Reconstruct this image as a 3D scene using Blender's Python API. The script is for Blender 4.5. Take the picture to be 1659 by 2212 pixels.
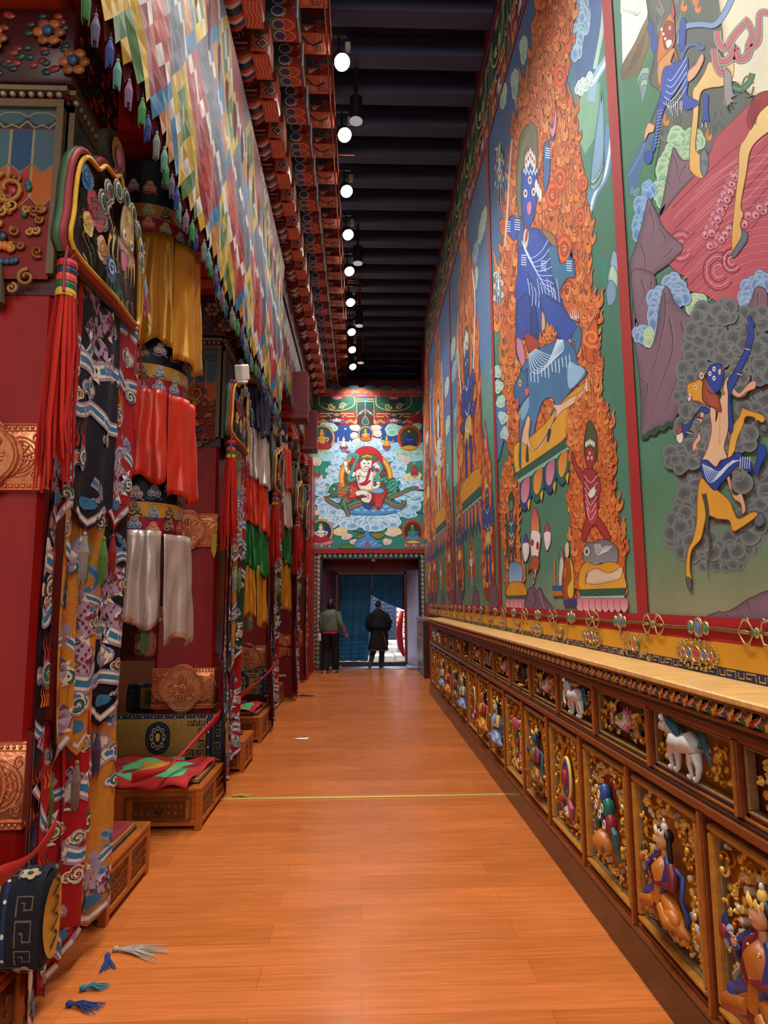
import bpy,bmesh,math,random
from mathutils import Vector,Matrix
from mathutils.geometry import tessellate_polygon
for _o in list(bpy.data.objects):bpy.data.objects.remove(_o)
S=bpy.context.scene
C=S.collection
PI=math.pi
FPX=1400.0; CXP=829.5; CYP=1106.0; EYE=Vector((0,0,1.65))
_y=Vector((-49.5,-191,-FPX)).normalized()
_z=Vector((-57.5,10277,-FPX)).normalized()
_x=_y.cross(_z).normalized(); _z=_x.cross(_y).normalized()
R_WC=Matrix(((_x.x,_y.x,_z.x),(_x.y,_y.y,_z.y),(_x.z,_y.z,_z.z)))
R_CW=R_WC.transposed()
cam=bpy.data.cameras.new('camera'); camo=bpy.data.objects.new('camera',cam); C.objects.link(camo)
camo.matrix_world=Matrix.Translation(EYE)@R_CW.to_4x4()
cam.sensor_fit='HORIZONTAL'; cam.sensor_width=36; cam.lens=FPX/1659*36; cam.clip_end=200; cam.clip_start=.05
S.camera=camo
def ray(px,py):
 return R_CW@Vector((px-CXP,CYP-py,-FPX))
def onX(px,py,X):d=ray(px,py); return EYE+d*((X-EYE.x)/d.x)
def onY(px,py,Y):d=ray(px,py); return EYE+d*((Y-EYE.y)/d.y)
def onZ(px,py,Z):d=ray(px,py); return EYE+d*((Z-EYE.z)/d.z)
S.view_settings.view_transform='Standard'; S.view_settings.look='None'
S.view_settings.exposure=EXPOSURE=0.0; S.view_settings.gamma=1; S.view_settings.use_curve_mapping=False
W=bpy.data.worlds.new('world'); S.world=W; W.use_nodes=True
W.node_tree.nodes['Background'].inputs[0].default_value=(.98,.95,.91,1)
W.node_tree.nodes['Background'].inputs[1].default_value=0.6
LAMP_W=330.0
def lamp(kind,name,loc,energy,col=(1,.95,.88),target=None,size=.05,spot=1.2,blend=.5,sy=None):
 l=bpy.data.lights.new(name,kind); l.energy=energy; l.color=col
 if kind=='SPOT':l.spot_size=spot; l.spot_blend=blend; l.shadow_soft_size=size
 elif kind=='AREA':
  l.size=size
  if sy:l.shape='RECTANGLE'; l.size_y=sy
 else:l.shadow_soft_size=size
 o=bpy.data.objects.new(name,l); C.objects.link(o); o.location=loc
 if target is not None:o.rotation_euler=(Vector(target)-Vector(loc)).to_track_quat('-Z','Y').to_euler()
 return o
lamp('AREA','camera_side_fill',(.3,-3.2,6.2),240,(1,.97,.92),(-.2,6.5,2.2),3.4,sy=3.0)  # added unseen soft area light behind the camera, brightens surfaces facing it
lamp('AREA','courtyard_daylight',(0.9,18.6,5.0),1700,(.86,.93,1),(0.7,18.4,0),3.0,sy=2.6)
def lin(c):
 if isinstance(c,str):
  c=c.lstrip('#'); c=[int(c[i:i+2],16)/255 for i in(0,2,4)]
 return tuple((v/12.92 if v<=.04045 else((v+.055)/1.055)**2.4)for v in c)
def mixc(a,b,t):
 if isinstance(a,str):a=lin(a)
 if isinstance(b,str):b=lin(b)
 return tuple(x+(y-x)*t for x,y in zip(a,b))
def L(c):return lin(c)if isinstance(c,str)else c
MATS={}
def mat(name,col=None,rough=.6,metal=0.,spec=.4,attr=False,noise=0.,nscale=8.,bump=0.,bscale=40.,emit=None,estr=1.,sheen=0.,nstretch=(1,1,1),coat=0.,gain=None):
 if name in MATS:return MATS[name]
 m=bpy.data.materials.new(name); m.use_nodes=True; nt=m.node_tree; b=nt.nodes['Principled BSDF']
 b.inputs['Roughness'].default_value=rough; b.inputs['Metallic'].default_value=metal
 b.inputs['Specular IOR Level'].default_value=spec
 if sheen:b.inputs['Sheen Weight'].default_value=sheen
 if coat:b.inputs['Coat Weight'].default_value=coat; b.inputs['Coat Roughness'].default_value=.15
 src=None
 if attr:
  a=nt.nodes.new('ShaderNodeAttribute'); a.attribute_name='Col'; src=a.outputs['Color']
 else:
  rgb=nt.nodes.new('ShaderNodeRGB'); rgb.outputs[0].default_value=(*L(col),1); src=rgb.outputs[0]
 tc=nt.nodes.new('ShaderNodeTexCoord'); mp=nt.nodes.new('ShaderNodeMapping'); mp.inputs['Scale'].default_value=nstretch
 nt.links.new(tc.outputs['Object'],mp.inputs[0])
 if noise:
  n=nt.nodes.new('ShaderNodeTexNoise'); n.inputs['Scale'].default_value=nscale; n.inputs['Detail'].default_value=6
  nt.links.new(mp.outputs[0],n.inputs['Vector'])
  r=nt.nodes.new('ShaderNodeMapRange'); r.inputs[1].default_value=.3; r.inputs[2].default_value=.7
  r.inputs[3].default_value=1-noise; r.inputs[4].default_value=1+noise*.6
  nt.links.new(n.outputs['Fac'],r.inputs[0])
  mx=nt.nodes.new('ShaderNodeVectorMath'); mx.operation='SCALE'
  nt.links.new(src,mx.inputs[0]); nt.links.new(r.outputs[0],mx.inputs['Scale']); src=mx.outputs[0]
 if gain:
  g=nt.nodes.new('ShaderNodeVectorMath'); g.operation='MULTIPLY'; g.inputs[1].default_value=gain; nt.links.new(src,g.inputs[0]); src=g.outputs[0]
 nt.links.new(src,b.inputs['Base Color'])
 if bump:
  n2=nt.nodes.new('ShaderNodeTexNoise'); n2.inputs['Scale'].default_value=bscale; n2.inputs['Detail'].default_value=5
  nt.links.new(mp.outputs[0],n2.inputs['Vector'])
  bp=nt.nodes.new('ShaderNodeBump'); bp.inputs['Strength'].default_value=bump; bp.inputs['Distance'].default_value=.01
  nt.links.new(n2.outputs['Fac'],bp.inputs['Height']); nt.links.new(bp.outputs[0],b.inputs['Normal'])
 if emit:
  b.inputs['Emission Color'].default_value=(*L(emit),1); b.inputs['Emission Strength'].default_value=estr
 MATS[name]=m; return m
PAINT=mat('painted_surface',attr=True,rough=.62,noise=.10,nscale=3.5,bump=.08,bscale=30)
MURAL=mat('mural_paint',attr=True,rough=.62,noise=.10,nscale=3.5,bump=.08,bscale=30,gain=(1.14,1.24,1.34))
SATIN=mat('silk_brocade',attr=True,rough=.5,noise=.12,nscale=30,spec=.25)
LACQ=mat('lacquered_carving',attr=True,rough=.38,noise=.1,nscale=25,spec=.5)
GILT=mat('gilded_carving','#d89a2c',rough=.36,metal=.75,noise=.3,nscale=18)
GOLDCOL=mat('painted_gold_trim',attr=True,rough=.34,metal=.55,noise=.15,nscale=20)
REDLAC=mat('red_lacquer','#94120c',rough=.34,noise=.14,nscale=5,nstretch=(4,4,.5),spec=.4,bump=.05,bscale=6)
DARKRED=mat('dark_red_paint','#6e1512',rough=.5,noise=.2,nscale=4)
ORANGERED=mat('orange_red_paint','#b8380f',rough=.5,noise=.2,nscale=6,nstretch=(1,1,4))
COPPER=mat('embossed_copper','#cf7448',rough=.3,metal=.85,noise=.15,nscale=25,bump=.25,bscale=60)
BRASS=mat('polished_brass','#c4ab78',rough=.34,metal=.8,noise=.15,nscale=30)
BLACK=mat('matt_black','#101014',rough=.5)
WHITEP=mat('white_plastic','#e6e2da',rough=.45)
WOODO=mat('varnished_orange_wood','#a8581c',rough=.36,noise=.22,nscale=6,nstretch=(1,1,9),spec=.5)
WOODB=mat('varnished_brown_wood','#70371a',rough=.36,noise=.25,nscale=9,nstretch=(1,.25,7),spec=.5)
def link(o,parent=None):
 C.objects.link(o)
 if parent is not None:o.parent=parent
 return o
def tag(o,label,cat,group=None):
 o['label']=label; o['category']=cat
 if group:o['group']=group
 return o
def empty(name,loc=(0,0,0)):
 o=bpy.data.objects.new(name,None); o.empty_display_size=.1; o.location=loc; C.objects.link(o); return o
def mesh_obj(name,verts,faces,m,parent=None,smooth=False,cols=None,structure=False):
 me=bpy.data.meshes.new(name); me.from_pydata([tuple(v)for v in verts],[],faces); me.update()
 if cols:
  at=me.color_attributes.new('Col','FLOAT_COLOR','POINT')
  flat=[]
  for c in cols:flat+=[c[0],c[1],c[2],1.0]
  at.data.foreach_set('color',flat)
 me.materials.append(m)
 if smooth:me.polygons.foreach_set('use_smooth',[True]*len(me.polygons))
 o=bpy.data.objects.new(name,me); link(o,parent)
 if structure:o['kind']='structure'
 return o
class MB:
 """collects coloured pieces into one mesh"""
 def __init__(s):s.v=[]; s.f=[]; s.c=[]; s.col=(1,1,1)
 def add(s,vs,fs,col=None):
  n=len(s.v); s.v+=[Vector(v)for v in vs]; s.f+=[tuple(i+n for i in f)for f in fs]
  c=L(col)if col is not None else s.col
  s.c+=[c]*len(vs); return s
 def box(s,a,b,col=None,bev=0.):
  x0,y0,z0=a; x1,y1,z1=b
  if x0>x1:x0,x1=x1,x0
  if y0>y1:y0,y1=y1,y0
  if z0>z1:z0,z1=z1,z0
  if bev:
   k=bev; vs=[]
   for sx in(0,1):
    for sy in(0,1):
     for sz in(0,1):
      X=(x0,x1)[sx]; Y=(y0,y1)[sy]; Z=(z0,z1)[sz]; a_=k if not sx else-k; b_=k if not sy else-k; c_=k if not sz else-k
      vs+=[(X,Y+b_,Z+c_),(X+a_,Y,Z+c_),(X+a_,Y+b_,Z)]
   def I(sx,sy,sz,t):return(sx*4+sy*2+sz)*3+t
   fs=[]
   for q in(0,1):
    fs+=[(I(q,0,0,0),I(q,0,1,0),I(q,1,1,0),I(q,1,0,0)),(I(0,q,0,1),I(1,q,0,1),I(1,q,1,1),I(0,q,1,1)),(I(0,0,q,2),I(0,1,q,2),I(1,1,q,2),I(1,0,q,2))]
    for p in(0,1):
     fs+=[(I(q,p,0,0),I(q,p,1,0),I(q,p,1,1),I(q,p,0,1)),(I(q,0,p,0),I(q,1,p,0),I(q,1,p,2),I(q,0,p,2)),(I(0,q,p,1),I(1,q,p,1),I(1,q,p,2),I(0,q,p,2))]
     for r in(0,1):fs.append((I(q,p,r,0),I(q,p,r,1),I(q,p,r,2)))
   return s.add(vs,fs,col)
  vs=[(x0,y0,z0),(x1,y0,z0),(x1,y1,z0),(x0,y1,z0),(x0,y0,z1),(x1,y0,z1),(x1,y1,z1),(x0,y1,z1)]
  return s.add(vs,[(0,3,2,1),(4,5,6,7),(0,1,5,4),(1,2,6,5),(2,3,7,6),(3,0,4,7)],col)
 def tube(s,pts,r,col=None,n=8,cap=True,flat=1.0):
  pts=[Vector(p)for p in pts]; m=len(pts)
  rs=r if isinstance(r,(list,tuple))else[r]*m
  vs=[]; fs=[]; up=None
  for i,p in enumerate(pts):
   t=(pts[min(i+1,m-1)]-pts[max(i-1,0)])
   if t.length<1e-9:t=Vector((0,0,1))
   t.normalize()
   if up is None:
    up=Vector((1,0,0))if abs(t.x)<.9 else Vector((0,1,0))
   a=(up-t*up.dot(t))
   if a.length<1e-6:a=t.orthogonal()
   a.normalize(); b=t.cross(a); up=a
   for k in range(n):
    w=2*PI*k/n; vs.append(p+a*math.cos(w)*rs[i]*flat+b*math.sin(w)*rs[i])
  for i in range(m-1):
   for k in range(n):
    fs.append((i*n+k,i*n+(k+1)%n,(i+1)*n+(k+1)%n,(i+1)*n+k))
  if cap:fs.append(tuple(range(n))[::-1]); fs.append(tuple((m-1)*n+k for k in range(n)))
  return s.add(vs,fs,col)
 def ell(s,c,r,col=None,nu=12,nv=8,rot=None):
  c=Vector(c); r=(r,r,r)if not isinstance(r,(tuple,list))else r
  vs=[]; fs=[]
  for j in range(nv+1):
   th=PI*j/nv
   for i in range(nu):
    ph=2*PI*i/nu
    p=Vector((math.sin(th)*math.cos(ph)*r[0],math.sin(th)*math.sin(ph)*r[1],math.cos(th)*r[2]))
    if rot:p=rot@p
    vs.append(c+p)
  for j in range(nv):
   for i in range(nu):
    fs.append((j*nu+i,(j+1)*nu+i,(j+1)*nu+(i+1)%nu,j*nu+(i+1)%nu))
  return s.add(vs,fs,col)
 def lathe(s,c,prof,col=None,n=16,axis='z'):
  c=Vector(c); vs=[]; fs=[]
  for(r,h)in prof:
   for k in range(n):
    w=2*PI*k/n; a,b=r*math.cos(w),r*math.sin(w)
    vs.append(c+(Vector((a,b,h))if axis=='z' else Vector((h,a,b))if axis=='x' else Vector((a,h,b))))
  m=len(prof)
  for i in range(m-1):
   for k in range(n):fs.append((i*n+k,i*n+(k+1)%n,(i+1)*n+(k+1)%n,(i+1)*n+k))
  fs.append(tuple(range(n))[::-1]); fs.append(tuple((m-1)*n+k for k in range(n)))
  return s.add(vs,fs,col)
 def prism(s,pts2,fn,d0,d1,col=None):
  """outline pts2 extruded; fn(u, v, d) -> 3D"""
  n=len(pts2); vs=[fn(u,v,d0)for u,v in pts2]+[fn(u,v,d1)for u,v in pts2]
  fs=[(i,(i+1)%n,n+(i+1)%n,n+i)for i in range(n)]
  tri=tessellate_polygon([[Vector((u,v,0))for u,v in pts2]])
  fs+=[tuple(t)for t in tri]+[tuple(i+n for i in t)for t in tri]
  return s.add(vs,fs,col)
 def build(s,name,m,parent=None,smooth=False,bevel=0.,structure=False):
  o=mesh_obj(name,s.v,s.f,m,parent,smooth,s.c,structure)
  bm=bmesh.new(); bm.from_mesh(o.data); bmesh.ops.recalc_face_normals(bm,faces=bm.faces); bm.to_mesh(o.data); bm.free()
  if smooth:
   try:o.data.set_sharp_from_angle(angle=math.radians(62))
   except Exception:pass
  return o
ORD='first second third fourth fifth sixth seventh eighth ninth tenth eleventh twelfth thirteenth fourteenth fifteenth sixteenth seventeenth eighteenth nineteenth twentieth twenty-first twenty-second twenty-third twenty-fourth twenty-fifth twenty-sixth'.split()
def dup(root,loc=None,mirror=False):
 r=root.copy(); C.objects.link(r)
 for ch in list(root.children):
  c=ch.copy(); C.objects.link(c); c.parent=r
  for g in list(ch.children):
   d=g.copy(); C.objects.link(d); d.parent=c
 if loc is not None:r.location=loc
 return r
def cr(pts,closed=True,n=5):
 out=[]; m=len(pts)
 rng=range(m)if closed else range(m-1)
 for i in rng:
  if closed:p=[pts[(i+k)%m]for k in(-1,0,1,2)]
  else:p=[pts[max(i-1,0)],pts[i],pts[i+1],pts[min(i+2,m-1)]]
  for j in range(n):
   t=j/n; a=[]
   for k in(0,1):
    p0,p1,p2,p3=(q[k]for q in p)
    a.append(.5*(2*p1+(p2-p0)*t+(2*p0-5*p1+4*p2-p3)*t*t+(3*p1-p0-3*p2+p3)*t**3))
   out.append(tuple(a))
 if not closed:out.append(tuple(pts[-1]))
 return out
class Art:
 def __init__(s):s.it=[]; s.bb=[]; s.tr=None; s.flat=False
 def _add(s,pts,tris,cols):
  if s.tr:pts=[s.tr(*p)for p in pts]
  xs=[p[0]for p in pts]; ys=[p[1]for p in pts]
  b=(min(xs),min(ys),max(xs),max(ys)); l=0
  for(q,ql)in(()if s.flat else s.bb):
   if ql>=l and q[0]<b[2]and q[2]>b[0]and q[1]<b[3]and q[3]>b[1]:l=ql+1
  s.bb.append((b,l)); s.it.append((pts,tris,cols,l)); return s
 def poly(s,pts,c,fn=None):
  tris=tessellate_polygon([[Vector((p[0],p[1],0))for p in pts]])
  c=L(c)if c is not None else None
  return s._add(list(pts),[tuple(t)for t in tris],[L(fn(*p))for p in pts]if fn else[c]*len(pts))
 def field(s,x0,y0,x1,y1,nx,ny,fn):
  pts=[]; cols=[]; fs=[]
  for j in range(ny+1):
   for i in range(nx+1):
    p=(x0+(x1-x0)*i/nx,y0+(y1-y0)*j/ny); pts.append(p); cols.append(L(fn(*p)))
  for j in range(ny):
   for i in range(nx):
    a=j*(nx+1)+i; fs+=[(a,a+1,a+nx+2),(a,a+nx+2,a+nx+1)]
  return s._add(pts,fs,cols)
 def grad(s,pts,co,ci,k=.5,off=(0,0),line=None,lw=.004):
  n=len(pts); co=L(co); ci=L(ci)
  cx=sum(p[0]for p in pts)/n; cy=sum(p[1]for p in pts)/n
  inn=[(cx+(p[0]-cx)*k+off[0],cy+(p[1]-cy)*k+off[1])for p in pts]
  tr=[]
  for i in range(n):
   j=(i+1)%n; tr+=[(i,j,n+j),(i,n+j,n+i),(n+i,n+j,2*n)]
  s._add(list(pts)+inn+[(cx+off[0],cy+off[1])],tr,[co]*n+[mixc(co,ci,.75)]*n+[ci])
  if line is not None:s.stroke(list(pts)+[pts[0]],lw,line)
  return s
 def shape(s,pts,c,line=None,lw=.004,n=4,c2=None):
  q=cr(pts,True,n)
  if c2 is not None:
   y0=min(p[1]for p in q); y1=max(p[1]for p in q); a=L(c); b=L(c2)
   s.poly(q,None,fn=lambda x,y:mixc(a,b,(y-y0)/(y1-y0+1e-9)))
  else:s.poly(q,c)
  if line is not None:s.stroke(q+[q[0]],lw,line)
  return s
 def disc(s,x,y,rx,ry=None,c='#ffffff',ci=None,n=14,a0=0,line=None,lw=.003):
  ry=rx if ry is None else ry
  pts=[(x+rx*math.cos(2*PI*k/n+a0),y+ry*math.sin(2*PI*k/n+a0))for k in range(n)]
  if ci is None:
   s._add(pts,[(0,i,i+1)for i in range(1,n-1)],[L(c)]*n)
   if line is not None:s.stroke(pts+[pts[0]],lw,line)
  else:s.grad(pts,c,ci,.55,line=line,lw=lw)
  return s
 def rect(s,x0,y0,x1,y1,c):return s._add([(x0,y0),(x1,y0),(x1,y1),(x0,y1)],[(0,1,2),(0,2,3)],[L(c)]*4)
 def stroke(s,pts,w,c,taper=False,smooth=0):
  if smooth:pts=cr(pts,False,smooth)
  n=len(pts); a=[]; b=[]
  for i,p in enumerate(pts):
   q=pts[max(i-1,0)]; r=pts[min(i+1,n-1)]
   if i==0 and n>2 and abs(pts[0][0]-pts[-1][0])+abs(pts[0][1]-pts[-1][1])<1e-9:q=pts[-2]
   dx,dy=r[0]-q[0],r[1]-q[1]; d=math.hypot(dx,dy)or 1e-9
   ww=w*.5*(1 if not taper else max(.12,1-i/(n-1)))
   a.append((p[0]-dy/d*ww,p[1]+dx/d*ww)); b.append((p[0]+dy/d*ww,p[1]-dx/d*ww))
  tr=[]
  for i in range(n-1):tr+=[(i,i+1,n+i+1),(i,n+i+1,n+i)]
  return s._add(a+b,tr,[L(c)]*(2*n))
 def spiral(s,x,y,r,w,c,turns=1.4,a0=0,d=1,n=16):
  s.stroke([(x+r*(1-.85*k/n)*math.cos(a0+d*turns*2*PI*k/n),y+r*(1-.85*k/n)*math.sin(a0+d*turns*2*PI*k/n))for k in range(n+1)],w,c)
  return s
 def cloud(s,x,y,w,h,cols=('#f2f0e6','#5f93b8','#2b5580'),rnd=None,lobes=7,sp=True):
  """scalloped painted cloud: outlined lobes, pale rims, dark hearts and a spiral"""
  rnd=rnd or random; rim,heart,line=cols; L_=[]
  for k in range(lobes):
   a=PI*(k+.5)/lobes*1.0
   L_.append((x-math.cos(a)*w*.38,y+math.sin(a)*h*.18+(k%2)*h*.05,min(w,h)*(.26+.12*math.sin(a))))
  for k in range(max(2,lobes-3)):
   L_.append((x-w*.34+w*.68*(k+.5)/max(1,lobes-3),y-h*.2,min(w,h)*.24))
  for(a,b,r)in L_:s.disc(a,b,r*1.08,None,line,n=12)
  for(a,b,r)in L_:s.disc(a,b,r,None,rim,heart,n=12)
  if sp:s.spiral(x,y,min(w,h)*.2,min(w,h)*.045,rim,a0=rnd.random()*6)
  return s
 def flame(s,x,y,l,w,ang,c='#d9622a',c2='#7c2a18',curl=1,line='#5a1d10',lw=None):
  lw=lw or l*.02
  P=[(0,0),(.42,.12),(.55,.38),(.36,.66),(.30,.84),(.42,1.0),(.16,.92),(.05,.74),(.12,.52),(-.02,.36),(-.30,.52),(-.36,.66),(-.48,.42),(-.40,.14)]
  ca,sa=math.cos(ang),math.sin(ang)
  q=[(x+(u*w*curl)*ca-v*l*sa,y+(u*w*curl)*sa+v*l*ca)for u,v in P]
  s.shape(q,c,line,lw,n=3)
  s.stroke([(x+(u*w*curl)*ca-v*l*sa,y+(u*w*curl)*sa+v*l*ca)for u,v in[(.28,.14),(.36,.36),(.2,.62),(.18,.8)]],lw*2.2,c2,taper=True,smooth=3)
  return s
 def build(s,name,m,fn,parent=None,maxlen=None,smooth=False,dz=.00012,structure=False):
  """fn(u, v, d) -> Vector, d = height of the paint layer"""
  V=[]; Fc=[]; K=[]; dz=min(dz,.007/(1+max(i[3]for i in s.it)))
  for pts,tris,cols,l in s.it:
   if maxlen:
    pts=list(pts); cols=list(cols); mid={}; st=list(tris); out=[]
    while st:
     t=st.pop(); e=[(math.hypot(pts[t[i]][0]-pts[t[(i+1)%3]][0],pts[t[i]][1]-pts[t[(i+1)%3]][1]),i)for i in range(3)]
     d,i=max(e)
     if d>maxlen:
      a,b,c=t[i],t[(i+1)%3],t[(i+2)%3]; k=(min(a,b),max(a,b))
      if k not in mid:
       mid[k]=len(pts); pts.append(((pts[a][0]+pts[b][0])/2,(pts[a][1]+pts[b][1])/2)); cols.append(mixc(cols[a],cols[b],.5))
      mm=mid[k]; st+=[(a,mm,c),(mm,b,c)]
     else:out.append(t)
    tris=out
   n=len(V); d=(l+1)*dz
   V+=[fn(p[0],p[1],d)for p in pts]; K+=cols
   Fc+=[(a+n,b+n,c+n)for a,b,c in tris]
  return mesh_obj(name,V,Fc,m,parent,smooth,K,structure)
def T(ox,oy,sc):
 """coordinates read off an enlarged view -> pixels of the photograph"""
 return lambda pts:[(ox+x*sc,oy+y*sc)for x,y in pts]
 # ================================================================ SETTING
XR=1.45; YE=15.9; HC=8.0
def onright(X):return lambda u,v,d:Vector((X-d,u,v))
def onend(Y):return lambda u,v,d:Vector((u,Y-d,v))
def px_right(T_=None,X=XR):
 def f(x,y):
  if T_:(x,y),=T_([(x,y)])
  p=onX(x,y,X); return(p.y,p.z)
 return f
def px_end(T_=None,Y=YE):
 def f(x,y):
  if T_:(x,y),=T_([(x,y)])
  p=onY(x,y,Y); return(p.x,p.z)
 return f
def wood_floor():
 m=bpy.data.materials.new('laminate_floor'); m.use_nodes=True; nt=m.node_tree; b=nt.nodes['Principled BSDF']; N=nt.nodes.new; Lk=nt.links.new
 tc=N('ShaderNodeTexCoord')
 br=N('ShaderNodeTexBrick'); br.inputs['Scale'].default_value=1; br.inputs['Brick Width'].default_value=1.22; br.inputs['Row Height'].default_value=.19
 br.inputs['Mortar Size'].default_value=.0012; br.inputs['Mortar Smooth'].default_value=.3; br.offset=.37; br.inputs['Bias'].default_value=0
 br.inputs['Color1'].default_value=(*lin('#cb7036'),1); br.inputs['Color2'].default_value=(*lin('#b9642b'),1); br.inputs['Mortar'].default_value=(*lin('#8e4719'),1)
 Lk(tc.outputs['Object'],br.inputs['Vector'])
 mp=N('ShaderNodeMapping'); mp.inputs['Scale'].default_value=(1.2,26,1); Lk(tc.outputs['Object'],mp.inputs[0])
 n1=N('ShaderNodeTexNoise'); n1.inputs['Scale'].default_value=1.6; n1.inputs['Detail'].default_value=8; n1.inputs['Distortion'].default_value=.9; Lk(mp.outputs[0],n1.inputs['Vector'])
 rp=N('ShaderNodeMapRange'); rp.inputs[1].default_value=.3; rp.inputs[2].default_value=.72; rp.inputs[3].default_value=.80; rp.inputs[4].default_value=1.12; Lk(n1.outputs['Fac'],rp.inputs[0])
 n2=N('ShaderNodeTexNoise'); n2.inputs['Scale'].default_value=1.1; n2.inputs['Detail'].default_value=3; Lk(tc.outputs['Object'],n2.inputs['Vector'])
 r2=N('ShaderNodeMapRange'); r2.inputs[1].default_value=.3; r2.inputs[2].default_value=.7; r2.inputs[3].default_value=.9; r2.inputs[4].default_value=1.08; Lk(n2.outputs['Fac'],r2.inputs[0])
 mu=N('ShaderNodeMath'); mu.operation='MULTIPLY'; Lk(rp.outputs[0],mu.inputs[0]); Lk(r2.outputs[0],mu.inputs[1])
 sc=N('ShaderNodeVectorMath'); sc.operation='SCALE'; Lk(br.outputs['Color'],sc.inputs[0]); Lk(mu.outputs[0],sc.inputs['Scale'])
 Lk(sc.outputs[0],b.inputs['Base Color'])
 r3=N('ShaderNodeMapRange'); r3.inputs[3].default_value=.16; r3.inputs[4].default_value=.34; Lk(n1.outputs['Fac'],r3.inputs[0]); Lk(r3.outputs[0],b.inputs['Roughness'])
 b.inputs['Specular IOR Level'].default_value=.5
 bp=N('ShaderNodeBump'); bp.inputs['Strength'].default_value=.04; bp.inputs['Distance'].default_value=.003; Lk(n1.outputs['Fac'],bp.inputs['Height']); Lk(bp.outputs[0],b.inputs['Normal'])
 return m
FLOOR=wood_floor()
MB().box((-7,-2,-.1),(1.6,16.0,0)).build('floor',FLOOR,structure=True)
DARKBLUE=mat('dark_blue_paint','#141a2e',rough=.6,noise=.2,nscale=3)
JOIST=mat('joist_blue_grey','#3c4056',rough=.65,noise=.28,nscale=2.2,nstretch=(.5,5,5))
MB().box((-1.4,-2,HC+.22),(1.9,18.4,HC+.4)).build('ceiling',DARKBLUE,structure=True)
MB().box((-7,-.2,6.3),(-1.36,18.4,6.5)).build('ceiling_hall',DARKRED,structure=True)
y=.62; jb=None; nj=0
while y<18.2:
 if y>5.5:
  if jb is None:jb=MB().box((-1.25,-.115,0),(1.62,.115,.24),bev=.006).build('ceiling_joist',JOIST); o=jb
  else:o=jb.copy(); C.objects.link(o)
  o.location=(0,y,HC)
  tag(o,ORD[nj]+' dark blue-grey ceiling joist, counting from the top of the picture','joist','ceiling joists in a long row'); nj+=1
 y+=.572
REDPAINT=mat('red_wall_paint','#9c1a1c',rough=.55,noise=.15,nscale=4)
GREENW=mat('mural_ground','#4d7460',rough=.7,noise=.1)
MB().box((XR,-2,0),(XR+.3,14.0,HC+.3)).build('wall_right',REDPAINT,structure=True)
MB().box((1.56,14.0,0),(1.9,YE+.3,HC+.3)).box((1.8,YE,6),(2.0,18.4,HC+.3)).build('wall_right_recess',REDPAINT,structure=True)
MB().box((-2.2,18.2,6.2),(1.9,18.4,HC+.3)).build('wall_back_upper',DARKRED,structure=True)
MB().box((-7.1,-1,0),(-7,16.2,6.5)).build('wall_left',DARKRED,structure=True)
MB().box((-7,16.0,0),(-1.33,16.2,6.5)).build('wall_back_hall',DARKRED,structure=True)
STONE=mat('brown_marble','#4a3226',rough=.25,noise=.45,nscale=7,spec=.5)
MB().box((1.225,.3,0),(XR,11.95,.165)).build('baseboard_right',STONE,structure=True)
def E_(px,py,Y=YE):p=onY(px,py,Y); return p.x,p.z
dx0,dz1=E_(692.8,1203.8); dx1,_=E_(908.2,1203.8); topz=7.02
ew=MB(); ew.box((-1.33,YE,0),(dx0,YE+.25,topz)); ew.box((dx1,YE,0),(1.62,YE+.25,topz)); ew.box((dx0,YE,dz1),(dx1,YE+.25,topz))
ew.build('wall_end',REDPAINT,structure=True)
MB().box((-1.9,YE+.25,6.3),(1.8,18.3,6.5)).build('ceiling_vestibule_roof',DARKRED,structure=True)
YI=16.75
ix0,iz1=E_(726,1237,YI); ix1,_=E_(877,1237,YI)
jm=MB(); jm.box((dx0-.12,YE+.25,0),(dx0,YI+.1,dz1+.1)); jm.box((dx1,YE+.25,0),(dx1+.12,YI+.1,dz1+.1)); jm.box((dx0-.12,YE+.25,dz1),(dx1+.12,YI+.1,dz1+.12))
jm.box((dx0,YI,0),(ix0,YI+.1,dz1)); jm.box((ix1,YI,0),(dx1,YI+.1,dz1)); jm.box((ix0,YI,iz1),(ix1,YI+.1,dz1))
jm.build('wall_door_recess',DARKRED,structure=True)
fr=MB(); w=.045
for(a,b,c_)in((dx0,dx0+w,0),(dx1-w,dx1,0)):fr.box((a,YE-.02,0),(b,YE+.3,dz1))
fr.box((dx0,YE-.02,dz1-w),(dx1,YE+.3,dz1))
fr.build('trim_1',mat('navy_gloss','#10142c',rough=.35),structure=True)
fr=MB(); w=.05
fr.box((ix0,YI-.05,.1),(ix0+w,YI+.05,iz1)); fr.box((ix1-w,YI-.05,.1),(ix1,YI+.05,iz1)); fr.box((ix0,YI-.05,iz1-w),(ix1,YI+.05,iz1))
fr.build('trim_2',mat('door_casing_red','#7c2c1c',rough=.4),structure=True)
MB().box((ix0,YI-.12,0),(ix1,YI+.08,.12),bev=.01).build('trim_3',mat('threshold_wood','#3a1712',rough=.4),structure=True)
MB().box((dx0+.03,YE-.02,0),(dx0+.5,YI-.12,.05),bev=.01).box((ix1-.03,YE-.05,0),(dx1+.02,YI-.12,.05),bev=.01).build('trim_4',mat('grey_stone_slab','#77747a',rough=.6,noise=.2),structure=True)
MB().box((ix0-.1,YE,-.1),(ix1+.3,YI-.12,0.012)).build('floor_vestibule',mat('vestibule_floor','#6b6a78',rough=.35,noise=.2),structure=True)
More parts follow.
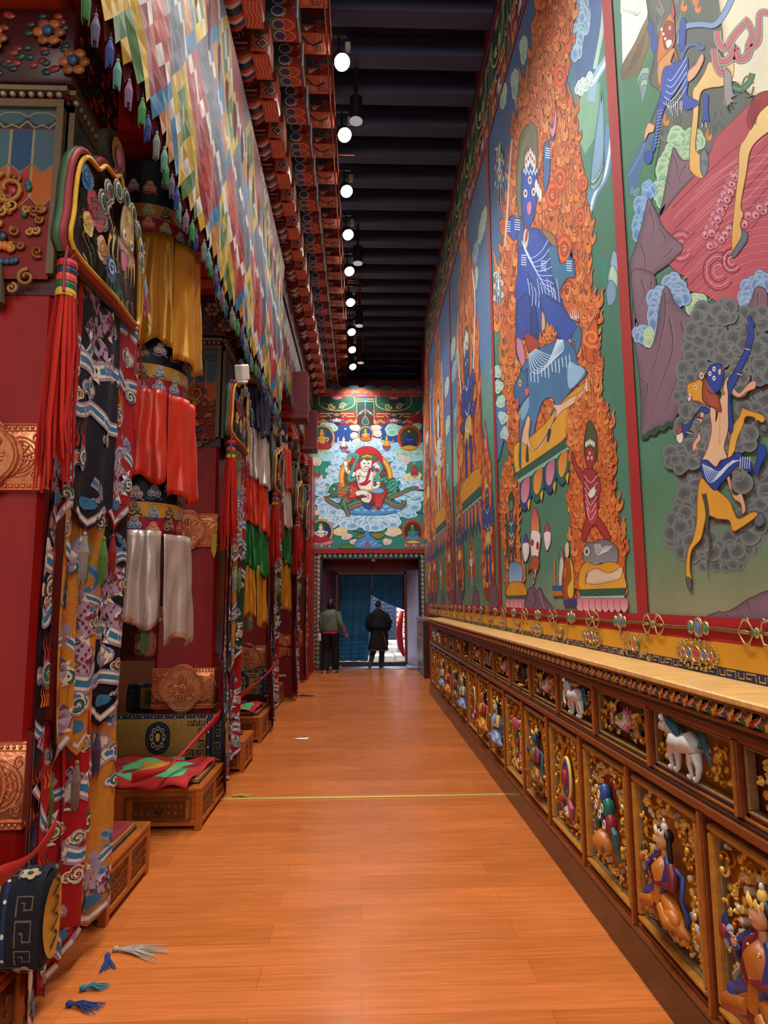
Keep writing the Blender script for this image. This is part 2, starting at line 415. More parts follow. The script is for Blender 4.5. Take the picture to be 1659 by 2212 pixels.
def door_leaf(name,hx,ang,w,h,col,label):
 t=empty(name,(hx,YI-.1,.06)); t['kind']='structure'; t['label']=label
 m=mat('door_paint_'+name,col,rough=.35,noise=.12,nscale=3)
 a=MB().box((0,-.025,0),(w,.025,h),bev=.004).box((w*.12,-.035,h*.08),(w*.88,.035,h*.27)).build('door_leaf',m,t)
 MB().box((w*.85,-.05,h*.46),(w*.95,.05,h*.5),bev=.004).tube([(w*.9,-.04,h*.48),(w*.9,-.09,h*.48),(w*.8,-.09,h*.48)],.008).build('door_handle',BLACK,t)
 t.rotation_euler=(0,0,ang); return t
door_leaf('door_1',ix1+.03,-1.12,.80,iz1-.02,'#a8a2c4','grey-lilac door leaf swung open on the right of the doorway')
door_leaf('door_2',ix0-.03,-2.02,.76,iz1-.02,'#5a3644','dark plum door leaf swung open on the left of the doorway')
MB().box((-3,YI+.1,-.22),(4,24,-.1)).build('floor_courtyard',mat('courtyard_paving','#a8a49c',rough=.8,noise=.35,nscale=6),structure=True)
gr=mat('granite_block','#a39e96',rough=.8,noise=.35,nscale=14,bump=.3)
for i,(x0,x1,y0,h)in enumerate(((.35,.95,18.5,.12),(.95,1.75,18.5,.14),(.3,1.1,19.22,.3),(1.1,1.8,19.22,.32),(.3,1.8,19.94,.42))):
 o=MB().box((x0,y0,-.2),(x1-.02,y0+.7,h),bev=.02).build('stone_step',gr); tag(o,['low pale step block nearest the doorway, left','low pale step block nearest the doorway, right','second-course step block behind the walking man','second-course step block on the right','topmost long step block under the blue gate'][i],'step','granite courtyard steps')
g=empty('courtyard_gate',(.9,20.7,.45)); tag(g,'dark blue lattice gate with painted carved post beyond the curtain','gate')
gb=mat('gate_blue','#101c30',rough=.5); q=MB().box((-.75,0,0),(.18,.06,2.6)); q.build('gate_panel',gb,g)
q=MB()
for i in range(7):
 for j in range(9):q.box((-.5+i*.09,-.03,.25+j*.12),(-.46+i*.09,0,.33+j*.12))
q.build('lattice',mat('gate_lattice','#26384c',rough=.4),g)
a=Art(); a.rect(0,0,.3,2.6,'#6a3428'); r_=random.Random(3)
for k in range(16):
 a.cloud(.15,.1+k*.16,.24,.16,(('#d8cfc0','#3c8a72','#20342c'),('#e8b0a0','#a8322a','#401010'),('#c8d8e8','#3a5a90','#141c30'))[k%3],r_,5)
a.build('carved_post',PAINT,lambda u,v,d:Vector((.2+u,-.06-d,v)),g)
MB().box((-2.5,21.5,-.2),(4,21.7,6)).build('wall_courtyard',mat('courtyard_wall','#39506a',rough=.8,noise=.3,nscale=2),structure=True)
def curtain():
 t=empty('door_curtain',(0,YI+.02,iz1)); tag(t,'blue quilted door curtain, right half pulled aside, in the far doorway','curtain')
 m=mat('blue_curtain_cloth','#16587e',rough=.75,noise=.15,nscale=6,bump=.15,bscale=12)
 Yc=YI+.02
 def sheet(name,top,bot,n=26,mrow=30,quilt=False,ph=0):
  V=[]; Fc=[]
  for j in range(mrow+1):
   for i in range(n+1):
    u=i/n; v=j/mrow
    x0,z0=top(u); x1,z1=bot(u)
    x=x0+(x1-x0)*v; z=z0+(z1-z0)*v
    yy=.025*math.sin(u*17+ph+v*2)*(.3+v)+.012*math.sin(u*43+3*v)
    if quilt and v>.72:yy+=.035*abs(math.sin(v*62+u*1.2))-.12*(v-.72)
    V.append((x,yy,z-iz1));
  for j in range(mrow):
   for i in range(n):a=j*(n+1)+i; Fc.append((a,a+1,a+n+2,a+n+1))
  o=mesh_obj(name,V,Fc,m,t,True); md=o.modifiers.new('t','SOLIDIFY'); md.thickness=.02
 xm,_=E_(804,1300,Yc); xa,za=E_(803,1285,Yc); xb,zb=E_(874,1318,Yc); xl,_=E_(730,1300,Yc); xr,_=E_(875,1300,Yc)
 sheet('curtain_left_half',lambda u:(xl+(xm-xl)*u,iz1-.03),lambda u:(xl+(xm-.12-xl)*u,.13),30,60,True)
 sheet('curtain_right_half',lambda u:(xm+(xr-xm)*u,iz1-.03),lambda u:(xa+(xb-xa)*u,za+(zb-za)*(u**.8)),26,30,ph=2)
 MB().tube([(xm+.01,-.03,-.06),(xm+.01,-.03,-.66)],.012).build('edge_tape',mat('ochre_tape','#a8681c',rough=.7),t)
 for xx in(xl+.06,xr-.06):
  MB().tube([(xx,-.04,-.1),(xx+.02,-.05,-.45),(xx,-.04,-.95)],[.015,.028,.012]).build('tie_cord',mat('brown_tie','#3c2a22',rough=.8),t)
curtain()
hg=MB()
p0=onY(868,1320,YI+.12); p1=onY(862,1365,YI+.12); p2=onY(866,1400,YI+.12); p3=onY(873,1418,YI+.12)
hg.tube(cr([tuple(p0+Vector((.02,0,0))),tuple(p1),tuple(p2),tuple(p3)],False,6)if False else[p0+Vector((.05,0,0)),p0,p1,p2,p3],[.02,.05,.09,.08,.03])
o=hg.build('gathered_drape',mat('crimson_drape','#b01c22',rough=.6),smooth=True); tag(o,'crimson cloth drape bulging behind the right door jamb','drape')
def yellow_strip():
 o=MB().box((-1.18,5.745,0),(1.225,5.785,.008),bev=.002).build('floor_strip',mat('brass_strip','#c8b05a',rough=.4,metal=.4)); tag(o,'thin yellow metal transition strip across the wooden floor','floor strip')
yellow_strip()
o=MB().add([(0,0,.004),(.1,.05,.004),(.11,.01,.008),(.19,.06,.004),(.16,-.06,.004),(.04,-.05,.007)],[(0,1,2),(2,3,4),(0,2,4),(0,4,5)]).build('paper_scrap',mat('white_paper','#e8e4dc',rough=.8)); o.location=onZ(634,1596,.002); tag(o,'small white scrap of paper lying on the wooden floor','paper')
# ================================================================ CARVED CABINET ALONG THE RIGHT WALL
XF=1.235
WOODC=mat('cabinet_wood',attr=True,rough=.33,noise=.24,nscale=6,nstretch=(1,6,6),spec=.5,coat=.2)
def spiral3(mb,cx,cz,r,w,x,col,turns=1.3,a0=0,d=1,lift=.02,n=18):
 pts=[]; rs=[]
 for k in range(n+1):
  t=k/n; a=a0+d*turns*2*PI*t; rr=r*(1-.82*t)
  pts.append((x-lift*math.sin(t*PI*.5),cx+rr*math.cos(a),cz+rr*math.sin(a))); rs.append(w*(1-.35*t))
 mb.tube(pts,rs,col,n=6)
 mb.ell(pts[-1],(w*1.3,w*1.5,w*1.5),col,8,6)
def leafrel(mb,cx,cz,l,w,ang,x,col,th=.012,n=8):
 """small swollen leaf or petal in relief"""
 ca,sa=math.cos(ang),math.sin(ang); vs=[]; fs=[]
 for i in range(n+1):
  t=i/n; hw=w*math.sin(PI*min(1,t*.96+.04))**.7
  for j,q in enumerate((-1,-.5,0,.5,1)):
   u=q*hw; v=t*l; z=th*(1-q*q)*math.sin(PI*(t*.9+.05))
   vs.append((x-z,cx+u*ca-v*sa,cz+u*sa+v*ca))
 for i in range(n):
  for j in range(4):a=i*5+j; fs.append((a,a+1,a+6,a+5))
 mb.add(vs,fs,col)
def moulding(mb,y0,y1,z0,z1,x,w,d,col):
 """round-shouldered rectangular frame"""
 for(a,b,c_,e)in((y0,y1,z0,z0+w),(y0,y1,z1-w,z1),(y0,y0+w,z0+w,z1-w),(y1-w,y1,z0+w,z1-w)):
  mb.box((x-d,a,c_),(x+.02,b,e),col,bev=min(w,d)*.3)
GLD='#d89c2c'; GLD2='#ecc25c'; CREAM='#ded2b4'
def scrollwork(seed,y0,y1,z0,z1,hole,x,dens=1.0,extra=()):
 r=random.Random(seed); mb=MB(); gg=[]
 cy,cz,ry,rz=hole
 tries=0
 while tries<900 and len(gg)<90*dens:
  tries+=1
  a=r.uniform(y0+.03,y1-.03); b=r.uniform(z0+.03,z1-.03); q=r.uniform(.016,.030)
  if((a-cy)/(ry+q*.8))**2+((b-cz)/(rz+q*.8))**2<1:continue
  if any((a-g[0])**2+(b-g[1])**2<((q+g[2])*.72)**2 for g in gg):continue
  gg.append((a,b,q))
 for k,(a,b,q)in enumerate(gg):
  c_=(GLD,GLD2,GLD,'#b06c18',GLD2,CREAM if extra else GLD)[k%6]
  t=k%3
  if t==0 or q>.028:spiral3(mb,a,b,q,q*.26,x,c_,a0=r.random()*6.3,d=r.choice((-1,1)),lift=.035)
  elif t==1:
   an=r.random()*6.3
   for s_ in(-.8,0,.8):leafrel(mb,a,b,q*1.3,q*.35,an+s_,x-.012,c_)
  else:mb.ell((x-.015,a,b),(q*.5,q*.6,q*.6),c_,8,6); leafrel(mb,a,b,q*1.5,q*.4,r.random()*6.3,x-.01,c_)
 return mb
def lotus3(mb,cy,cz,s,x,pal=('#c4637c','#e0a0a8','#d8c8b8'),up=1):
 for row,(n,l,w)in enumerate(((7,.075,.018),(6,.06,.016),(4,.05,.014))):
  for k in range(n):
   a=(-1.5+3.0*k/(n-1))*(1-row*.18)
   leafrel(mb,cy,cz,l*s,w*s,a+(0 if up>0 else PI),x-.008-row*.012,pal[row],.014)
 mb.ell((x-.04,cy,cz+.03*s),(.012*s,.018*s,.014*s),'#6a7c2c',8,6)
def robe_figure(mb,cy,cz,s,x,skin='#c98e68',robe=('#a55a1c','#2c3468','#7c2430'),hair='#15110f',halo='#3c5a48',crown=GLD2,face=True):
 """seated figure carved in high relief, knees spread, head turned to the aisle"""
 P=lambda dy,dz,dx=0:(x-.045*s-dx*s*.75,cy+dy*s,cz+dz*s)
 if halo:
  mb.ell((x-.004,cy,cz+.235*s),(.006,.10*s,.115*s),halo,24,12)
  mb.ell((x-.002,cy,cz+.09*s),(.006,.15*s,.155*s),'#7c3c3c',24,12)
 for k in range(9):
  a=-1.25+2.5*k/8
  mb.tube([P(0,.03,.02),P(math.sin(a)*.09,-.035-.02*math.cos(a*2),.035),P(math.sin(a)*.155,-.07-.035*math.cos(a),.02),P(math.sin(a)*.185,-.085-.03*math.cos(a),0)],
  [.03*s,.034*s,.026*s,.008*s],robe[(k//2)%3],n=8)
 for d_ in(-1,1):
  mb.ell(P(d_*.09,-.045,.045),(.035*s,.062*s,.04*s),robe[0]if d_<0 else robe[1],14,10)
  mb.tube([P(d_*.03,-.03,.06),P(d_*.11,-.06,.075),P(d_*.15,-.075,.03)],[.024*s,.03*s,.01*s],robe[0],n=8)
 mb.tube([P(0,-.02),P(0,.05,.01),P(0,.11,.012),P(0,.155,.0)],[.062*s,.046*s,.056*s,.022*s],robe[0],n=14)
 mb.tube([P(0,.15),P(0,.19,.004)],[.018*s,.017*s],skin,n=10)
 for d_ in(-1,1):
  mb.tube([P(d_*.02,.16,.01),P(d_*.055,.13,.02),P(d_*.05,.06,.045),P(d_*.02,.01,.05)],[.012*s,.02*s,.018*s,.012*s],robe[1]if d_<0 else robe[2],n=8)
  el=(d_*.10,.07,.03); ha=(d_*.055,.12,.08)if d_>0 else(.0,.055,.062)
  mb.tube([P(d_*.058,.138,.01),P(d_*.085,.11,.02),P(*el),P(*ha)],[.024*s,.026*s,.022*s,.012*s],robe[2]if d_<0 else robe[1],n=10)
  mb.ell(P(ha[0],ha[1]+.012,ha[2]+.004),(.008*s,.012*s,.015*s),skin,8,6)
  for f in range(4):mb.tube([P(ha[0]+(f-1.5)*.006,ha[1]+.02,ha[2]+.004),P(ha[0]+(f-1.5)*.007,ha[1]+.036-abs(f-1.5)*.002,ha[2]+.012)],.0032*s,skin,n=5)
  mb.tube([P(ha[0],ha[1]+.012,ha[2]),P(ha[0]-d_*.014,ha[1]+.025,ha[2]+.008)],.0036*s,skin,n=5)
 for d_ in(-1,1):
  mb.tube([P(d_*.06,.14),P(d_*.13,.12,-.01),P(d_*.12,.03),P(d_*.17,-.02),P(d_*.14,-.09)],[.01*s,.014*s,.01*s,.014*s,.006*s],(robe[1],'#b8a890')[d_>0],n=6)
 hz=.225
 mb.ell(P(0,hz,.01),(.034*s,.030*s,.038*s),skin,14,12)
 mb.ell(P(0,hz-.016,.02),(.024*s,.021*s,.022*s),skin,12,10)
 if face:
  mb.tube([P(0,hz+.008,.044),P(0,hz-.006,.052)],[.003*s,.0055*s],skin,n=6)
  for d_ in(-1,1):
   mb.ell(P(d_*.012,hz+.004,.040),(.003*s,.006*s,.0024*s),'#f0e8dc',8,6); mb.ell(P(d_*.012,hz+.004,.0425),(.002*s,.0026*s,.0022*s),'#140c08',6,5)
   mb.tube([P(d_*.005,hz+.011,.043),P(d_*.013,hz+.0145,.041),P(d_*.021,hz+.010,.035)],.0013*s,'#1c120c',n=5)
   mb.ell(P(d_*.031,hz-.002,.006),(.006*s,.004*s,.011*s),skin,8,6)
  mb.ell(P(0,hz-.018,.0425),(.003*s,.0075*s,.003*s),'#9c2a22',8,6)
 mb.ell(P(0,hz+.014,-.008),(.032*s,.036*s,.036*s),hair,12,8)
 mb.tube([P(-.034,hz+.01),P(-.042,hz-.05),P(-.05,hz-.10)],[.012*s,.012*s,.006*s],hair,n=6)
 if crown:
  for k in range(5):
   a=-1+k*.5; leafrel(mb,cy+math.sin(a)*.03*s,cz+(hz+.022)*s,.034*s,.009*s,-a*.35,x-(.05+.03*math.cos(a))*s,crown,.008)
  mb.ell(P(0,hz+.05,-.002),(.016*s,.016*s,.024*s),crown,10,8); mb.ell(P(0,hz+.078,0),(.008*s,.008*s,.012*s),'#d8d0c0',8,6)
 for k in range(9):
  a=-1.2+2.4*k/8; mb.ell(P(math.sin(a)*.03,.15-.035*math.cos(a),.05),.0042*s,crown or GLD2,6,5)
def jewels(mb,cy,cz,s,x):
 for k in range(13):
  a=-1.3+2.6*k/12; leafrel(mb,cy+math.sin(a)*.06*s,cz+.02*s+.05*s*math.cos(a),(.13+.05*math.cos(a))*s,.016*s,-a*.55,x-.005,('#8c2a1c','#a8481c')[k%2],.01)
 cols=['#2a4a8c','#1f6a5c','#c07a24','#26386c','#8c2430']
 for k,(dy,dz)in enumerate([(0,.13),(-.035,.07),(.04,.07),(0,.03),(-.06,.0)]):
  for q in range(3):mb.ell((x-.045,cy+dy*s,cz+(dz+q*.004)*s),((.034-q*.006)*s,(.028-q*.004)*s,(.05-q*.004)*s),cols[k],12,8)
  mb.tube([(x-.08*s,cy+dy*s+.016*s*math.cos(t),cz+dz*s+.02*s*math.sin(t))for t in[i*.7 for i in range(10)]],.003*s,'#d8d0c0',n=5)
 mb.lathe((x-.05,cy,cz-.11*s),[(.02*s,-.03*s),(.06*s,-.025*s),(.075*s,.02*s),(.04*s,.06*s)],'#b86a20',14)
 for k in range(9):leafrel(mb,cy+(-.06+.015*k)*s,cz-.14*s,.08*s,.012*s,-.4+.1*k,x-.09*s,cols[k%5],.008)
 for d_ in(-1,1):mb.tube([(x-.04,cy+d_*.05*s,cz),(x-.05,cy+d_*.12*s,cz-.03*s),(x-.04,cy+d_*.10*s,cz-.1*s),(x-.03,cy+d_*.13*s,cz-.16*s)],[.01*s,.018*s,.012*s,.006*s],'#2c6468',n=8)
def wheel(mb,cy,cz,s,x,c='#2a4a8c'):
 for r_,cc,w in((.10,GLD2,.009),(.082,c,.012),(.05,'#a8342c',.010)):
  mb.tube([(x-.03,cy+r_*.62*s*math.cos(a),cz+r_*1.05*s*math.sin(a)+.03*s)for a in[i*PI/12 for i in range(25)]],w*s,cc,n=6)
 for k in range(8):
  a=k*PI/4; mb.tube([(x-.03,cy,cz+.03*s),(x-.03,cy+.06*s*math.cos(a),cz+.03*s+.1*s*math.sin(a))],.005*s,GLD2,n=5)
 mb.ell((x-.045,cy,cz+.03*s),(.02*s,.03*s,.045*s),'#94283c',12,8)
 for d_ in(-1,1):mb.tube([(x-.03,cy+d_*.02*s,cz-.07*s),(x-.04,cy+d_*.09*s,cz-.10*s),(x-.03,cy+d_*.06*s,cz-.16*s),(x-.03,cy+d_*.11*s,cz-.19*s)],[.012*s,.018*s,.012*s,.005*s],'#a04a58',n=8)
 lotus3(mb,cy,cz-.16*s,.9*s,x-.01)
def beast(mb,cy,cz,s,x,body='#cfd2cf',mane='#2c6a76',elephant=False):
 """walking animal in high relief, head toward the far end (+y)"""
 P=lambda dy,dz,dx=0:(x-.03-dx*.8,cy+dy*s,cz+dz*s)
 mb.tube([P(-.095,.02),P(-.05,.035,.01),P(0,.02,.012),P(.05,.02,.01),P(.08,.035)],[.022*s,.04*s,.034*s,.042*s,.028*s],body,n=12)
 for dy,f in((-.085,-.02),(-.055,.015),(.055,-.01),(.085,.025)):
  mb.tube([P(dy,.0,.012),P(dy+f,-.04,.015),P(dy+f*.3,-.075,.012),P(dy+f*.3+.012,-.085,.018)],[.021*s,.013*s,.009*s,.012*s],body,n=8)
 mb.tube([P(.07,.04),P(.10,.06,.01),P(.115,.072,.015)],[.03*s,.026*s,.022*s],body,n=10)
 mb.ell(P(.125,.068,.02),(.026*s,.03*s,.026*s),body,12,8); mb.ell(P(.15,.055,.024),(.016*s,.02*s,.014*s),body,10,8)
 mb.ell(P(.135,.078,.045),.005*s,'#120c0a',6,5); mb.ell(P(.155,.048,.035),(.006*s,.012*s,.006*s),'#8c2c28',6,5)
 for d_ in(-1,1):leafrel(mb,cy+(.108+d_*.008)*s,cz+.085*s,.03*s,.009*s,.3*d_,x-.07,body)
 if elephant:
  mb.tube([P(.15,.055,.02),P(.175,.02,.025),P(.17,-.03,.03),P(.15,-.045,.03)],[.016*s,.012*s,.009*s,.005*s],body,n=8)
  mb.ell(P(.10,.065,.035),(.008*s,.028*s,.034*s),body,10,8)
  mb.box(P(-.06,.05,.03),(x-.02,cy+.05*s,cz+.075*s),'#8c2430',bev=.004); mb.box(P(-.04,.075,.03),(x-.02,cy+.03*s,cz+.095*s),'#c8862c',bev=.004)
 else:
  for k in range(9):
   t=k/8; mb.tube([P(.118-t*.06,.095-t*.02,.01),P(.09-t*.075,.085-t*.035,.03),P(.06-t*.07,.075-t*.06,.028),P(.045-t*.06,.055-t*.06,.02)],[.011*s,.011*s,.008*s,.003*s],mane,n=6)
 for k in range(4):mb.tube([P(-.10,.03),P(-.135,.055+k*.008,.01),P(-.155-k*.005,.05-k*.014,.012),P(-.18,.045-k*.02,.005)],[.009*s,.011*s,.008*s,.003*s],mane,n=6)
CAB=empty('carved_cabinet_frame',(XF,0,0)); tag(CAB,'long brown wooden cabinet carcass with red, navy and green inlay running under the mural wall','cabinet')
YA,YB=1.15,11.72
fm=MB(); DK='#4a2212'; MD='#7a3c18'; OR='#a05a1e'
fm.box((.10,YA,.165),(.2,YB,1.24),DK)
for z0,z1,x0,c_ in((.165,.19,-.005,MD),(.19,.205,.012,OR),(.872,.888,.008,OR),(.888,.918,-.012,MD),(.918,.932,.0,'#2c1408'),(.932,.946,.012,OR),(1.178,1.192,.008,OR),(1.192,1.215,-.012,MD),(1.215,1.235,-.022,'#34180c')):
 fm.box((x0,YA,z0),(.12,YB,z1),c_,bev=.003)
lowY=[2.46+.66*k for k in range(-2,15)]; upY=[2.20+.66*k for k in range(-1,15)]
for yb in lowY:
 if yb<YB:fm.box((.0,yb-.018,.19),(.12,yb+.018,.88),MD,bev=.003); fm.box((-.008,yb-.007,.19),(.01,yb+.007,.88),OR,bev=.002)
for yb in upY:
 if yb<YB:fm.box((.0,yb-.018,.94),(.12,yb+.018,1.185),MD,bev=.003); fm.box((-.008,yb-.007,.94),(.01,yb+.007,1.185),OR,bev=.002)
fm.build('carcass',WOODC,CAB)
inl=MB(); cc3=['#1c2a66','#1f5a48','#6c1c24']
for k,yb in enumerate(lowY[:-1]):
 c_=cc3[(k+1)%3]; a,b=yb+.02,yb+.64
 inl.box((.025,a,.207),(.1,b,.225),c_); inl.box((.025,b-.018,.207),(.1,b,.87),c_); inl.box((.03,a,.855),(.1,b,.87),c_); inl.box((.03,a,.207),(.1,a+.012,.87),c_)
for k,yb in enumerate(upY[:-1]):
 c_=cc3[(k+2)%3]; a,b=yb+.02,yb+.64
 inl.box((.02,a,.947),(.1,b,.96),c_); inl.box((.02,b-.016,.947),(.1,b,1.177),c_)
inl.build('painted_inlay',LACQ,CAB)
wt=empty('cabinet_worktop',(XF,0,1.235)); tag(wt,'long golden wooden shelf with painted petal cornice on top of the carved cabinet','shelf')
w_=MB(); w_.box((-.055,YA,.078),(.215,YB+.03,.103),'#e2b06a',bev=.006); w_.box((-.03,YA,-.0),(.1,YB+.02,.012),'#8c4a1c',bev=.003); w_.box((-.045,YA,.068),(.1,YB+.02,.078),'#7a3c18',bev=.003)
w_.build('shelf_board',WOODC,wt)
pf=MB(); pc=[('#1f5a48','#b8541c'),('#22336e','#c0621c'),('#1f5a48','#a8341c')]
yy=YA+.05; k=0
pf.box((.0,YA,.0),(.02,YB,.066),'#3a1a10')
while yy<YB:
 g_,o_=pc[k%3]; x=-.005
 for(l,w,c_,dx)in((.135,.034,GLD2,0),(.118,.027,g_,-.006),(.09,.017,'#d8d0bc',-.010),(.08,.0135,o_,-.014)):
  n=8; vs=[]; fs=[]
  for i in range(n+1):
   t=i/n; cx_=yy+.055-l*.9*t+.0; cz_=.012+.050*(t**1.3)+.010*math.sin(t*6); hw=w*math.sin(PI*min(.98,t*.9+.07))**.8
   for q in(-1,0,1):vs.append((x+dx-.016*(1-q*q)*math.sin(PI*t*.95+.05)-.018*t,cx_,cz_+q*hw*.8))
  for i in range(n):
   for j in range(2):a=i*3+j; fs.append((a,a+1,a+4,a+3))
  pf.add(vs,fs,c_)
 pf.ell((-.026,yy-.03,.045),(.01,.016,.009),o_,8,6)
 yy+=.1; k+=1
pf.build('petal_cornice',LACQ,wt,smooth=True)
names_low={}
def lower_unit(k,kind,label,proto=None):
 yb=2.46+.66*k
 if proto is not None:
  o=dup(proto,(XF,yb,0)); o['label']=label; return o
 t=empty('cabinet_unit',(XF,yb,0)); tag(t,label,'carved panel','large carved units in the lower row of the cabinet')
 y0,y1,z0,z1=.055,.605,.235,.845
 m=MB(); moulding(m,y0-.02,y1+.015,z0-.008,z1+.008,.03,.028,.028,'#b47a2c'); moulding(m,y0+.006,y1-.012,z0+.02,z1-.02,.04,.010,.015,'#8a7458')
 m.build('moulding',WOODC,t)
 MB().box((.06,y0,z0),(.095,y1,z1),'#b06c20').build('back_board',LACQ,t)
 cy,cz=.33,.53
 ry,rz=(.155,.235)
 scrollwork(10+k,y0+.02,y1-.02,z0+.02,z1-.02,(cy,cz,ry,rz),.052,1.8,extra=(1,)if k<2 else()).build('scrollwork',mat('gilt_scrollwork',attr=True,rough=.36,metal=.3,noise=.15,nscale=20),t,smooth=True)
 ar=MB()
 if kind in('figure_a','figure_b','jewels'):
  for i in range(34):
   a=2*PI*i/34; rr=1.02+.04*math.sin(a*8)
   c_=(GLD,CREAM,GLD2)[i%3]
   ar.tube([(.085,cy+ry*rr*math.cos(a),cz+rz*rr*math.sin(a)),(.035,cy+ry*rr*1.03*math.cos(a),cz+rz*rr*1.03*math.sin(a))],[.016,.014],c_,n=8)
 else:
  for q,c_,w in((1.0,'#b8801e',.014),(.9,'#d8b04c',.009)):
   ar.tube([(.06-(.02 if q==1 else 0),cy+ry*q*math.cos(a),cz+rz*q*math.sin(a))for a in[i*PI/20 for i in range(41)]],w,c_,n=7)
 if k in(0,-1):
  for i,(dy,dz,c_)in enumerate(((.25,-.02,'#243a8c' if k else '#2c5a4c'),(-.24,-.13,'#3a4a9c'))):
   for q in range(6):leafrel(ar,cy+dy,cz+dz,.06,.017,q*PI/3,.03,(c_,'#a8b0c8')[q%2],.012)
   ar.ell((.022,cy+dy,cz+dz),(.016,.02,.024),'#8c2c34' if k else '#b06a24',10,8)
 ar.build('arch',LACQ,t,smooth=True)
 f=MB()
 if kind=='figure_a':robe_figure(f,cy-.01,cz-.10,1.08,.062)
 elif kind=='figure_b':robe_figure(f,cy,cz-.08,.95,.06,robe=('#b8681c','#26306c','#6c2028'),halo=None,crown=CREAM)
 elif kind=='jewels':jewels(f,cy,cz-.0,1.0,.062)
 elif kind=='wheel':wheel(f,cy,cz-.0,1.15,.055)
 elif kind=='ribbons':
  robe_figure(f,cy,cz-.06,.9,.06,skin='#3a5a8c',robe=('#8c5a1c','#2c5468','#7c2430'),halo=None,crown=GLD2)
 elif kind=='peach':
  for dy in(-.05,.045):f.ell((.04,cy+dy,cz+.12),(.035,.036,.045),'#b05468',12,10)
  wheel(f,cy,cz-.06,.8,.08,'#2c6a58'); f.tube([(.05,cy,cz+.1),(.04,cy+.02,cz),(.05,cy-.02,cz-.12)],[.012,.02,.012],'#2c5a44')
 elif kind=='white':robe_figure(f,cy,cz-.07,1.0,.06,skin='#c8c8cc',robe=('#8a9ab8','#2c4a7c','#c8a050'),halo=None)
 elif kind=='amber':robe_figure(f,cy,cz-.07,1.0,.06,skin='#b87838',robe=('#c8862c','#a8541c','#8c2028'),halo=None,crown=None)
 f.build('figure',LACQ,t,smooth=True)
 return t
kinds=[(-1,'figure_a','large carved panel nearest the viewer, with crowned seated lady holding gold flowers'),
(0,'figure_b','carved panel of a kneeling robed figure with tall pale crown and pink shawl'),
(1,'jewels','carved panel of stacked blue, green and orange jewels before a red flame'),
(2,'wheel','carved panel with an oval ring and a red-centred wheel above pink lotus'),
(3,'ribbons','carved panel with blue figure in gold oval ring, next beyond the wheel panel'),
(4,'peach','carved panel with two pink peaches above a wheel in a gold oval'),
(5,'white','carved panel with pale blue-grey figure in gold oval, beyond the peach panel'),
(6,'amber','carved panel with amber robed figure, sixth from the near jewels panel')]
protos={}
for k,kd,lb in kinds:protos[k]=lower_unit(k,kd,lb)
far=['seventh','sixth','fifth','fourth','third','second','last']
for i,k in enumerate(range(7,14)):
 lower_unit(k,'','narrow-looking gilt carved panel in the lower row, %s from the doorway end'%far[i]if i<6 else 'gilt carved panel in the lower row, closest to the doorway',protos[[2,5,3,6,5,4,2][i]])
def upper_unit(k,kind,label,proto=None):
 yb=2.20+.66*k
 if proto is not None:
  o=dup(proto,(XF,yb,0)); o['label']=label; return o
 t=empty('frieze_unit',(XF,yb,0)); tag(t,label,'carved panel','small carved panels in the upper row of the cabinet')
 y0,y1,z0,z1=.045,.615,.965,1.172
 m=MB(); moulding(m,y0-.01,y1+.01,z0-.005,z1+.004,.03,.012,.016,'#8a6a40'); m.build('moulding',WOODC,t)
 MB().box((.055,y0,z0),(.095,y1,z1),'#5c2412' if kind!='lion' else '#a8641c').build('back_board',LACQ,t)
 cy,cz=.33,1.07
 scrollwork(40+k,y0+.01,y1-.01,z0+.008,z1-.008,(cy,cz,.13 if kind!='lotus' else .07,.1),.048,.9).build('scrollwork',MATS['gilt_scrollwork'],t,smooth=True)
 f=MB()
 if kind=='lotus':
  lotus3(f,cy,cz-.02,1.15,.06); lotus3(f,cy,cz-.0,.8,.05,up=-1)
  for d_ in(-1,1):
   f.tube([(.05,cy+d_*.02,cz-.05),(.04,cy+d_*.10,cz-.06),(.04,cy+d_*.12,cz+.02),(.04,cy+d_*.19,cz+.05),(.05,cy+d_*.16,cz+.085)],[.008,.014,.012,.010,.004],'#3a4a7c' if d_>0 else '#3c6a5c',n=7)
   spiral3(f,cy+d_*.15,cz-.03,.035,.008,.05,'#a8a0c0',a0=2,d=d_)
   for q in range(5):leafrel(f,cy+d_*(.07+q*.03),cz-.08+q*.03,.05,.012,d_*(-.8-q*.4),.04,('#2c5a44','#b8802c','#7c3048')[q%3])
 elif kind=='lion':beast(f,cy+.04,cz-.0,1.05,.055)
 elif kind=='elephant':beast(f,cy,cz,1.0,.055,'#c8cccc','#2c6a76',True)
 elif kind=='conch':
  spiral3(f,cy-.02,cz,.08,.028,.05,'#d8d4cc',a0=1,lift=.05); f.tube([(.04,cy-.06,cz),(.02,cy-.14,cz-.04),(.04,cy-.2,cz-.06)],[.04,.03,.008],'#a8b4c4')
 elif kind=='gem':
  for q in range(3):f.ell((.04,cy,cz),(.05,.055-q*.006,.085-q*.01),'#33140e',14,10)
  f.ell((-.005,cy+.005,cz+.06),(.01,.03,.016),'#b8b4b0',10,8); f.ell((.03,cy,cz-.08),(.04,.06,.014),'#c88a2c',12,8)
  for q in range(4):leafrel(f,cy+.1-q*.07,cz-.03,.08,.014,-.4+q*.3,.05,('#2c5a44','#b8802c')[q%2])
 elif kind=='wing':
  for q in range(6):leafrel(f,cy+.03,cz-.07,.16-q*.008,.016,.55-q*.2,.05-q*.006,('#1f6a72','#c8ccc4','#7c2c28')[q%3],.02)
 f.build('figure',LACQ,t,smooth=True)
 return t
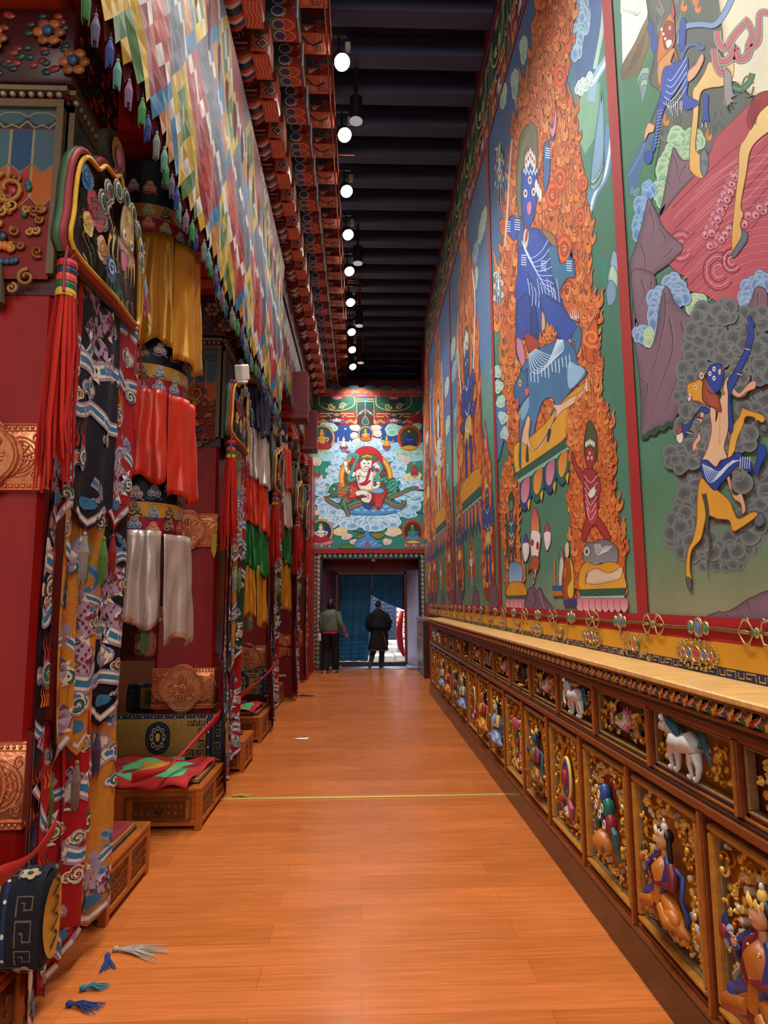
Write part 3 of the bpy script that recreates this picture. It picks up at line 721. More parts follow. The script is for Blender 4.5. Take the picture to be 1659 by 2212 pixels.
up=[(-1,'conch','small frieze panel with white spiral shell at the near edge of the picture'),(0,'lion','small frieze panel with leaping white lion with teal mane'),
(1,'lotus','small frieze panel with pink lotus between blue scrolls, beside the white lion'),(2,'elephant','small frieze panel with white elephant carrying a red load'),
(3,'lotus','pink lotus frieze panel just beyond the white elephant'),(4,'gem','small frieze panel with a dark brown glossy jewel, nearer of the two'),
(5,'lotus','pink lotus frieze panel between the dark jewel and the teal wing'),(6,'wing','small frieze panel with teal and white wing, nearer of the two')]
up_p={}
for k,kd,lb in up:
 up_p[k]=upper_unit(k,kd,lb,up_p.get(1)if kd=='lotus' and 1 in up_p else None)
for i,(k,s_,lb)in enumerate([(7,1,'pink lotus frieze panel beyond the nearer teal wing'),(8,4,'dark jewel frieze panel, farther of the two'),(9,1,'pink lotus frieze panel beyond the farther dark jewel'),(10,6,'teal wing frieze panel, farther of the two'),
(11,1,'pink lotus frieze panel, last lotus before the doorway'),(12,0,'white lion frieze panel, second from the doorway end'),(13,2,'white elephant frieze panel closest to the doorway')]):
 upper_unit(k,'',lb,up_p[s_])
t=empty('recessed_cabinet',(1.34,14.1,0)); tag(t,'short grey-brown carved cabinet in the wall recess next to the doorway','cabinet')
b_=MB().box((0,0,0),(.2,1.6,1.25),'#3c2820',bev=.01); b_.box((-.03,-.02,1.2),(.2,1.65,1.26),'#8a8078',bev=.006)
for q in range(4):
 b_.box((-.012,.08+q*.38,.25),(.01,.40+q*.38,.82),'#8a6a3c',bev=.006); b_.box((-.02,.12+q*.38,.29),(.0,.36+q*.38,.78),'#5c4a48',bev=.004); b_.box((-.012,.08+q*.38,.92),(.01,.40+q*.38,1.12),'#8a6a3c',bev=.006)
b_.build('cabinet_body',WOODC,t)
def jewel_cluster(y):
 t=empty('jewel_cluster',(XR-.0085,y,1.527)); t.scale=(.6,1,.8); tag(t,'gilt-framed trio of blue and green oval stones on the red band of the wall','wall ornament','jewel trios on the red band')
 m=MB(); g_=MB()
 for dy,r_,c_ in((-.062,.026,'#4f8a74'),(0,.04,'#5f86b4'),(.062,.026,'#4f8a74')):
  m.tube([(-.012,dy+r_*.72*math.cos(a),r_*1.15*math.sin(a))for a in[i*PI/9 for i in range(19)]],.0055,n=6)
  m.tube([(-.008,dy+r_*.95*math.cos(a),r_*1.4*math.sin(a))for a in[i*PI/9 for i in range(19)]],.003,n=5)
  g_.ell((-.008,dy,0),(.012,r_*.62,r_*1.0),c_,14,10)
 m.build('gilt_mount',BRASS,t,smooth=True); g_.build('stone',mat('polished_stone',attr=True,rough=.15,spec=.6),t,smooth=True); return t
def vajra(y):
 t=empty('gilt_vajra',(XR-.0085,y,1.525)); t.scale=(.6,1,.9); tag(t,'openwork gilt double-pronged emblem on the red band of the wall','wall ornament','pronged gilt emblems on the red band')
 m=MB()
 for d_ in(-1,1):
  for q in(-1,1):
   m.tube([(-.012,d_*.02,q*.006),(-.02,d_*.045,q*.045),(-.016,d_*.075,q*.05),(-.012,d_*.105,q*.022),(-.012,d_*.12,0)],[.004,.006,.006,.004,.003],n=6)
   m.ell((-.016,d_*.05,q*.05),(.006,.012,.010),None,8,6)
  m.ell((-.014,d_*.075,0),(.008,.03,.008),None,10,6)
  m.tube([(-.01,d_*.03,a)for a in(-.02,0,.02)],.005,n=6)
 m.ell((-.012,0,0),(.012,.017,.022),None,12,8); m.tube([(-.008,-.02,0),(-.008,.02,0)],.008)
 m.build('gilt_mount',BRASS,t,smooth=True); MB().ell((-.02,0,0),(.008,.010,.014),'#4f8a74',10,8).build('stone',MATS['polished_stone'],t,smooth=True); return t
jc=jewel_cluster(2.76); vj=vajra(2.34)
def relab(o,txt):o['label']=txt; return o
relab(jc,'nearest blue and green stone trio on the red wall band'); relab(vj,'nearest pronged gilt emblem on the red wall band, by the right picture edge')
for i in range(1,14):
 y=2.76+.845*i
 if y<13.9:relab(dup(jc,(XR-.0085,y,1.527)),ORD[i]+' gilt-framed stone trio along the red wall band from the right')
 y=2.34+.845*i
 if y<13.9:relab(dup(vj,(XR-.0085,y,1.525)),ORD[i]+' openwork pronged gilt emblem along the red wall band from the right')
chm=MB()
for q in(-1,0,1):chm.tube([(XR-.014,1.2+.2*i,1.525+q*.005+.003*math.sin(i*1.9))for i in range(64)],.0028,n=5)
o=chm.build('wall_rope',BRASS,smooth=True); tag(o,'twisted gilt cord linking the ornaments along the red band','cord')
def medallion(y,oval):
 t=empty('jewelled_medallion' if oval else 'scroll_medallion',(XR-.0085,y,1.414)); t.scale=(.6,1.35,.95); m=MB(); g_=MB(); z0=0
 if oval:
  tag(t,'oval gilt medallion with a row of red and blue stones on the yellow band','wall ornament','oval medallions on the yellow band')
  for a in range(28):
   w=2*PI*a/28; hy=.125*math.cos(w); hz=(.062-.0)*math.sin(w); m.ell((-.01,hy,hz),(.006,.009,.008),None,6,5)
   if a%2==0:spiral3(m,.102*math.cos(w),.045*math.sin(w),.012,.003,-.008,None,a0=w,n=8,lift=.006)
  for dy,r_,c_ in((-.085,.015,'#b04a5c'),(-.047,.018,'#4a78a4'),(0,.026,'#b8404c'),(.047,.018,'#4a78a4'),(.085,.015,'#b04a5c')):
   m.tube([(-.012,dy+r_*math.cos(a),r_*1.35*math.sin(a))for a in[i*PI/7 for i in range(15)]],.004,n=5); g_.ell((-.008,dy,0),(.01,r_*.75,r_*1.1),c_,10,8)
 else:
  tag(t,'butterfly-shaped gilt scroll ornament with orange centre stone on the yellow band','wall ornament','scroll ornaments on the yellow band')
  r_=random.Random(5)
  for dy in(-1,1):
   for dz in(-1,1):
    for q in range(4):spiral3(m,dy*(.035+q*.03),dz*(.022+(q%2)*.026+q*.004),.018,.004,-.008,None,a0=q+dy,d=dy*dz,n=10,lift=.008)
   g_.box((-.012,dy*.035-.01,-.022),(0,dy*.035+.01,.022),'#2c6a70',bev=.003)
  g_.ell((-.008,0,0),(.014,.018,.03),'#c45c24',12,8); m.tube([(-.012,.022*math.cos(a),.036*math.sin(a))for a in[i*PI/8 for i in range(17)]],.004,n=5)
 m.build('gilt_mount',BRASS,t,smooth=True); g_.build('stone',MATS['polished_stone'],t,smooth=True); return t
mo=medallion(2.79,True); ms=medallion(3.43,False)
for i in range(1,9):relab(dup(mo,(XR-.0085,2.79+1.28*i,1.414)),ORD[i]+' oval gilt medallion with red and blue stones along the yellow band')
for i in range(1,9):
 if 3.43+1.28*i<13.9:relab(dup(ms,(XR-.0085,3.43+1.28*i,1.414)),ORD[i]+' butterfly-shaped gilt scroll ornament along the yellow band')
relab(mo,'nearest and largest-looking oval gilt medallion on the yellow band'); relab(ms,'nearest butterfly-shaped gilt ornament with orange stone on the yellow band')
# ================================================================ COLUMNS
rs=random.Random(7)
COL=[(1,2.95,-1.71),(2,6.05,-1.60),(3,9.05,-1.55),(4,11.65,-1.46),(5,14.0,-1.44)]
EMB=mat('embossed_copper_relief','#e08a5c',rough=.3,metal=.65,noise=.2,nscale=30,bump=.35,bscale=45)
def copper_band(z0,z1,hw,name='copper_band',parent=None,med=True):
 """raised copper band round the shaft, beaded rims, scrolls and a quatrefoil medallion on the front"""
 m=MB(); h=z1-z0; y0=-.012
 m.box((-hw-.012,y0,z0),(hw+.012,2*hw+.012,z1),bev=.004)
 for zz in(z0+.018,z1-.018):
  n=int(hw*2/.026)
  for i in range(n):
   m.ell((-hw+(i+.5)*2*hw/n,y0-.003,zz),(.009,.007,.009),None,8,6)
   m.ell((hw+.014,(i+.5)*2*hw/n,zz),(.007,.009,.009),None,6,4)
  m.box((-hw-.014,y0-.006,zz-.016),(hw+.014,y0+.01,zz-.012)); m.box((-hw-.014,y0-.006,zz+.012),(hw+.014,y0+.01,zz+.016))
 r_=random.Random(3)
 for sx in(-1,1):
  for q in range(5):
   cx,cz=sx*(hw*.62),(z0+z1)/2; rr=h*(.30-q*.055)
   if rr>0:m.tube([(cx+rr*math.cos(a),y0-.004,cz+rr*math.sin(a))for a in[i*PI/8 for i in range(17)]],.004,n=5)
  for q in range(12):
   a=q*PI/6; m.tube([(sx*hw*.62+.02*math.cos(a),y0-.004,(z0+z1)/2+.02*math.sin(a)),(sx*hw*.62+h*.22*math.cos(a+.3),y0-.006,(z0+z1)/2+h*.22*math.sin(a+.3))],.005,n=5)
  for sz in(-1,1):
   for(fx,rr)in((.95,.026),(.30,.028),(.42,.018)):
    pts=[];
    for k in range(13):
     t=k/12; a=sz*1.2+sx*sz*t*8; q=rr*(1-.8*t); pts.append((sx*hw*fx+q*math.cos(a),y0-.006,(z0+z1)/2+sz*h*.27+q*math.sin(a)))
    m.tube(pts,.0045,n=5)
 for k in range(9):
  yy=.04+k*(2*hw-.06)/8
  m.tube([(hw+.016,yy+.022*math.cos(a),(z0+z1)/2+(.0 if k%2 else .03)+.03*math.sin(a))for a in[i*PI/5 for i in range(9)]],.004,n=5)
 o=m.build(name,EMB,parent,smooth=True)
 if med:
  q=MB(); cz=(z0+z1)/2; R_=h*.42
  for r_k,yk in((1.0,-.028),(.93,-.036)):
   pts=[]
   for k in range(48):
    a=2*PI*k/48; rr=R_*r_k*(1.12+.18*abs(math.cos(2*a))**.6-.10*(1-abs(math.cos(2*a))))
    pts.append((rr*math.cos(a)*1.08,rr*math.sin(a)*1.12))
   q.prism(pts,lambda u,v,d:Vector((u,d,cz+v)),yk,y0+.004)
  for rr in(.95,.86,.34,.26):q.tube([(R_*rr*1.08*math.cos(a)*(1.12+.12*abs(math.cos(2*a))),-.037,cz+R_*rr*1.1*math.sin(a)*(1.12+.12*abs(math.cos(2*a))))for a in[i*PI/16 for i in range(33)]],.0045,n=5)
  for k in range(4):
   a=k*PI/2
   for s_ in(-1,0,1):q.tube([(R_*.3*math.cos(a+s_*.3),-.037,cz+R_*.3*math.sin(a+s_*.3)),(R_*.6*math.cos(a+s_*.42),-.042,cz+R_*.6*math.sin(a+s_*.42)),(R_*.8*math.cos(a+s_*.12),-.038,cz+R_*.8*math.sin(a+s_*.12))],.006,n=5)
   for s_ in(-1,1):q.tube([(R_*.72*math.cos(a+PI/4)+.022*math.cos(w*s_),-.038,cz+R_*.72*math.sin(a+PI/4)+.022*math.sin(w*s_))for w in[i*.7 for i in range(9)]],.0045,n=5)
  for k in range(8):q.ell((R_*.16*math.cos(k*PI/4),-.04,cz+R_*.16*math.sin(k*PI/4)),(.014,.008,.014),None,8,6)
  q.ell((0,-.042,cz),(.016,.012,.016),None,10,8)
  q.build('medallion',EMB,o,smooth=True)
 return o
def capital_panel(parent,hw,z0,z1,side):
 """painted and carved panel under the capital: frame, scalloped valance, arrow drops, gilt scrolls, lotus, bell"""
 w=hw; H=z1-z0; fr_=MB(); c_='#6c5a3c'
 P=(lambda u,v,d:Vector((u,-.02-d,v)))if not side else(lambda u,v,d:Vector((w+.02+d,w+u,v)))
 def bx(u0,u1,v0,v1,d0,d1,col):a,b=P(u0,v0,d0),P(u1,v1,d1); fr_.box(a,b,col)
 bx(-w,-w+.035,z0+.16*H,z1,-.02,.018,c_); bx(w-.035,w,z0+.16*H,z1,-.02,.018,c_); bx(-w,w,z1-.04,z1,-.02,.02,c_)
 for k in range(int(w*2/.045)):fr_.ell(P(-w+.025+k*.045,z1+.03,.01),.015,'#9a8a74',8,6)
 bx(-w-.01,w+.01,z1+.05,z1+.075,-.02,.02,'#7c6a50')
 fr_.build('panel_frame',LACQ,parent,smooth=False)
 a=Art(); a.rect(-w+.03,z0+.14*H,w-.03,z1-.03,'#7c1a16')
 iw=w-.035; t=z1-.04
 a.rect(-iw,t-.30*H,iw,t,'#8e2a1c'); a.rect(-iw,t-.1*H,iw,t,'#30302c')
 for k in range(3):
  x=-iw+(k+.5)*2*iw/3; r_=iw/3
  a.poly([(x-r_,t),(x+r_,t),(x+r_,t-.035*H),(x+r_*.7,t-.015*H-.05*H),(x,t-.085*H),(x-r_*.7,t-.065*H),(x-r_,t-.035*H)],'#3c5a60')
  a.stroke([(x-r_,t-.04*H),(x-r_*.5,t-.02*H),(x,t-.018*H),(x+r_*.5,t-.02*H),(x+r_,t-.04*H)],.008,'#8a7c60')
  a.stroke([(x-r_,t-.06*H),(x-r_*.5,t-.095*H),(x,t-.08*H),(x+r_*.5,t-.095*H),(x+r_,t-.06*H)],.01,'#8a7c60')
 for k in range(4):
  x0=-iw+k*2*iw/4; x1=x0+2*iw/4; xm=(x0+x1)/2; b=t-.105*H
  c2=('#2a4a6a','#46606c')[k%2]
  for j,(e,cc)in enumerate(((0,'#9a8a64'),(.006,c2))):a.poly([(x0+e,b),(x1-e,b),(x1-e,b-.17*H),(xm,b-.21*H+e),(x0+e,b-.17*H)],cc)
  for j,(e,cc)in enumerate(((0,'#9a8a64'),(.006,('#a8322c','#b4581c')[k%2]))):a.poly([(xm-iw/4+e,b-.175*H),(xm,b-.215*H-e),(xm+iw/4-e,b-.175*H),(xm+iw/4-e,b-.33*H),(xm,b-.385*H+e),(xm-iw/4+e,b-.33*H)],cc)
 a.build('painted_lambrequin',PAINT,P,parent)
 m=MB(); m.col=L('#b07c34')
 r_=random.Random(9)
 def sc3(cx,cz,r,ww,col,d=1,a0=0,turns=1.3):
  pts=[P(cx+r*(1-.8*k/14)*math.cos(a0+d*turns*2*PI*k/14),cz+r*(1-.8*k/14)*math.sin(a0+d*turns*2*PI*k/14),.012+.01*k/14)for k in range(15)]
  m.tube(pts,[ww*(1-.4*k/14)for k in range(15)],col,n=6)
 sc3(.02,z0+.56*H,iw*.42,.014,'#b07c34',1,2); m.ell(P(.02,z0+.56*H,.0),(.03,.012,.03),'#a01c2c',10,8)
 for k in range(64):
  cx=r_.uniform(-iw*.85,iw*.85); cz=z0+H*r_.uniform(.26,.62)
  if abs(cx-.02)<iw*.35 and abs(cz-z0-.56*H)<.05:continue
  if k%3:sc3(cx,cz,r_.uniform(.018,.034),.008,('#b07c34','#9a5c28','#c09040')[k%3],r_.choice((-1,1)),r_.random()*6)
  else:m.ell(P(cx,cz,.01),(.016,.012,.02),('#c06a24','#2c5a7c','#3c6a50','#b04830')[k%4],8,6)
 for k in range(7):
  an=-1.3+2.6*k/6; m.ell(P(math.sin(an)*.045,z0+.27*H+.02*math.cos(an),.016),(.016,.012,.024),'#cc7426',8,6)
  m.ell(P(math.sin(an)*.07,z0+.225*H-.01*math.cos(an),.01),(.02,.01,.018),'#2c4c70',8,6)
 m.ell(P(0,z0+.33*H,.016),(.03,.016,.03),'#26303c',10,8)
 for s_ in(-1,1):
  sc3(s_*iw*.6,z0+.14*H,.045,.011,'#a8763c',s_,1.5); sc3(s_*iw*.3,z0+.09*H,.026,.009,'#a8763c',-s_,1.5)
 m.tube([P(0,z0+.2*H,.01),P(0,z0+.1*H,.012),P(0,z0+.02*H,.01)],[.012,.03,.04],'#6c6048',n=8); m.ell(P(0,z0,.01),.014,'#6c6048',8,6)
 m.build('carved_scrollwork',LACQ,parent,smooth=True)
def column(i,y,x,label):
 t=empty('temple_column',(x,y,0)); tag(t,label,'column','red temple columns in a row')
 hw0,hw1=(.28,.235)if i<5 else(.26,.22)
 def prof(z):return hw0+(hw1-hw0)*z/4.3
 m=MB(); ys=hw0
 def sq(h,z):
  c=.025; cy=ys; return[(-h+c,cy-h,z),(h-c,cy-h,z),(h,cy-h+c,z),(h,cy+h-c,z),(h-c,cy+h,z),(-h+c,cy+h,z),(-h,cy+h-c,z),(-h,cy-h+c,z)]
 zs=[0,.12,.121,1,2,3,4.3]; V=[]; Fc=[]
 for z in zs:V+=sq(prof(z)+(.03 if z<.121 else 0),z)
 for a in range(len(zs)-1):
  for k in range(8):Fc.append((a*8+k,a*8+(k+1)%8,(a+1)*8+(k+1)%8,(a+1)*8+k))
 m.add(V,Fc); m.build('shaft',REDLAC,t)
 for(z0,z1)in((.70,1.055),(2.15,2.46)):copper_band(z0,z1,prof((z0+z1)/2)-.004,parent=t)
 ch=bpy.data.objects.new('capital',None); ch.location=(0,ys-hw1,0)
 cap=MB(); k_=prof(3.6)
 cap.box((-k_-.02,.0,3.1),(k_+.02,2*k_+.02,4.12),'#4a1812'); cap.box((-k_-.05,-.03,4.2),(k_+.05,2*k_+.05,4.62),'#3c1210',bev=.02)
 r_=random.Random(4)
 for q in range(64):
  u=r_.uniform(-k_,k_); z=r_.uniform(4.24,4.58); cap.ell((u,-.032,z),(.024,.008,.018),('#7c1c18','#24382c','#8c2a1c','#1c2c30')[q%4],8,6)
  cap.ell((k_+.052,u+k_,z),(.008,.024,.018),('#7c1c18','#24382c','#8c2a1c','#1c2c30')[(q+1)%4],8,6)
 for(u,z)in((-.12,4.42),(.16,4.46),(k_+.05,4.3)):
  for a in range(6):cap.ell((u+.05*math.cos(a*1.05),-.05,z+.05*math.sin(a*1.05)),(.03,.010,.026),'#a85a1c' if a%2 else '#8c4418',8,6)
  cap.ell((u,-.06,z),(.03,.016,.03),'#2c4468',10,8)
 co=cap.build('capital_block',LACQ,t,smooth=True); co.location.y=ys-k_-.01
 e=bpy.data.objects.new('capital_panels',None);
 hold=bpy.data.objects.new('carved_capital_front',None); C.objects.link(hold); hold.parent=t; hold.location=(0,ys-k_-.01,0)
 capital_panel(hold,k_+.01,3.02,4.10,False)
 h2=bpy.data.objects.new('carved_capital_side',None); C.objects.link(h2); h2.parent=t; h2.location=(0,ys-k_-.01,0)
 capital_panel(h2,k_+.01,3.02,4.10,True)
 return t
clabel=['nearest thick red lacquered column at the left edge with copper bands','second red column, standing behind the striped bolster and the green-patched cloth','third red column from the viewer, above the far dark bolster',
'fourth red column, wrapped with white ties, beside the far brocade hangings','fifth and smallest red column, a pilaster next to the red boxes by the doorway']
c0=column(1,COL[0][1],COL[0][2],clabel[0])
def dup3(o,parent=None):
 r=o.copy(); C.objects.link(r); r.parent=parent
 for ch in list(o.children):dup3(ch,r)
 return r
for(i,y,x),lb in list(zip(COL,clabel))[1:]:
 r=dup3(c0); r.location=(x,y,0); r['label']=lb
def corbel(y,x,label):
 t=empty('stepped_corbel',(x,y+.28,4.62)); tag(t,label,'corbel','orange-red stepped corbels on the columns')
 z=0
 for q,(h,l)in enumerate(((.11,.42),(.12,.72),(.13,1.0),(.14,1.28),(.10,1.42))):
  m=MB(); m.box((-.21-q*.008,-l,z),(.21+q*.008,l,z+h-.012),bev=.012)
  for s_ in(-1,1):m.tube([(-.2,s_*(l-.01),z+.02),(.2,s_*(l-.01),z+.02)],.02,n=8)
  m.build('stepped_board',ORANGERED,t,smooth=False); z+=h
 return t
k0=corbel(COL[0][1],COL[0][2],'orange-red stepped corbel over the nearest column, half hidden by the hanging patchwork')
for(i,y,x),lb in list(zip(COL,['','second orange-red stepped corbel, seen below the tasselled patchwork','third orange-red stepped corbel, above the third column','fourth orange-red stepped corbel, next to the square beam end','farthest stepped corbel near the end wall']))[1:]:
 r=dup(k0,(x,y+.28,4.62)); r['label']=lb; r.scale=(1,1 if y<8 else .84,1)
for nm,a,b,lb in(('lintel_beam',(-1.85,-.2,5.23),(-1.32,15.9,5.75),'long dark red beam running along the top of the column row'),):
 o=MB().box(a,b,bev=.02).build(nm,DARKRED); tag(o,lb,'beam')
o=MB().box((-1.9,-.2,5.76),(-1.22,15.85,6.28),bev=.01).build('frieze_board',mat('frieze_red','#5a1a16',rough=.6,noise=.3,nscale=5)); tag(o,'tall dark red frieze board above the long beam','beam')
for(y,lb)in((11.2,'nearer square red beam end jutting over the aisle'),(13.6,'farther square red beam end jutting over the aisle')):
 o=MB().box((-1.7,y,4.86),(-.95,y+.35,5.72),bev=.015).box((-1.7,y-.02,4.84),(-.94,y+.37,4.9),bev=.01).build('cross_beam',mat('maroon_beam','#5c1418',rough=.45,noise=.15)); tag(o,lb,'beam','square beam ends')
def bracket_proto(kind):
 if kind=='A':X0,X1,z,h,d=-1.28,-.86,6.72,.34,.30
 elif kind=='B':X0,X1,z,h,d=-1.0,-.60,7.22,.27,.28
 else:X0,X1,z,h,d=-.74,-.34,7.72,.28,.28
 t=empty('painted_bracket',(X1,0,z)); W_=X0-X1
 w=-W_
 if kind=='B':prof=[(0,0),(-w,0),(-w,h),(0,h)]
 elif kind=='A':prof=cr([(0,.10),(-.03,.03),(-.08,.02),(-.14,.06),(-.18,.02),(-.25,-.03),(-.33,0),(-.38,.08)],False,4)+[(-w,.1),(-w,h),(0,h)]
 else:prof=cr([(0,.06),(-.04,0),(-.12,.0),(-.16,.04),(-.22,0),(-.30,.01)],False,4)+[(-w,.02),(-w,h),(0,h)]
 m=MB(); m.prism(prof,lambda u,v,dd:Vector((u,dd,v)),0,d,{'A':'#b8442a','B':'#46553c','C':'#b04428'}[kind])
 if kind!='B':
  bc=['#c85a34','#d8b8a0','#26385c','#2f4638','#c8503c','#e0c0a8','#2c3c60','#b03c28']
  k=len(prof)-3
  for q in range(8):
   y0=d*(q/8); y1=d*((q+1)/8)
   vs=[]; fs=[]
   i0=0 if kind=='C' else int(k*.45)
   for i in range(i0,k):vs+=[(prof[i][0],y0,prof[i][1]-.003),(prof[i][0],y1,prof[i][1]-.003)]
   for i in range(k-i0-1):fs.append((2*i,2*i+1,2*i+3,2*i+2))
   if kind=='A':m.add(vs,fs,bc[q])
 m.build('bracket_block',LACQ,t)
 a=Art(); e=.012
 if kind=='A':
  a.poly([(p[0],p[1])for p in prof],'#6e1c1a')
  a.tr=lambda x,y:(min(max(x,-w+.005),-.004),max(y,.035))
  a.rect(-.17,.03,0,.22,'#cc6444')
  for q,c_ in enumerate(('#e0a888','#c8502c','#2c4a88','#d0c4b0','#34483c','#b04030')):a.disc(-.06,.12,.10-q*.016,.10-q*.016,c_,n=4,a0=0)
  for q in range(4):a.stroke([(-.42,.20-q*.04),(-.33,.12-q*.03),(-.2,.12-q*.025)],.02,('#d8b8a0','#26385c','#c8503c','#2f4638')[q],smooth=3)
  a.tr=None
  a.stroke([(-.40,.30),(-.34,.22),(-.26,.26),(-.22,.20),(-.12,.27),(-.05,.24)],.045,'#2c5a50',smooth=4); a.stroke([(-.40,.30),(-.34,.22),(-.26,.26),(-.22,.20),(-.12,.27),(-.05,.24)],.02,'#8a3c30',smooth=4)
  a.spiral(-.30,.2,.06,.028,'#26386c'); a.spiral(-.30,.2,.06,.012,'#d0a890'); a.spiral(-.10,.2,.04,.018,'#2c5a50')
 elif kind=='B':
  a.rect(-w,0,0,h,'#2c3a30')  # darker copy of the underside paint, shade put into the colours
  a.rect(-.20,0,0,h,'#8c2a20')
  for v in(.07,.2):
   a.disc(-.20,v,.065,.06,'#d8c4b0'); a.disc(-.20,v,.055,.05,'#26508c'); a.disc(-.20,v,.03,.028,'#6c3430')
   a.stroke([(-.16,v-.06),(-.12,v-.02),(-.13,v+.03),(-.08,v+.0),(-.04,v+.05)],.014,'#d88a60',smooth=4); a.disc(-.08,v+.01,.03,.035,'#b8402c',n=6)
  a.rect(-.03,0,-.015,h,'#2a5a9c'); a.rect(-.015,0,0,h,'#d8ccb0')
 else:
  a.poly([(p[0],p[1])for p in prof],'#7a2220')
  a.stroke([(-.38,.22),(-.30,.14),(-.24,.2),(-.20,.12),(-.12,.16),(-.06,.22),(-.01,.15)],.05,'#26304c',smooth=4); a.stroke([(-.38,.22),(-.30,.14),(-.24,.2),(-.20,.12),(-.12,.16),(-.06,.22),(-.01,.15)],.018,'#4a6a58',smooth=4)
  a.spiral(-.28,.18,.055,.02,'#2c4a48'); a.spiral(-.1,.1,.05,.018,'#c06048')
  for q in range(5):a.stroke([(-.25,.02),(-.28+q*.03,.09)],.009,'#e8b088')
 a.build('painted_front',PAINT,lambda u,v,dd:Vector((u,-dd-.001,v)),t)
 a=Art()
 if kind=='B':
  a.rect(-w,0,0,d,'#647450'); a.rect(-.20,0,0,d,'#a83c28')  # lighter copy of the front paint, floor bounce light put into the colours
  for v in(.08,.21):
   a.disc(-.20,v,.065,.06,'#e8c4a8'); a.disc(-.20,v,.055,.05,'#2a62a0'); a.disc(-.195,v,.03,.028,'#6c3430'); a.disc(-.09,v,.06,.055,'#c8522c',n=6); a.stroke([(-.16,v-.06),(-.1,v-.055),(-.05,v),(-.1,v+.055),(-.16,v+.05)],.010,'#e8a888',smooth=4)
  a.rect(-.03,0,-.015,d,'#2a5a9c'); a.rect(-.015,0,0,d,'#d8ccb0')
  a.build('painted_underside',PAINT,lambda u,v,dd:Vector((u,v,-dd-.001)),t)
 else:
  a.rect(-.16 if kind=='A' else-.33,.0,-.0,d,'#d0603c')
  for q in range(4):a.stroke([(-.02-q*.035,.03),(-.04-q*.03,.12),(-.01-q*.036,.2),(-.05-q*.03,.28)],.007,'#ecb49c',smooth=4)
  if kind=='C':a.stroke([(-.3,.05),(-.2,.16),(-.08,.1)],.03,'#26344c',smooth=4); a.disc(-.22,.2,.035,.05,'#d8884c',n=8); a.spiral(-.12,.2,.05,.012,'#3c5c48')
  a.build('painted_underside',PAINT,lambda u,v,dd:Vector((u,v,-.006-dd+(0.01 if kind=='A' else 0))),t)
 return t,X1,z
grp={'A':('lowest row: wide scrolled bracket with rainbow striped underside, above the hanging patchwork','lowest row of wide scrolled brackets'),'B':('middle row: square green bracket with blue and red petal edge, between the two scrolled rows','middle row of green brackets'),'C':('top row: red bracket with blue-green swirl directly below the dark joists','top row of red brackets')}
for kd in 'ABC':
 t,X1,z=bracket_proto(kd)
 tag(t,grp[kd][0],'bracket',grp[kd][1])
 n=0; y=4.9+{'A':0,'B':.1,'C':.2}[kd]
 while y<(15.5 if kd=='A' else 17.6):
  o=t if n==0 else dup(t)
  o['label']=ORD[n]+' '+{'A':'scrolled rainbow-striped bracket in the lowest row','B':'green bracket with blue petal edge in the middle row','C':'red swirl-painted bracket in the row under the joists'}[kd]+', from the near end'
  o.location=(X1,y,z); n+=1; y+=.572
for nm,a,b,m_,lb in(('bracket_rail',(-1.42,4.0,7.06),(-.93,18.1,7.21),'stepped_rail_maroon','maroon stepped rail carrying the green bracket row'),('bracket_rail',(-1.42,4.0,7.49),(-.66,18.1,7.71),'stepped_rail_maroon','maroon stepped rail carrying the top bracket row'),
('bracket_rail',(-1.42,4.0,8.0),(-.42,18.1,8.1),'stepped_rail_maroon','dark rail tucked under the joists'),('bracket_rail',(-1.42,4.0,6.3),(-1.18,18.1,7.06),'stepped_rail_maroon','deep maroon rail behind the lowest bracket row')):
 o=MB().box(a,b,bev=.01).build(nm,mat(m_,'#54191c',rough=.6,noise=.2)); tag(o,lb,'beam')
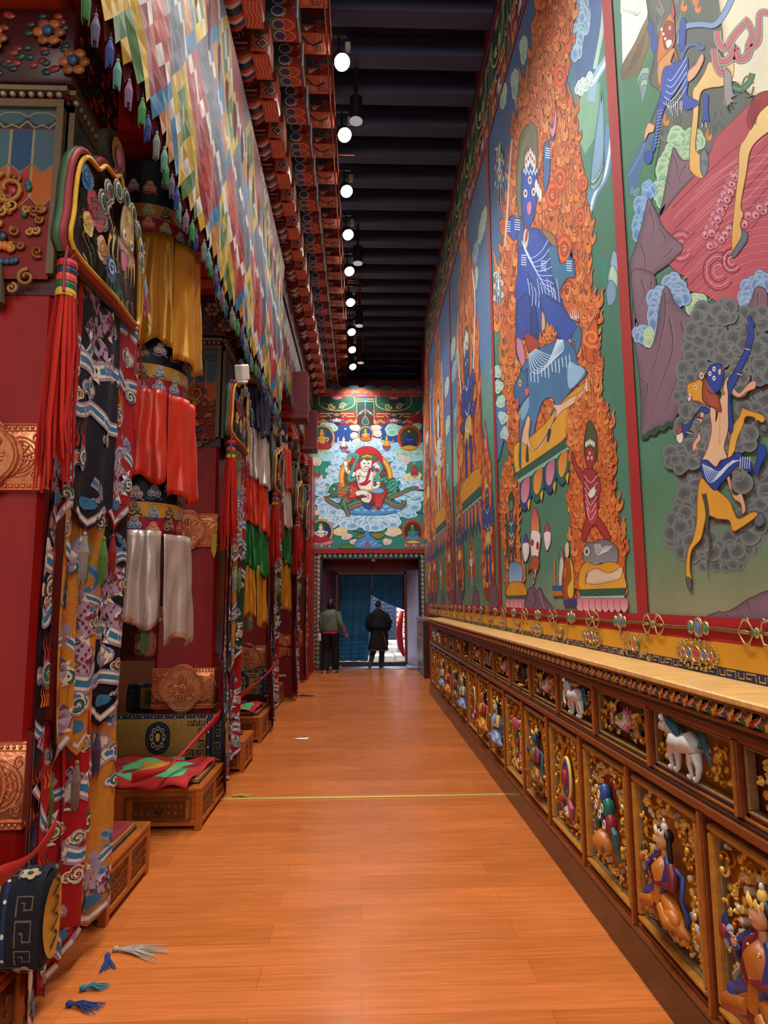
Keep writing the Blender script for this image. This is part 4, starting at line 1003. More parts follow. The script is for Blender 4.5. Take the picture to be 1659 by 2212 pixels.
 # ================================================================ TEXTILES
CLOTH=mat('dyed_cotton',attr=True,rough=.8,noise=.15,nscale=14,bump=.3,bscale=18)
PATCH=mat('patchwork_silk',attr=True,rough=.5,noise=.22,nscale=22,bump=.35,bscale=16,)
def valance(name,y0,y1,x,zb,zt,label,dull=0,tassels=True,w=.115,h=.15):
 t=empty(name,(x,y0,zt)); tag(t,label,'hanging textile'); L_=y1-y0; H=zt-zb
 r=random.Random(11)
 sets=[['#d8a818','#c07a28','#4f7c3c','#2878a4','#d8b020','#d8b020','#2878a4','#ded8cc'],['#c03a24','#3a4458','#b83c2c','#48506a','#9c3038','#343c52','#b03a30','#ded8cc'],
 ['#d09a28','#2878a4','#c07a28','#4f7c3c','#2878a4','#d8b020','#c87c30','#ded8cc'],['#3a4458','#c04030','#3a4458','#b04838','#5a5c70','#b83c30','#48506a','#ded8cc']]
 a=Art(); a.flat=True
 ni=int(L_/w*2); nj=int(H/h*2); P=10
 for j in range(nj+1):
  for i in range(ni+1):
   if(i+j)%2:continue
   cu,cv=i*w/2,-H+h*.55+j*h/2
   ii=(i+j//2*0); I,J=(ii//P),(j//P)
   di=abs(ii%P-P//2); dj=abs(j%P-P//2); dd=di+dj
   if dd>P//2:
    I2=(ii+P//2)//P; J2=(j+P//2)//P; di=abs((ii+P//2)%P-P//2); dj=abs((j+P//2)%P-P//2); dd=di+dj; s_=sets[(I2*2+J2)%2+(2 if I2%2 else 0)]
   else:s_=sets[(I+J*2+1)%2+(2 if J%2 else 0)]
   c=L(s_[7]if dd>=P//2 or(i//5+j)%9==0 else s_[min(dd,7)])
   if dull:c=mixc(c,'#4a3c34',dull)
   k=r.uniform(.62,.92); c=tuple(min(1,q*k)for q in c)
   pts=[(cu-w/2,cv),(cu,cv-h/2),(cu+w/2,cv),(cu,cv+h/2)]
   pts=[(min(max(p[0],0),L_),min(p[1],0))for p in pts]
   a._add(pts,[(0,1,2),(0,2,3)],[c]*4)
 fn=lambda u,v,d:Vector((.018*math.sin(u*5.1)*(-v/H)+.010*math.sin(u*19+v*2)*(-v/H)+d*.3+.02*math.sin(v*3),u,v))
 o=a.build('patchwork_cloth',PATCH,fn,t,maxlen=None,smooth=False)
 V=[]; Fc=[]; nu_,nv_=int(L_/.08),24
 for j in range(nv_+1):
  for i in range(nu_+1):V.append(fn(L_*i/nu_,-(H-h*.5)*j/nv_,-.03))
 for j in range(nv_):
  for i in range(nu_):q_=j*(nu_+1)+i; Fc.append((q_,q_+1,q_+nu_+2,q_+nu_+1))
 mesh_obj('backing_cloth',V,Fc,mat('beige_backing','#8a8278',rough=.8),t,True)
 m=MB(); n=int(L_/w); V=[]; Fc=[]
 for i in range(n*2+1):
  u=i*w/2; V+=[tuple(fn(u,0,0)+Vector((-.02,0,0))),tuple(fn(u,-H+(.10 if i%2==0 else-.035),0)+Vector((-.02,0,0)))]
 for i in range(n*2):Fc.append((2*i,2*i+1,2*i+3,2*i+2))
 mesh_obj('lining',V,Fc,mat('maroon_lining','#5a1220',rough=.8),t).modifiers.new('s','SOLIDIFY').thickness=.004
 if tassels:
  cols=['#5a8a80','#7a5a78','#3f7a40','#5c5470','#283c78','#6c7468','#8a6a7c','#46746c','#9a8a34','#7c2834']
  ms=[]
  for k,c in enumerate(cols[:6]):
   q=MB(); q.tube([(0,0,.03),(0,0,0)],.0025,'#3a2a20',n=5); q.ell((0,0,-.005),(.009,.009,.011),c,8,6); q.tube([(0,0,-.012),(0,0,-.018)],.006,'#c8a048',n=8)
   rr=random.Random(k)
   for f in range(11):
    an=2*PI*f/11; e=rr.uniform(.85,1.1); q.tube([(.005*math.cos(an),.005*math.sin(an),-.018),(.014*math.cos(an),.014*math.sin(an),-.06),(.013*math.cos(an+.3)*e,.013*math.sin(an+.3)*e,-.145*e)],[.004,.0058,.0022],c,n=5)
   ms.append(q)
  first={}
  for i in range(n):
   k=(i*7+i//3)%6
   if k not in first:first[k]=ms[k].build('tassel',CLOTH,t); o=first[k]
   else:o=first[k].copy(); C.objects.link(o)
   p=fn((i+.5)*w,-H-.02,0); o.location=p
 return t
valance('patchwork_valance',1.6,8.72,-1.08,4.12,6.35,'long diamond-patchwork silk valance with coloured tassels hanging over the aisle')
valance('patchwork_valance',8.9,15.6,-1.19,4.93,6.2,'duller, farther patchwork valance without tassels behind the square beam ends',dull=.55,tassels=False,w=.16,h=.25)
PAL={'lil':'#8f7f94','cream':'#d3c4ae','blue':'#2f6d94','teal':'#1f6a5c','dk':'#2c2a28','or':'#c8682c','red':'#b32a22','pink':'#d09a84','mar':'#7c2832'}
def layered(a,pts,w,cols):
 for k,c in enumerate(cols):a.stroke(pts,w*(1-k/len(cols)),c)
def br_wave(a,x0,x1,y,r,w,cols=('lil','cream','blue')):
 n=4; pts=[(x0+(x1-x0)*i/n,y+r.uniform(-.05,.05))for i in range(n+1)]
 layered(a,cr(pts,False,5),w,[PAL[c]for c in cols])
def br_cloud(a,x,y,s,r):
 cs=r.choice((('lil','cream','blue'),('cream','red','pink'),('lil','cream','or')))
 for(dx,dy,q)in((-.5,0,.5),(.45,.05,.55),(0,.35,.5),(0,-.3,.45)):
  for k,c in enumerate(cs):a.disc(x+dx*s,y+dy*s,q*s*(1-k*.27),None,PAL[c],n=10)
 for k,(c,q)in enumerate((('teal',.10),('cream',.065),('dk',.03))):a.spiral(x,y,s*.62,s*q*2.2,PAL[c],turns=1.25,a0=r.random()*6)
def br_dragon(a,pts,w,r):
 q=cr(pts,False,5)
 a.stroke(q,w*1.18,'#5c4858'); a.stroke(q,w,'#a08ca0')
 n=len(q)
 for i in range(0,n-1):
  p=q[i]; p2=q[i+1]; d=math.hypot(p2[0]-p[0],p2[1]-p[1])or 1
  nx,ny=-(p2[1]-p[1])/d,(p2[0]-p[0])/d
  for k in(-1,0,1):
   o=k*w*.3; a.disc(p[0]+nx*o,p[1]+ny*o,w*.10,w*.13,PAL['mar'],n=5)
  if i%2==0:a._add([(p[0]+nx*w*.5,p[1]+ny*w*.5),(p[0]+nx*w*.85,p[1]+ny*w*.85),(p2[0]+nx*w*.5,p2[1]+ny*w*.5)],[(0,1,2)],[L(PAL['cream'])]*3)
def br_flames(a,x,y,s,r,c='red'):
 for k in range(4):a.stroke([(x+k*s*.22,y),(x+k*s*.22+s*.1,y+s*.4),(x+k*s*.2-s*.05,y+s*.7),(x+k*s*.22+s*.12,y+s*(1.1+.1*k))],s*.16,PAL[c],taper=True,smooth=3)
def brocade(a,w,h,bg,seed,rich=1.0):
 """woven clouds, scaled serpent body, waves and flames on satin; origin top-left, v downwards negative"""
 r=random.Random(seed); a.rect(0,-h,w,0,bg)
 y=-.04; k=seed%4
 clip=lambda p:(min(max(p[0],.002),w-.002),min(max(p[1],-h+.002),-.002))
 a0=a.tr; a.tr=lambda x,y:clip((x,y))
 while y>-h+.05:
  if k%4==0:
   br_dragon(a,[(w*.2,y),(w*.75,y-.08),(w*.35,y-.18),(w*.8,y-.28),(w*.4,y-.36)],min(w*.34,.085),r)
   br_flames(a,w*.05,y-.2,.09,r); br_cloud(a,w*.85,y-.1,.05,r); br_wave(a,-.02,w*.4,y-.3,r,.05,('cream','teal')); y-=.31
  elif k%4==1:br_wave(a,-.02,w+.02,y-.03,r,.09); br_cloud(a,w*r.uniform(.3,.7),y-.15,.075,r); br_cloud(a,w*r.uniform(.0,1),y-.2,.045,r); y-=.22
  elif k%4==2:br_wave(a,-.02,w+.02,y-.04,r,.07,('lil','cream','blue')); br_flames(a,w*.2,y-.22,.10,r,r.choice(('red','or','blue'))); br_cloud(a,w*.8,y-.13,.05,r); y-=.19
  else:br_cloud(a,w*.35,y-.08,.075,r); a.stroke([(w*.6,y-.16),(w*.8,y-.22),(w*.5,y-.3),(w*.75,y-.36)],.05,PAL['lil'],smooth=4); a.stroke([(w*.6,y-.16),(w*.8,y-.22),(w*.5,y-.3),(w*.75,y-.36)],.022,PAL['blue'],smooth=4); br_wave(a,-.02,w+.02,y-.30,r,.05); br_flames(a,w*.1,y-.2,.08,r,'or'); y-=.32
  k+=1
 a.tr=a0
def tassel_small(parent,loc,c,l=.2,thick=1.0):
 q=MB(); q.ell((0,0,0),(.010*thick,.010*thick,.013),c,8,6); q.tube([(0,0,.04),(0,0,.0)],.0025,'#6a1c1c',n=5)
 for f in range(10):
  an=2*PI*f/10; q.tube([(.004*math.cos(an),.004*math.sin(an),-.008),(.015*thick*math.cos(an),.015*thick*math.sin(an),-l*.4),(.013*thick*math.cos(an+.4),.013*thick*math.sin(an+.4),-l*(1+.06*(f%3)))],[.004,.0065*thick,.002],c,n=5)
 o=q.build('tassel',CLOTH,parent); o.location=loc; return o
def strip_fn(x0,y0,y1,z1,seed,fold=.02,flare=0,drop_x=0):
 """cloth strip in the plane facing the aisle, u from the near edge, v down"""
 w=y1-y0
 return lambda u,v,d:Vector((x0+d*3+fold*math.sin(u/w*PI*1.0+seed)+fold*.5*math.sin(u*34+seed*2-v*1.3)+flare*(-v)+drop_x*u,y0+u+.01*math.sin(v*6+seed),z1+v))
def pointed_strip(parent,x0,y0,y1,z1,h,bg,seed,pt=.14,tcol=None,fold=.02,flare=0,name='brocade_strip',low=False):
 w=y1-y0; a=Art(); brocade(a,w,h,bg,seed)
 a2=Art(); r=random.Random(seed+50)
 a.poly([(0,-h+.001),(w,-h+.001),(w*.55,-h-pt)],bg)
 a.stroke([(w*.1,-h-.01),(w*.55,-h-pt*.7),(w*.9,-h-.01)],.035,PAL['lil']); a.stroke([(w*.1,-h-.01),(w*.55,-h-pt*.7),(w*.9,-h-.01)],.018,PAL['cream']); a.disc(w*.5,-h-.01,w*.18,.03,PAL['blue'],n=8)
 fn=strip_fn(x0,y0,y1,z1,seed,fold,flare)
 o=a.build(name,SATIN,lambda u,v,d:fn(u,v,d),parent,maxlen=.07,smooth=True,dz=.0001)
 n=10; mm=14; V=[]; Fc=[]
 for j in range(mm+1):
  for i in range(n+1):
   u=w*i/n; hb=h+pt*(u/(w*.55)if u<w*.55 else(w-u)/(w*.45)); V.append(fn(u,-hb*j/mm,-.002))
 for j in range(mm):
  for i in range(n):q=j*(n+1)+i; Fc.append((q,q+1,q+n+2,q+n+1))
 li=mesh_obj('lining',V,Fc,mat('crimson_lining','#7c1020',rough=.7),o,True)
 if tcol:tassel_small(o,fn(w*.55,-h-pt-.03,0),tcol,.19)
 return o
def rope_tassel(parent,x,y,z,l=.92,r=.055):
 q=MB()
 for k,(c,h)in enumerate((('#a82018',.03),('#1c2448',.03),('#c8402c',.035),('#1f5a34',.03),('#c89a34',.035))):
  z1=z-sum((.03,.03,.035,.03,.035)[:k]); q.lathe((x,y,z1),[(r*.62,0),(r*.68,-h*.5),(r*.66,-h)],c,14)
 rr=random.Random(2)
 for f in range(46):
  an=rr.random()*6.3; ra=r*math.sqrt(rr.random()); an2=an+rr.uniform(-.5,.5); e=rr.uniform(.84,1.04)
  q.tube([(x+ra*.6*math.cos(an),y+ra*.6*math.sin(an),z-.15),(x+ra*.95*math.cos(an),y+ra*.95*math.sin(an),z-.4*l),(x+ra*1.1*math.cos(an2),y+ra*1.1*math.sin(an2),z-.75*l),(x+ra*1.2*math.cos(an2+.2),y+ra*1.2*math.sin(an2+.2),z-l*e)],[.007,.0085,.0075,.003],('#a8160c','#b82412','#8c0e08')[f%3],n=5)
 for s_ in(-1,1):q.tube([(x,y,z),(x+.01,y+s_*.03,z+.05),(x+.01,y+s_*.05,z-.05),(x+.02,y+s_*.06,z-.16)],.006,'#7c1018',n=6)
 return q.build('rope_tassel',mat('silk_cord_red',attr=True,rough=.5),parent)
def crown_board(parent,x,y0,y1,zb,zt,seed=0):
 """padded fan-shaped board with embroidered mask, feather eyes and clouds"""
 w=y1-y0; h=zt-zb
 out=cr([(.02,.02),(0,.30),(.02,.62),(.10,.78),(.22,.80),(.30,.90),(.42,.92),(.50,1.0),(.58,.92),(.70,.90),(.78,.80),(.90,.74),(.97,.55),(1.0,.25),(.98,.03),(.5,-.01)],True,4)
 out=[(u*w,v*h)for u,v in out]
 fn=lambda u,v,d:Vector((x+d+.03*math.sin(PI*u/w),y0+u,zb+v))
 m=MB(); m.prism(out,lambda u,v,d:fn(u,v,d),-.05,.0,'#33251c'); o=m.build('crown_board',CLOTH,parent)
 e=MB(); rim=[fn(u,v,.0)for u,v in out]+[fn(*out[0],0)]
 e.tube(rim,.017,'#8c2c30',n=8,cap=False); e.tube([p+Vector((-.02,0,0))for p in rim],.02,'#3c5a3c',n=8,cap=False)
 cx,cy=w/2,h*.45
 e.tube([fn(cx+(u-cx)*.93,cy+(v-cy)*.93,.016)for u,v in out]+[fn(cx+(out[0][0]-cx)*.93,cy+(out[0][1]-cy)*.93,.016)],.011,'#d09a28',n=7,cap=False)
 e.build('padded_rim',SATIN,o,smooth=True)
 a=Art(); s=w
 for k in range(9):
  an=-1.9+3.8*k/8; px,py=cx+.05*s+math.sin(an)*.24*s,h*.56+math.cos(an)*.26*h
  a.disc(px,py,.068*s,.082*h,'#c8c0a8',n=12); a.disc(px,py,.056*s,.07*h,'#6c6458',n=12); a.disc(px,py,.046*s,.06*h,'#d8d0b8',n=12); a.disc(px,py,.034*s,.046*h,'#2c6452',n=12); a.disc(px,py-.005,.018*s,.025*h,'#26304c',n=8)
 def cl(px,py,q,c,c2):
  for(dx,dy)in((0,.6),(.55,.2),(.35,-.5),(-.35,-.5),(-.55,.2)):a.disc(px+dx*q,py+dy*q,q*.62,q*.7,c,n=9)
  a.spiral(px,py,q*.8,q*.26,c2)
 rr_=random.Random(seed)
 for k in range(60):
  px,py=rr_.uniform(.12,.9)*w,rr_.uniform(.08,.7)*h; a.stroke([(px,py),(px+rr_.uniform(-.05,.05),py-.03),(px+rr_.uniform(-.05,.05),py-.07)],.016,('#b8902c','#c8a860','#2c6c5c','#8c6a24','#a83040','#c0b090')[k%6],taper=True,smooth=2)
 for(px,py,q,c,c2)in((.14,.62,.06,'#2a7cac','#1c5074'),(.86,.30,.055,'#2a8cc0','#1c5074'),(.20,.44,.085,'#a01826','#401018'),(.84,.16,.07,'#a01826','#401018'),(.12,.28,.05,'#d0b040','#a8802c'),(.28,.22,.06,'#d0a47c','#a8783c'),(.90,.06,.045,'#e0c890','#b88a4c'),(.5,.12,.08,'#2c7464','#1c4c44'),(.36,.14,.06,'#24346c','#7cb0c8')):cl(px*w,py*h,q*w,c,c2)
 a.shape([(cx-.02*s,h*.72),(cx+.10*s,h*.74),(cx+.16*s,h*.62),(cx+.15*s,h*.42),(cx+.02*s,h*.38),(cx-.06*s,h*.5)],'#b8923c','#6c4c1c',.006)
 a.stroke([(cx+.02*s,h*.66),(cx+.05*s,h*.60)],.012,'#3c2c14'); a.stroke([(cx+.10*s,h*.66),(cx+.12*s,h*.60)],.012,'#3c2c14')
 a.shape([(cx-.06*s,h*.42),(cx+.18*s,h*.44),(cx+.14*s,h*.32),(cx,h*.30)],'#b87868','#5c2c20',.005); a.disc(cx+.0*s,h*.5,.03*s,.04*h,'#dcdcd0',n=8); a.disc(cx+.01*s,h*.5,.014*s,.02*h,'#2c3c5c',n=6); a.disc(cx+.12*s,h*.5,.03*s,.04*h,'#dcdcd0',n=8); a.disc(cx+.12*s,h*.5,.014*s,.02*h,'#2c3c5c',n=6)
 for k in range(10):a.stroke([(cx-.18*s+.05*s*k,h*.36+(k%3)*.02),(cx-.2*s+.055*s*k,h*.26),(cx-.17*s+.05*s*k,h*.16+(k%2)*.03)],.03*s,('#b8902c','#c8b070','#8c6a24')[k%3],taper=True,smooth=3)
 a.shape([(cx-.05*s,h*.34),(cx+.04*s,h*.36),(cx+.03*s,h*.24),(cx-.03*s,h*.22)],'#b85a70','#5c1c2c',.004)
 b_=a.build('embroidery',mat('raised_embroidery',attr=True,rough=.4,metal=.15,noise=.2,nscale=60,bump=.6,bscale=110),lambda u,v,d:fn(u,v,.008+d*14),o,smooth=False)
 q=MB(); o2=[(.5*w+.15*w*math.cos(k*PI/10),h*1.12+.17*h*math.sin(k*PI/10))for k in range(20)]
 q.prism(o2,lambda u,v,d:fn(u,v,d),-.05,-.005,'#241c18'); jb_=q.build('jewel_board',CLOTH,parent)
 a=Art(); a.disc(.5*w,h*1.12,.10*w,.135*h,'#a8763c',n=10); a.disc(.5*w,h*1.1,.06*w,.09*h,'#2c5a7c'); a.disc(.5*w,h*1.11,.048*w,.075*h,'#c04a68','#e08a9c'); a.build('jewel_embroidery',MATS['raised_embroidery'],lambda u,v,d:fn(u,v,d*14),jb_)
def banner_set(yc,xb,label,pal,seed,w=.84):
 t=empty('brocade_banner',(xb,yc,0)); tag(t,label,'banner','flat brocade banners with fan-shaped crowns')
 crown_board(t,.03,-.02,w+.02,3.12,3.80)
 rope_tassel(t,.05,-.02,3.07,.95,.06); rope_tassel(t,.04,w+.02,3.02,.5,.022)
 f=[(0,.24),(.15,.72),(.66,1.0)]
 for k,(u0,u1)in enumerate(f):pointed_strip(t,(.02,.035,.025)[k],u0*w,u1*w,3.13,(1.04,1.02,.98)[k],pal[0][k],seed+k,tcol=('#8c1c1c','#4f7a34','#8c1c1c')[k])
 tassel_small(t,(.05,.36*w,1.95),'#8a7c74',.2); tassel_small(t,(.05,.62*w,1.95),'#4f7a34',.2)
 for k,(u0,u1)in enumerate([(.02,.24),(.18,.42),(.40,.68),(.62,1.06)]):pointed_strip(t,(.0,.02,.012,.0)[k],u0*w,u1*w,2.2,(1.25,1.12,1.10,1.02)[k],pal[1][k],seed+5+k,tcol=('#4c3450','#4f7a34','#7c6458','#4c3450')[k],fold=.03)
 for k,(u0,u1)in enumerate([(.0,.16),(.12,.42),(.38,.64),(.60,1.08)]):pointed_strip(t,(-.02,.0,-.01,-.02)[k],u0*w,u1*w,1.15,(1.0,.98,.92,.90)[k],pal[2][k],seed+11+k,fold=.04,flare=.03 if k else .06,pt=.12 if k!=1 else .08)
 return t
DKB,YEL,RED_,GRN='#12141f','#b8782a','#98161c','#173c30'
ban1=banner_set(2.63,-1.285,'nearest brocade banner: navy, red and gold dragon strips reaching the floor',[(RED_,DKB,RED_),(DKB,YEL,YEL,DKB),(YEL,RED_,RED_,YEL)],3)
ban2=banner_set(5.72,-1.21,'second brocade banner, green and ochre, with white camera above its crown',[('#9a7a34','#8a7c5c',RED_),(YEL,GRN,YEL,GRN),(GRN,'#8a7c74',GRN,RED_)],21)
for(y,x,lb)in((8.55,-1.19,'third brocade banner from the viewer, by the far bench with bolster'),(11.1,-1.14,'fourth brocade banner, green and ochre, tied with a red ribbon'),(13.55,-1.16,'smallest, farthest brocade banner by the last column')):
 r_=dup3(ban2); r_.location=(x,y,0); r_['label']=lb
 if y>13:r_.scale=(.55,.55,1)
def floor_tassel(p,ang,c,l,label,grp='fallen tassels'):
 q=MB(); r=random.Random(int(l*1000)); q.ell((0,0,.012),(.018,.014,.012),c,10,6)
 for f in range(26):
  a=r.uniform(-.35,.35); e=r.uniform(.6,1.1); q.tube([(0,0,.012),(l*.4*math.cos(a*.7),l*.4*math.sin(a*.7),.018*r.random()+.006),(l*e*math.cos(a),l*e*math.sin(a),.004)],[.004,.003,.0012],c,n=4)
 o=q.build('loose_tassel',CLOTH); o.location=onZ(*p,0.002); o.rotation_euler=(0,0,ang); tag(o,label,'tassel',grp)
floor_tassel((232,2070),-1.2,'#20407c',.12,'blue silk tassel lying on the floor under the nearest banner')
floor_tassel((250,2055),-.15,'#a89c90',.24,'long pale grey tassel lying on the floor, pointing right')
floor_tassel((150,2175),-.2,'#1c3468',.14,'dark blue tassel at the bottom left by the banner foot'); floor_tassel((180,2140),.2,'#2c7080',.10,'thin teal threads on the floor at the banner foot')
floor_tassel((505,1722),.1,'#b0983c',.18,'yellow threads lying on the metal strip under the second banner'); floor_tassel((640,1504),0,'#3c3030',.3,'dark cord lying on the floor beyond the fourth banner')
def pleat(name,parent,mt,a0,a1,r0,z1,z0,np_,flare=.03,amp=.018,seed=0,skew=0):
 n=54; m=16; V=[]; Fc=[]; r=random.Random(seed); ph=r.random()*6
 for j in range(m+1):
  v=j/m
  for i in range(n+1):
   u=i/n; a=a0+(a1-a0)*u
   s=math.sin(u*np_*2*PI+ph+.5*math.sin(v*3+u*9)); s=(abs(s)**.6)*(1 if s>0 else-1)
   rr=r0+amp*s*(.45+.8*v)+flare*v+.003*math.sin(v*11+u*20+seed)
   zz=z1+(z0-z1)*v-(.03*math.sin(u*np_*PI*1.3+ph)+skew*u)*v
   V.append((rr*math.sin(a),-rr*math.cos(a),zz))
 for j in range(m):
  for i in range(n):q=j*(n+1)+i; Fc.append((q,q+1,q+n+2,q+n+1))
 o=mesh_obj(name,V,Fc,mt,parent,True); o.modifiers.new('s','SOLIDIFY').thickness=.006; return o
def silkm(name,c,metal=.25,rough=.36):return mat(name,c,rough=rough,metal=metal,noise=.2,nscale=9,bump=.45,bscale=16,nstretch=(1,1,.45))
def ring_art(t,r,z0,z1,bg,seed,name):
 a=Art(); Lc=2*PI*r; h=z1-z0; a.rect(0,0,Lc,h,bg); q=random.Random(seed)
 n=int(Lc/.11)
 for k in range(n):
  x=(k+.5)*Lc/n; y=h*q.uniform(.3,.7); s=min(.04,h*.38)
  c=q.choice((('#b8402c','#d8b090'),('#2f5c84','#c8c0b0'),('#6c7c48','#d0c4a0'),('#7c6480','#d8d0c0'),('#1c1c28','#b89a78')))
  for(dx,dy)in((-.5,-.3),(.5,-.3),(0,.5)):a.disc(x+dx*s,y+dy*s,s*.62,None,c[1],n=8); a.disc(x+dx*s,y+dy*s,s*.5,None,c[0],n=8); a.spiral(x+dx*s,y+dy*s,s*.34,s*.12,c[1],n=8)
  a.stroke([(x-s*1.2,y-s),(x-s*.4,y-s*1.3),(x+s*.5,y-s*.9),(x+s*1.3,y-s*1.3)],s*.25,c[0],smooth=3)
 return a.build(name,SATIN,lambda u,v,d:Vector(((r+d*2)*math.sin(u/r),-(r+d*2)*math.cos(u/r),z0+v)),t,maxlen=.06,smooth=True)
def round_banner(x,y,label,tiers,r=.30,top=4.42,seed=0):
 t=empty('round_banner',(x,y,0)); tag(t,label,'banner','round tiered banners with pleated skirts')
 MB().lathe((0,0,1.62),[(r-.03,0),(r-.03,top-1.62-.02),(.05,top-1.62+.1)],'#5c1620',28).build('banner_core',CLOTH,t,smooth=True)
 MB().tube([(0,0,top),(.005,0,4.9),(0,0,5.24)],.012,'#2c1a14',n=8).build('hanging_cord',CLOTH,t)
 ring_art(t,r,top-.32,top,'#14141f',seed,'brocade_band'); ring_art(t,r+.005,top-.42,top-.32,'#a8702c',seed+1,'brocade_band'); ring_art(t,r+.002,top-.52,top-.42,'#84142a',seed+2,'brocade_band')
 for k,(z1,z0,mt,np_)in enumerate(tiers):
  if k and z1<tiers[k-1][1]-.05:
   b=tiers[k-1][1]; g=b-z1
   ring_art(t,r,b-g*.42-.02,b+.06,'#10121c',seed+7*k,'brocade_band'); ring_art(t,r+.004,b-g*.72,b-g*.42,'#b8842c',seed+7*k+1,'brocade_band'); ring_art(t,r+.002,z1-.03,b-g*.72,'#8c1428',seed+7*k+2,'brocade_band')
  pleat('pleated_skirt',t,mt,-.42,.78,r+.03,z1,z0,3,seed=seed+k); pleat('side_skirt',t,mt,.80,1.9,r+.045,z1-.02,z0-.1,2,seed=seed+k+30,skew=.02)
  pleat('side_skirt',t,mt,1.95,5.0,r+.03,z1,z0,4,seed=seed+k+60)
 for k in range(9):
  z=top-.62-k*.29; a=Art(); c=('#a89484','#7c1428','#1c4c3c','#b8782c','#15161f','#a89484','#84142a','#1c4c3c','#15161f')[k]
  a.poly([(-.09,.16),(.09,.16),(.09,-.10),(0,-.20),(-.09,-.10)],c)
  for(px,py)in((0,.08),(-.03,-.04),(.04,0)):a.disc(px,py,.028,None,('#2f5c84','#b83c2c','#c8b8a0')[(k+int(px*100))%3],n=8); a.spiral(px,py,.02,.008,'#d8ccb8',n=8)
  a.build('pennant',SATIN,lambda u,v,d,z=z,k=k:Vector(((r+.03+.004*(9-k))*math.sin(-.62+u/r),-(r+.03+.004*(9-k)+d)*math.cos(-.62+u/r),z+v)),t)
 for(a,c)in((.5,'#3c6a34'),(.62,'#7c5a50'),(-.5,'#1c4c60')):tassel_small(t,((r+.04)*math.sin(a),-(r+.04)*math.cos(a),1.50),c,.16)
 return t
SG,SR,SS,SN,SGR=silkm('gold_silk','#b87a1c',.3),silkm('scarlet_silk','#c02c12',.12),silkm('silver_silk','#b9a79c',.45,.32),silkm('navy_silk','#141836',.05,.5),silkm('green_silk','#17602a',.3)
round_banner(-1.50,4.42,'near round banner with gold, scarlet and silver pleated skirts in front of the second column',[(4.12,3.34,SG,3),(3.03,2.42,SR,3),(2.10,1.50,SS,3)],r=.275,top=4.66,seed=4)
round_banner(-1.34,7.4,'second round banner with navy, silver, red, green and gold pleated skirts',[(4.10,3.60,SN,3),(3.60,3.02,SS,3),(3.04,2.50,SR,3),(2.52,2.02,SGR,3),(2.06,1.50,SG,3)],r=.2,top=4.55,seed=9)
round_banner(-1.42,10.4,'third round banner far along the colonnade, between the third and fourth columns',[(4.10,3.5,SR,3),(3.5,2.9,SS,3),(2.9,2.3,SGR,3),(2.3,1.6,SG,3)],r=.22,top=4.5,seed=15)
def bench(y0,y1,xr,label,xl=-3.6,h=.30,mats=True):
 t=empty('monk_bench',(xr,y0,0)); tag(t,label,'bench','low varnished benches beside the columns'); D=y1-y0; Wd=xr-xl
 MB().box((-Wd,.02,.03),(-.02,D-.02,h-.03),bev=.004).build('bench_body',WOODO,t)
 MB().box((-Wd,0,h-.032),(0,D,h),bev=.007).build('bench_top',WOODO,t)
 m=MB()
 for(a,b)in((-.05,0),(-Wd,-Wd+.05)):m.box((a,0.0,0),(b-.002,.05,h-.03),bev=.004); m.box((a,D-.05,0),(b-.002,D,h-.03),bev=.004)
 m.box((-Wd,.005,.03),(-.01,.03,.065),bev=.004); m.box((-.03,.01,.03),(-.004,D-.01,.065),bev=.004); m.box((-.03,.01,h-.07),(-.004,D-.01,h-.035),bev=.004)
 m.box((-.03,D/2-.025,.06),(-.004,D/2+.025,h-.06),bev=.004)
 m.build('bench_frame',WOODO,t)
 c_=mat('carved_dark_panel',attr=True,rough=.35,noise=.2,nscale=20)
 def carve(px,flip):
  q=MB(); q.box(px(.0,.0,.004),px(1,1,-.004),'#5c2c10')
  r=random.Random(6)
  for k in range(16):
   u,v,s=(k%8+.5)/8,(.3,.7)[k//8],.02
   q.tube([px(u+s*1.4*math.cos(w)*(1-w/12),v+s*9*math.sin(w)*(1-w/12),.008)for w in[i*.7+k for i in range(9)]],.004,'#94501c',n=5)
  return q
 for(a,b)in((.06,D/2-.035),(D/2+.035,D-.06)):
  carve(lambda u,v,d,a=a,b=b:(-.018+d,a+(b-a)*u,.075+(h-.155)*v),0).build('carved_panel',c_,t)
 if y0>4:
  carve(lambda u,v,d:(-.50+.38*u,.012-d,.085+.12*v),0).build('drawer_front',c_,t)
  q=MB()
  for s_ in((-.56,-.08,.225,.235),(-.56,-.08,.065,.072)):q.box((s_[0],-.004,s_[2]),(s_[1],.02,s_[3]),bev=.002)
  for xx in(-.085,-.56):q.box((xx,-.004,.07),(xx+.008,.02,.23),bev=.002)
  q.build('drawer_moulding',WOODB,t)
  MB().tube([(-.34,-.006,.15),(-.335,-.016,.135),(-.31,-.02,.13),(-.285,-.016,.135),(-.28,-.006,.15)],.006).build('drawer_pull',BLACK,t)
 return t
bench(.9,2.82,-1.315,'nearest low wooden bench in the bottom left corner'); bench(3.62,4.30,-1.305,'low bench just past the nearest banner, with fringed mat')
bench(5.02,5.93,-1.165,'low bench with carved drawer carrying the green-patched red cloth'); bench(6.62,7.14,-1.135,'small bench end beyond the second banner, with a red cloth')
bench(7.95,8.92,-1.165,'low bench by the third column with a folded carpet on it',xl=-2.0); bench(10.2,11.3,-1.3,'farthest low bench beyond the third column',xl=-2.25)
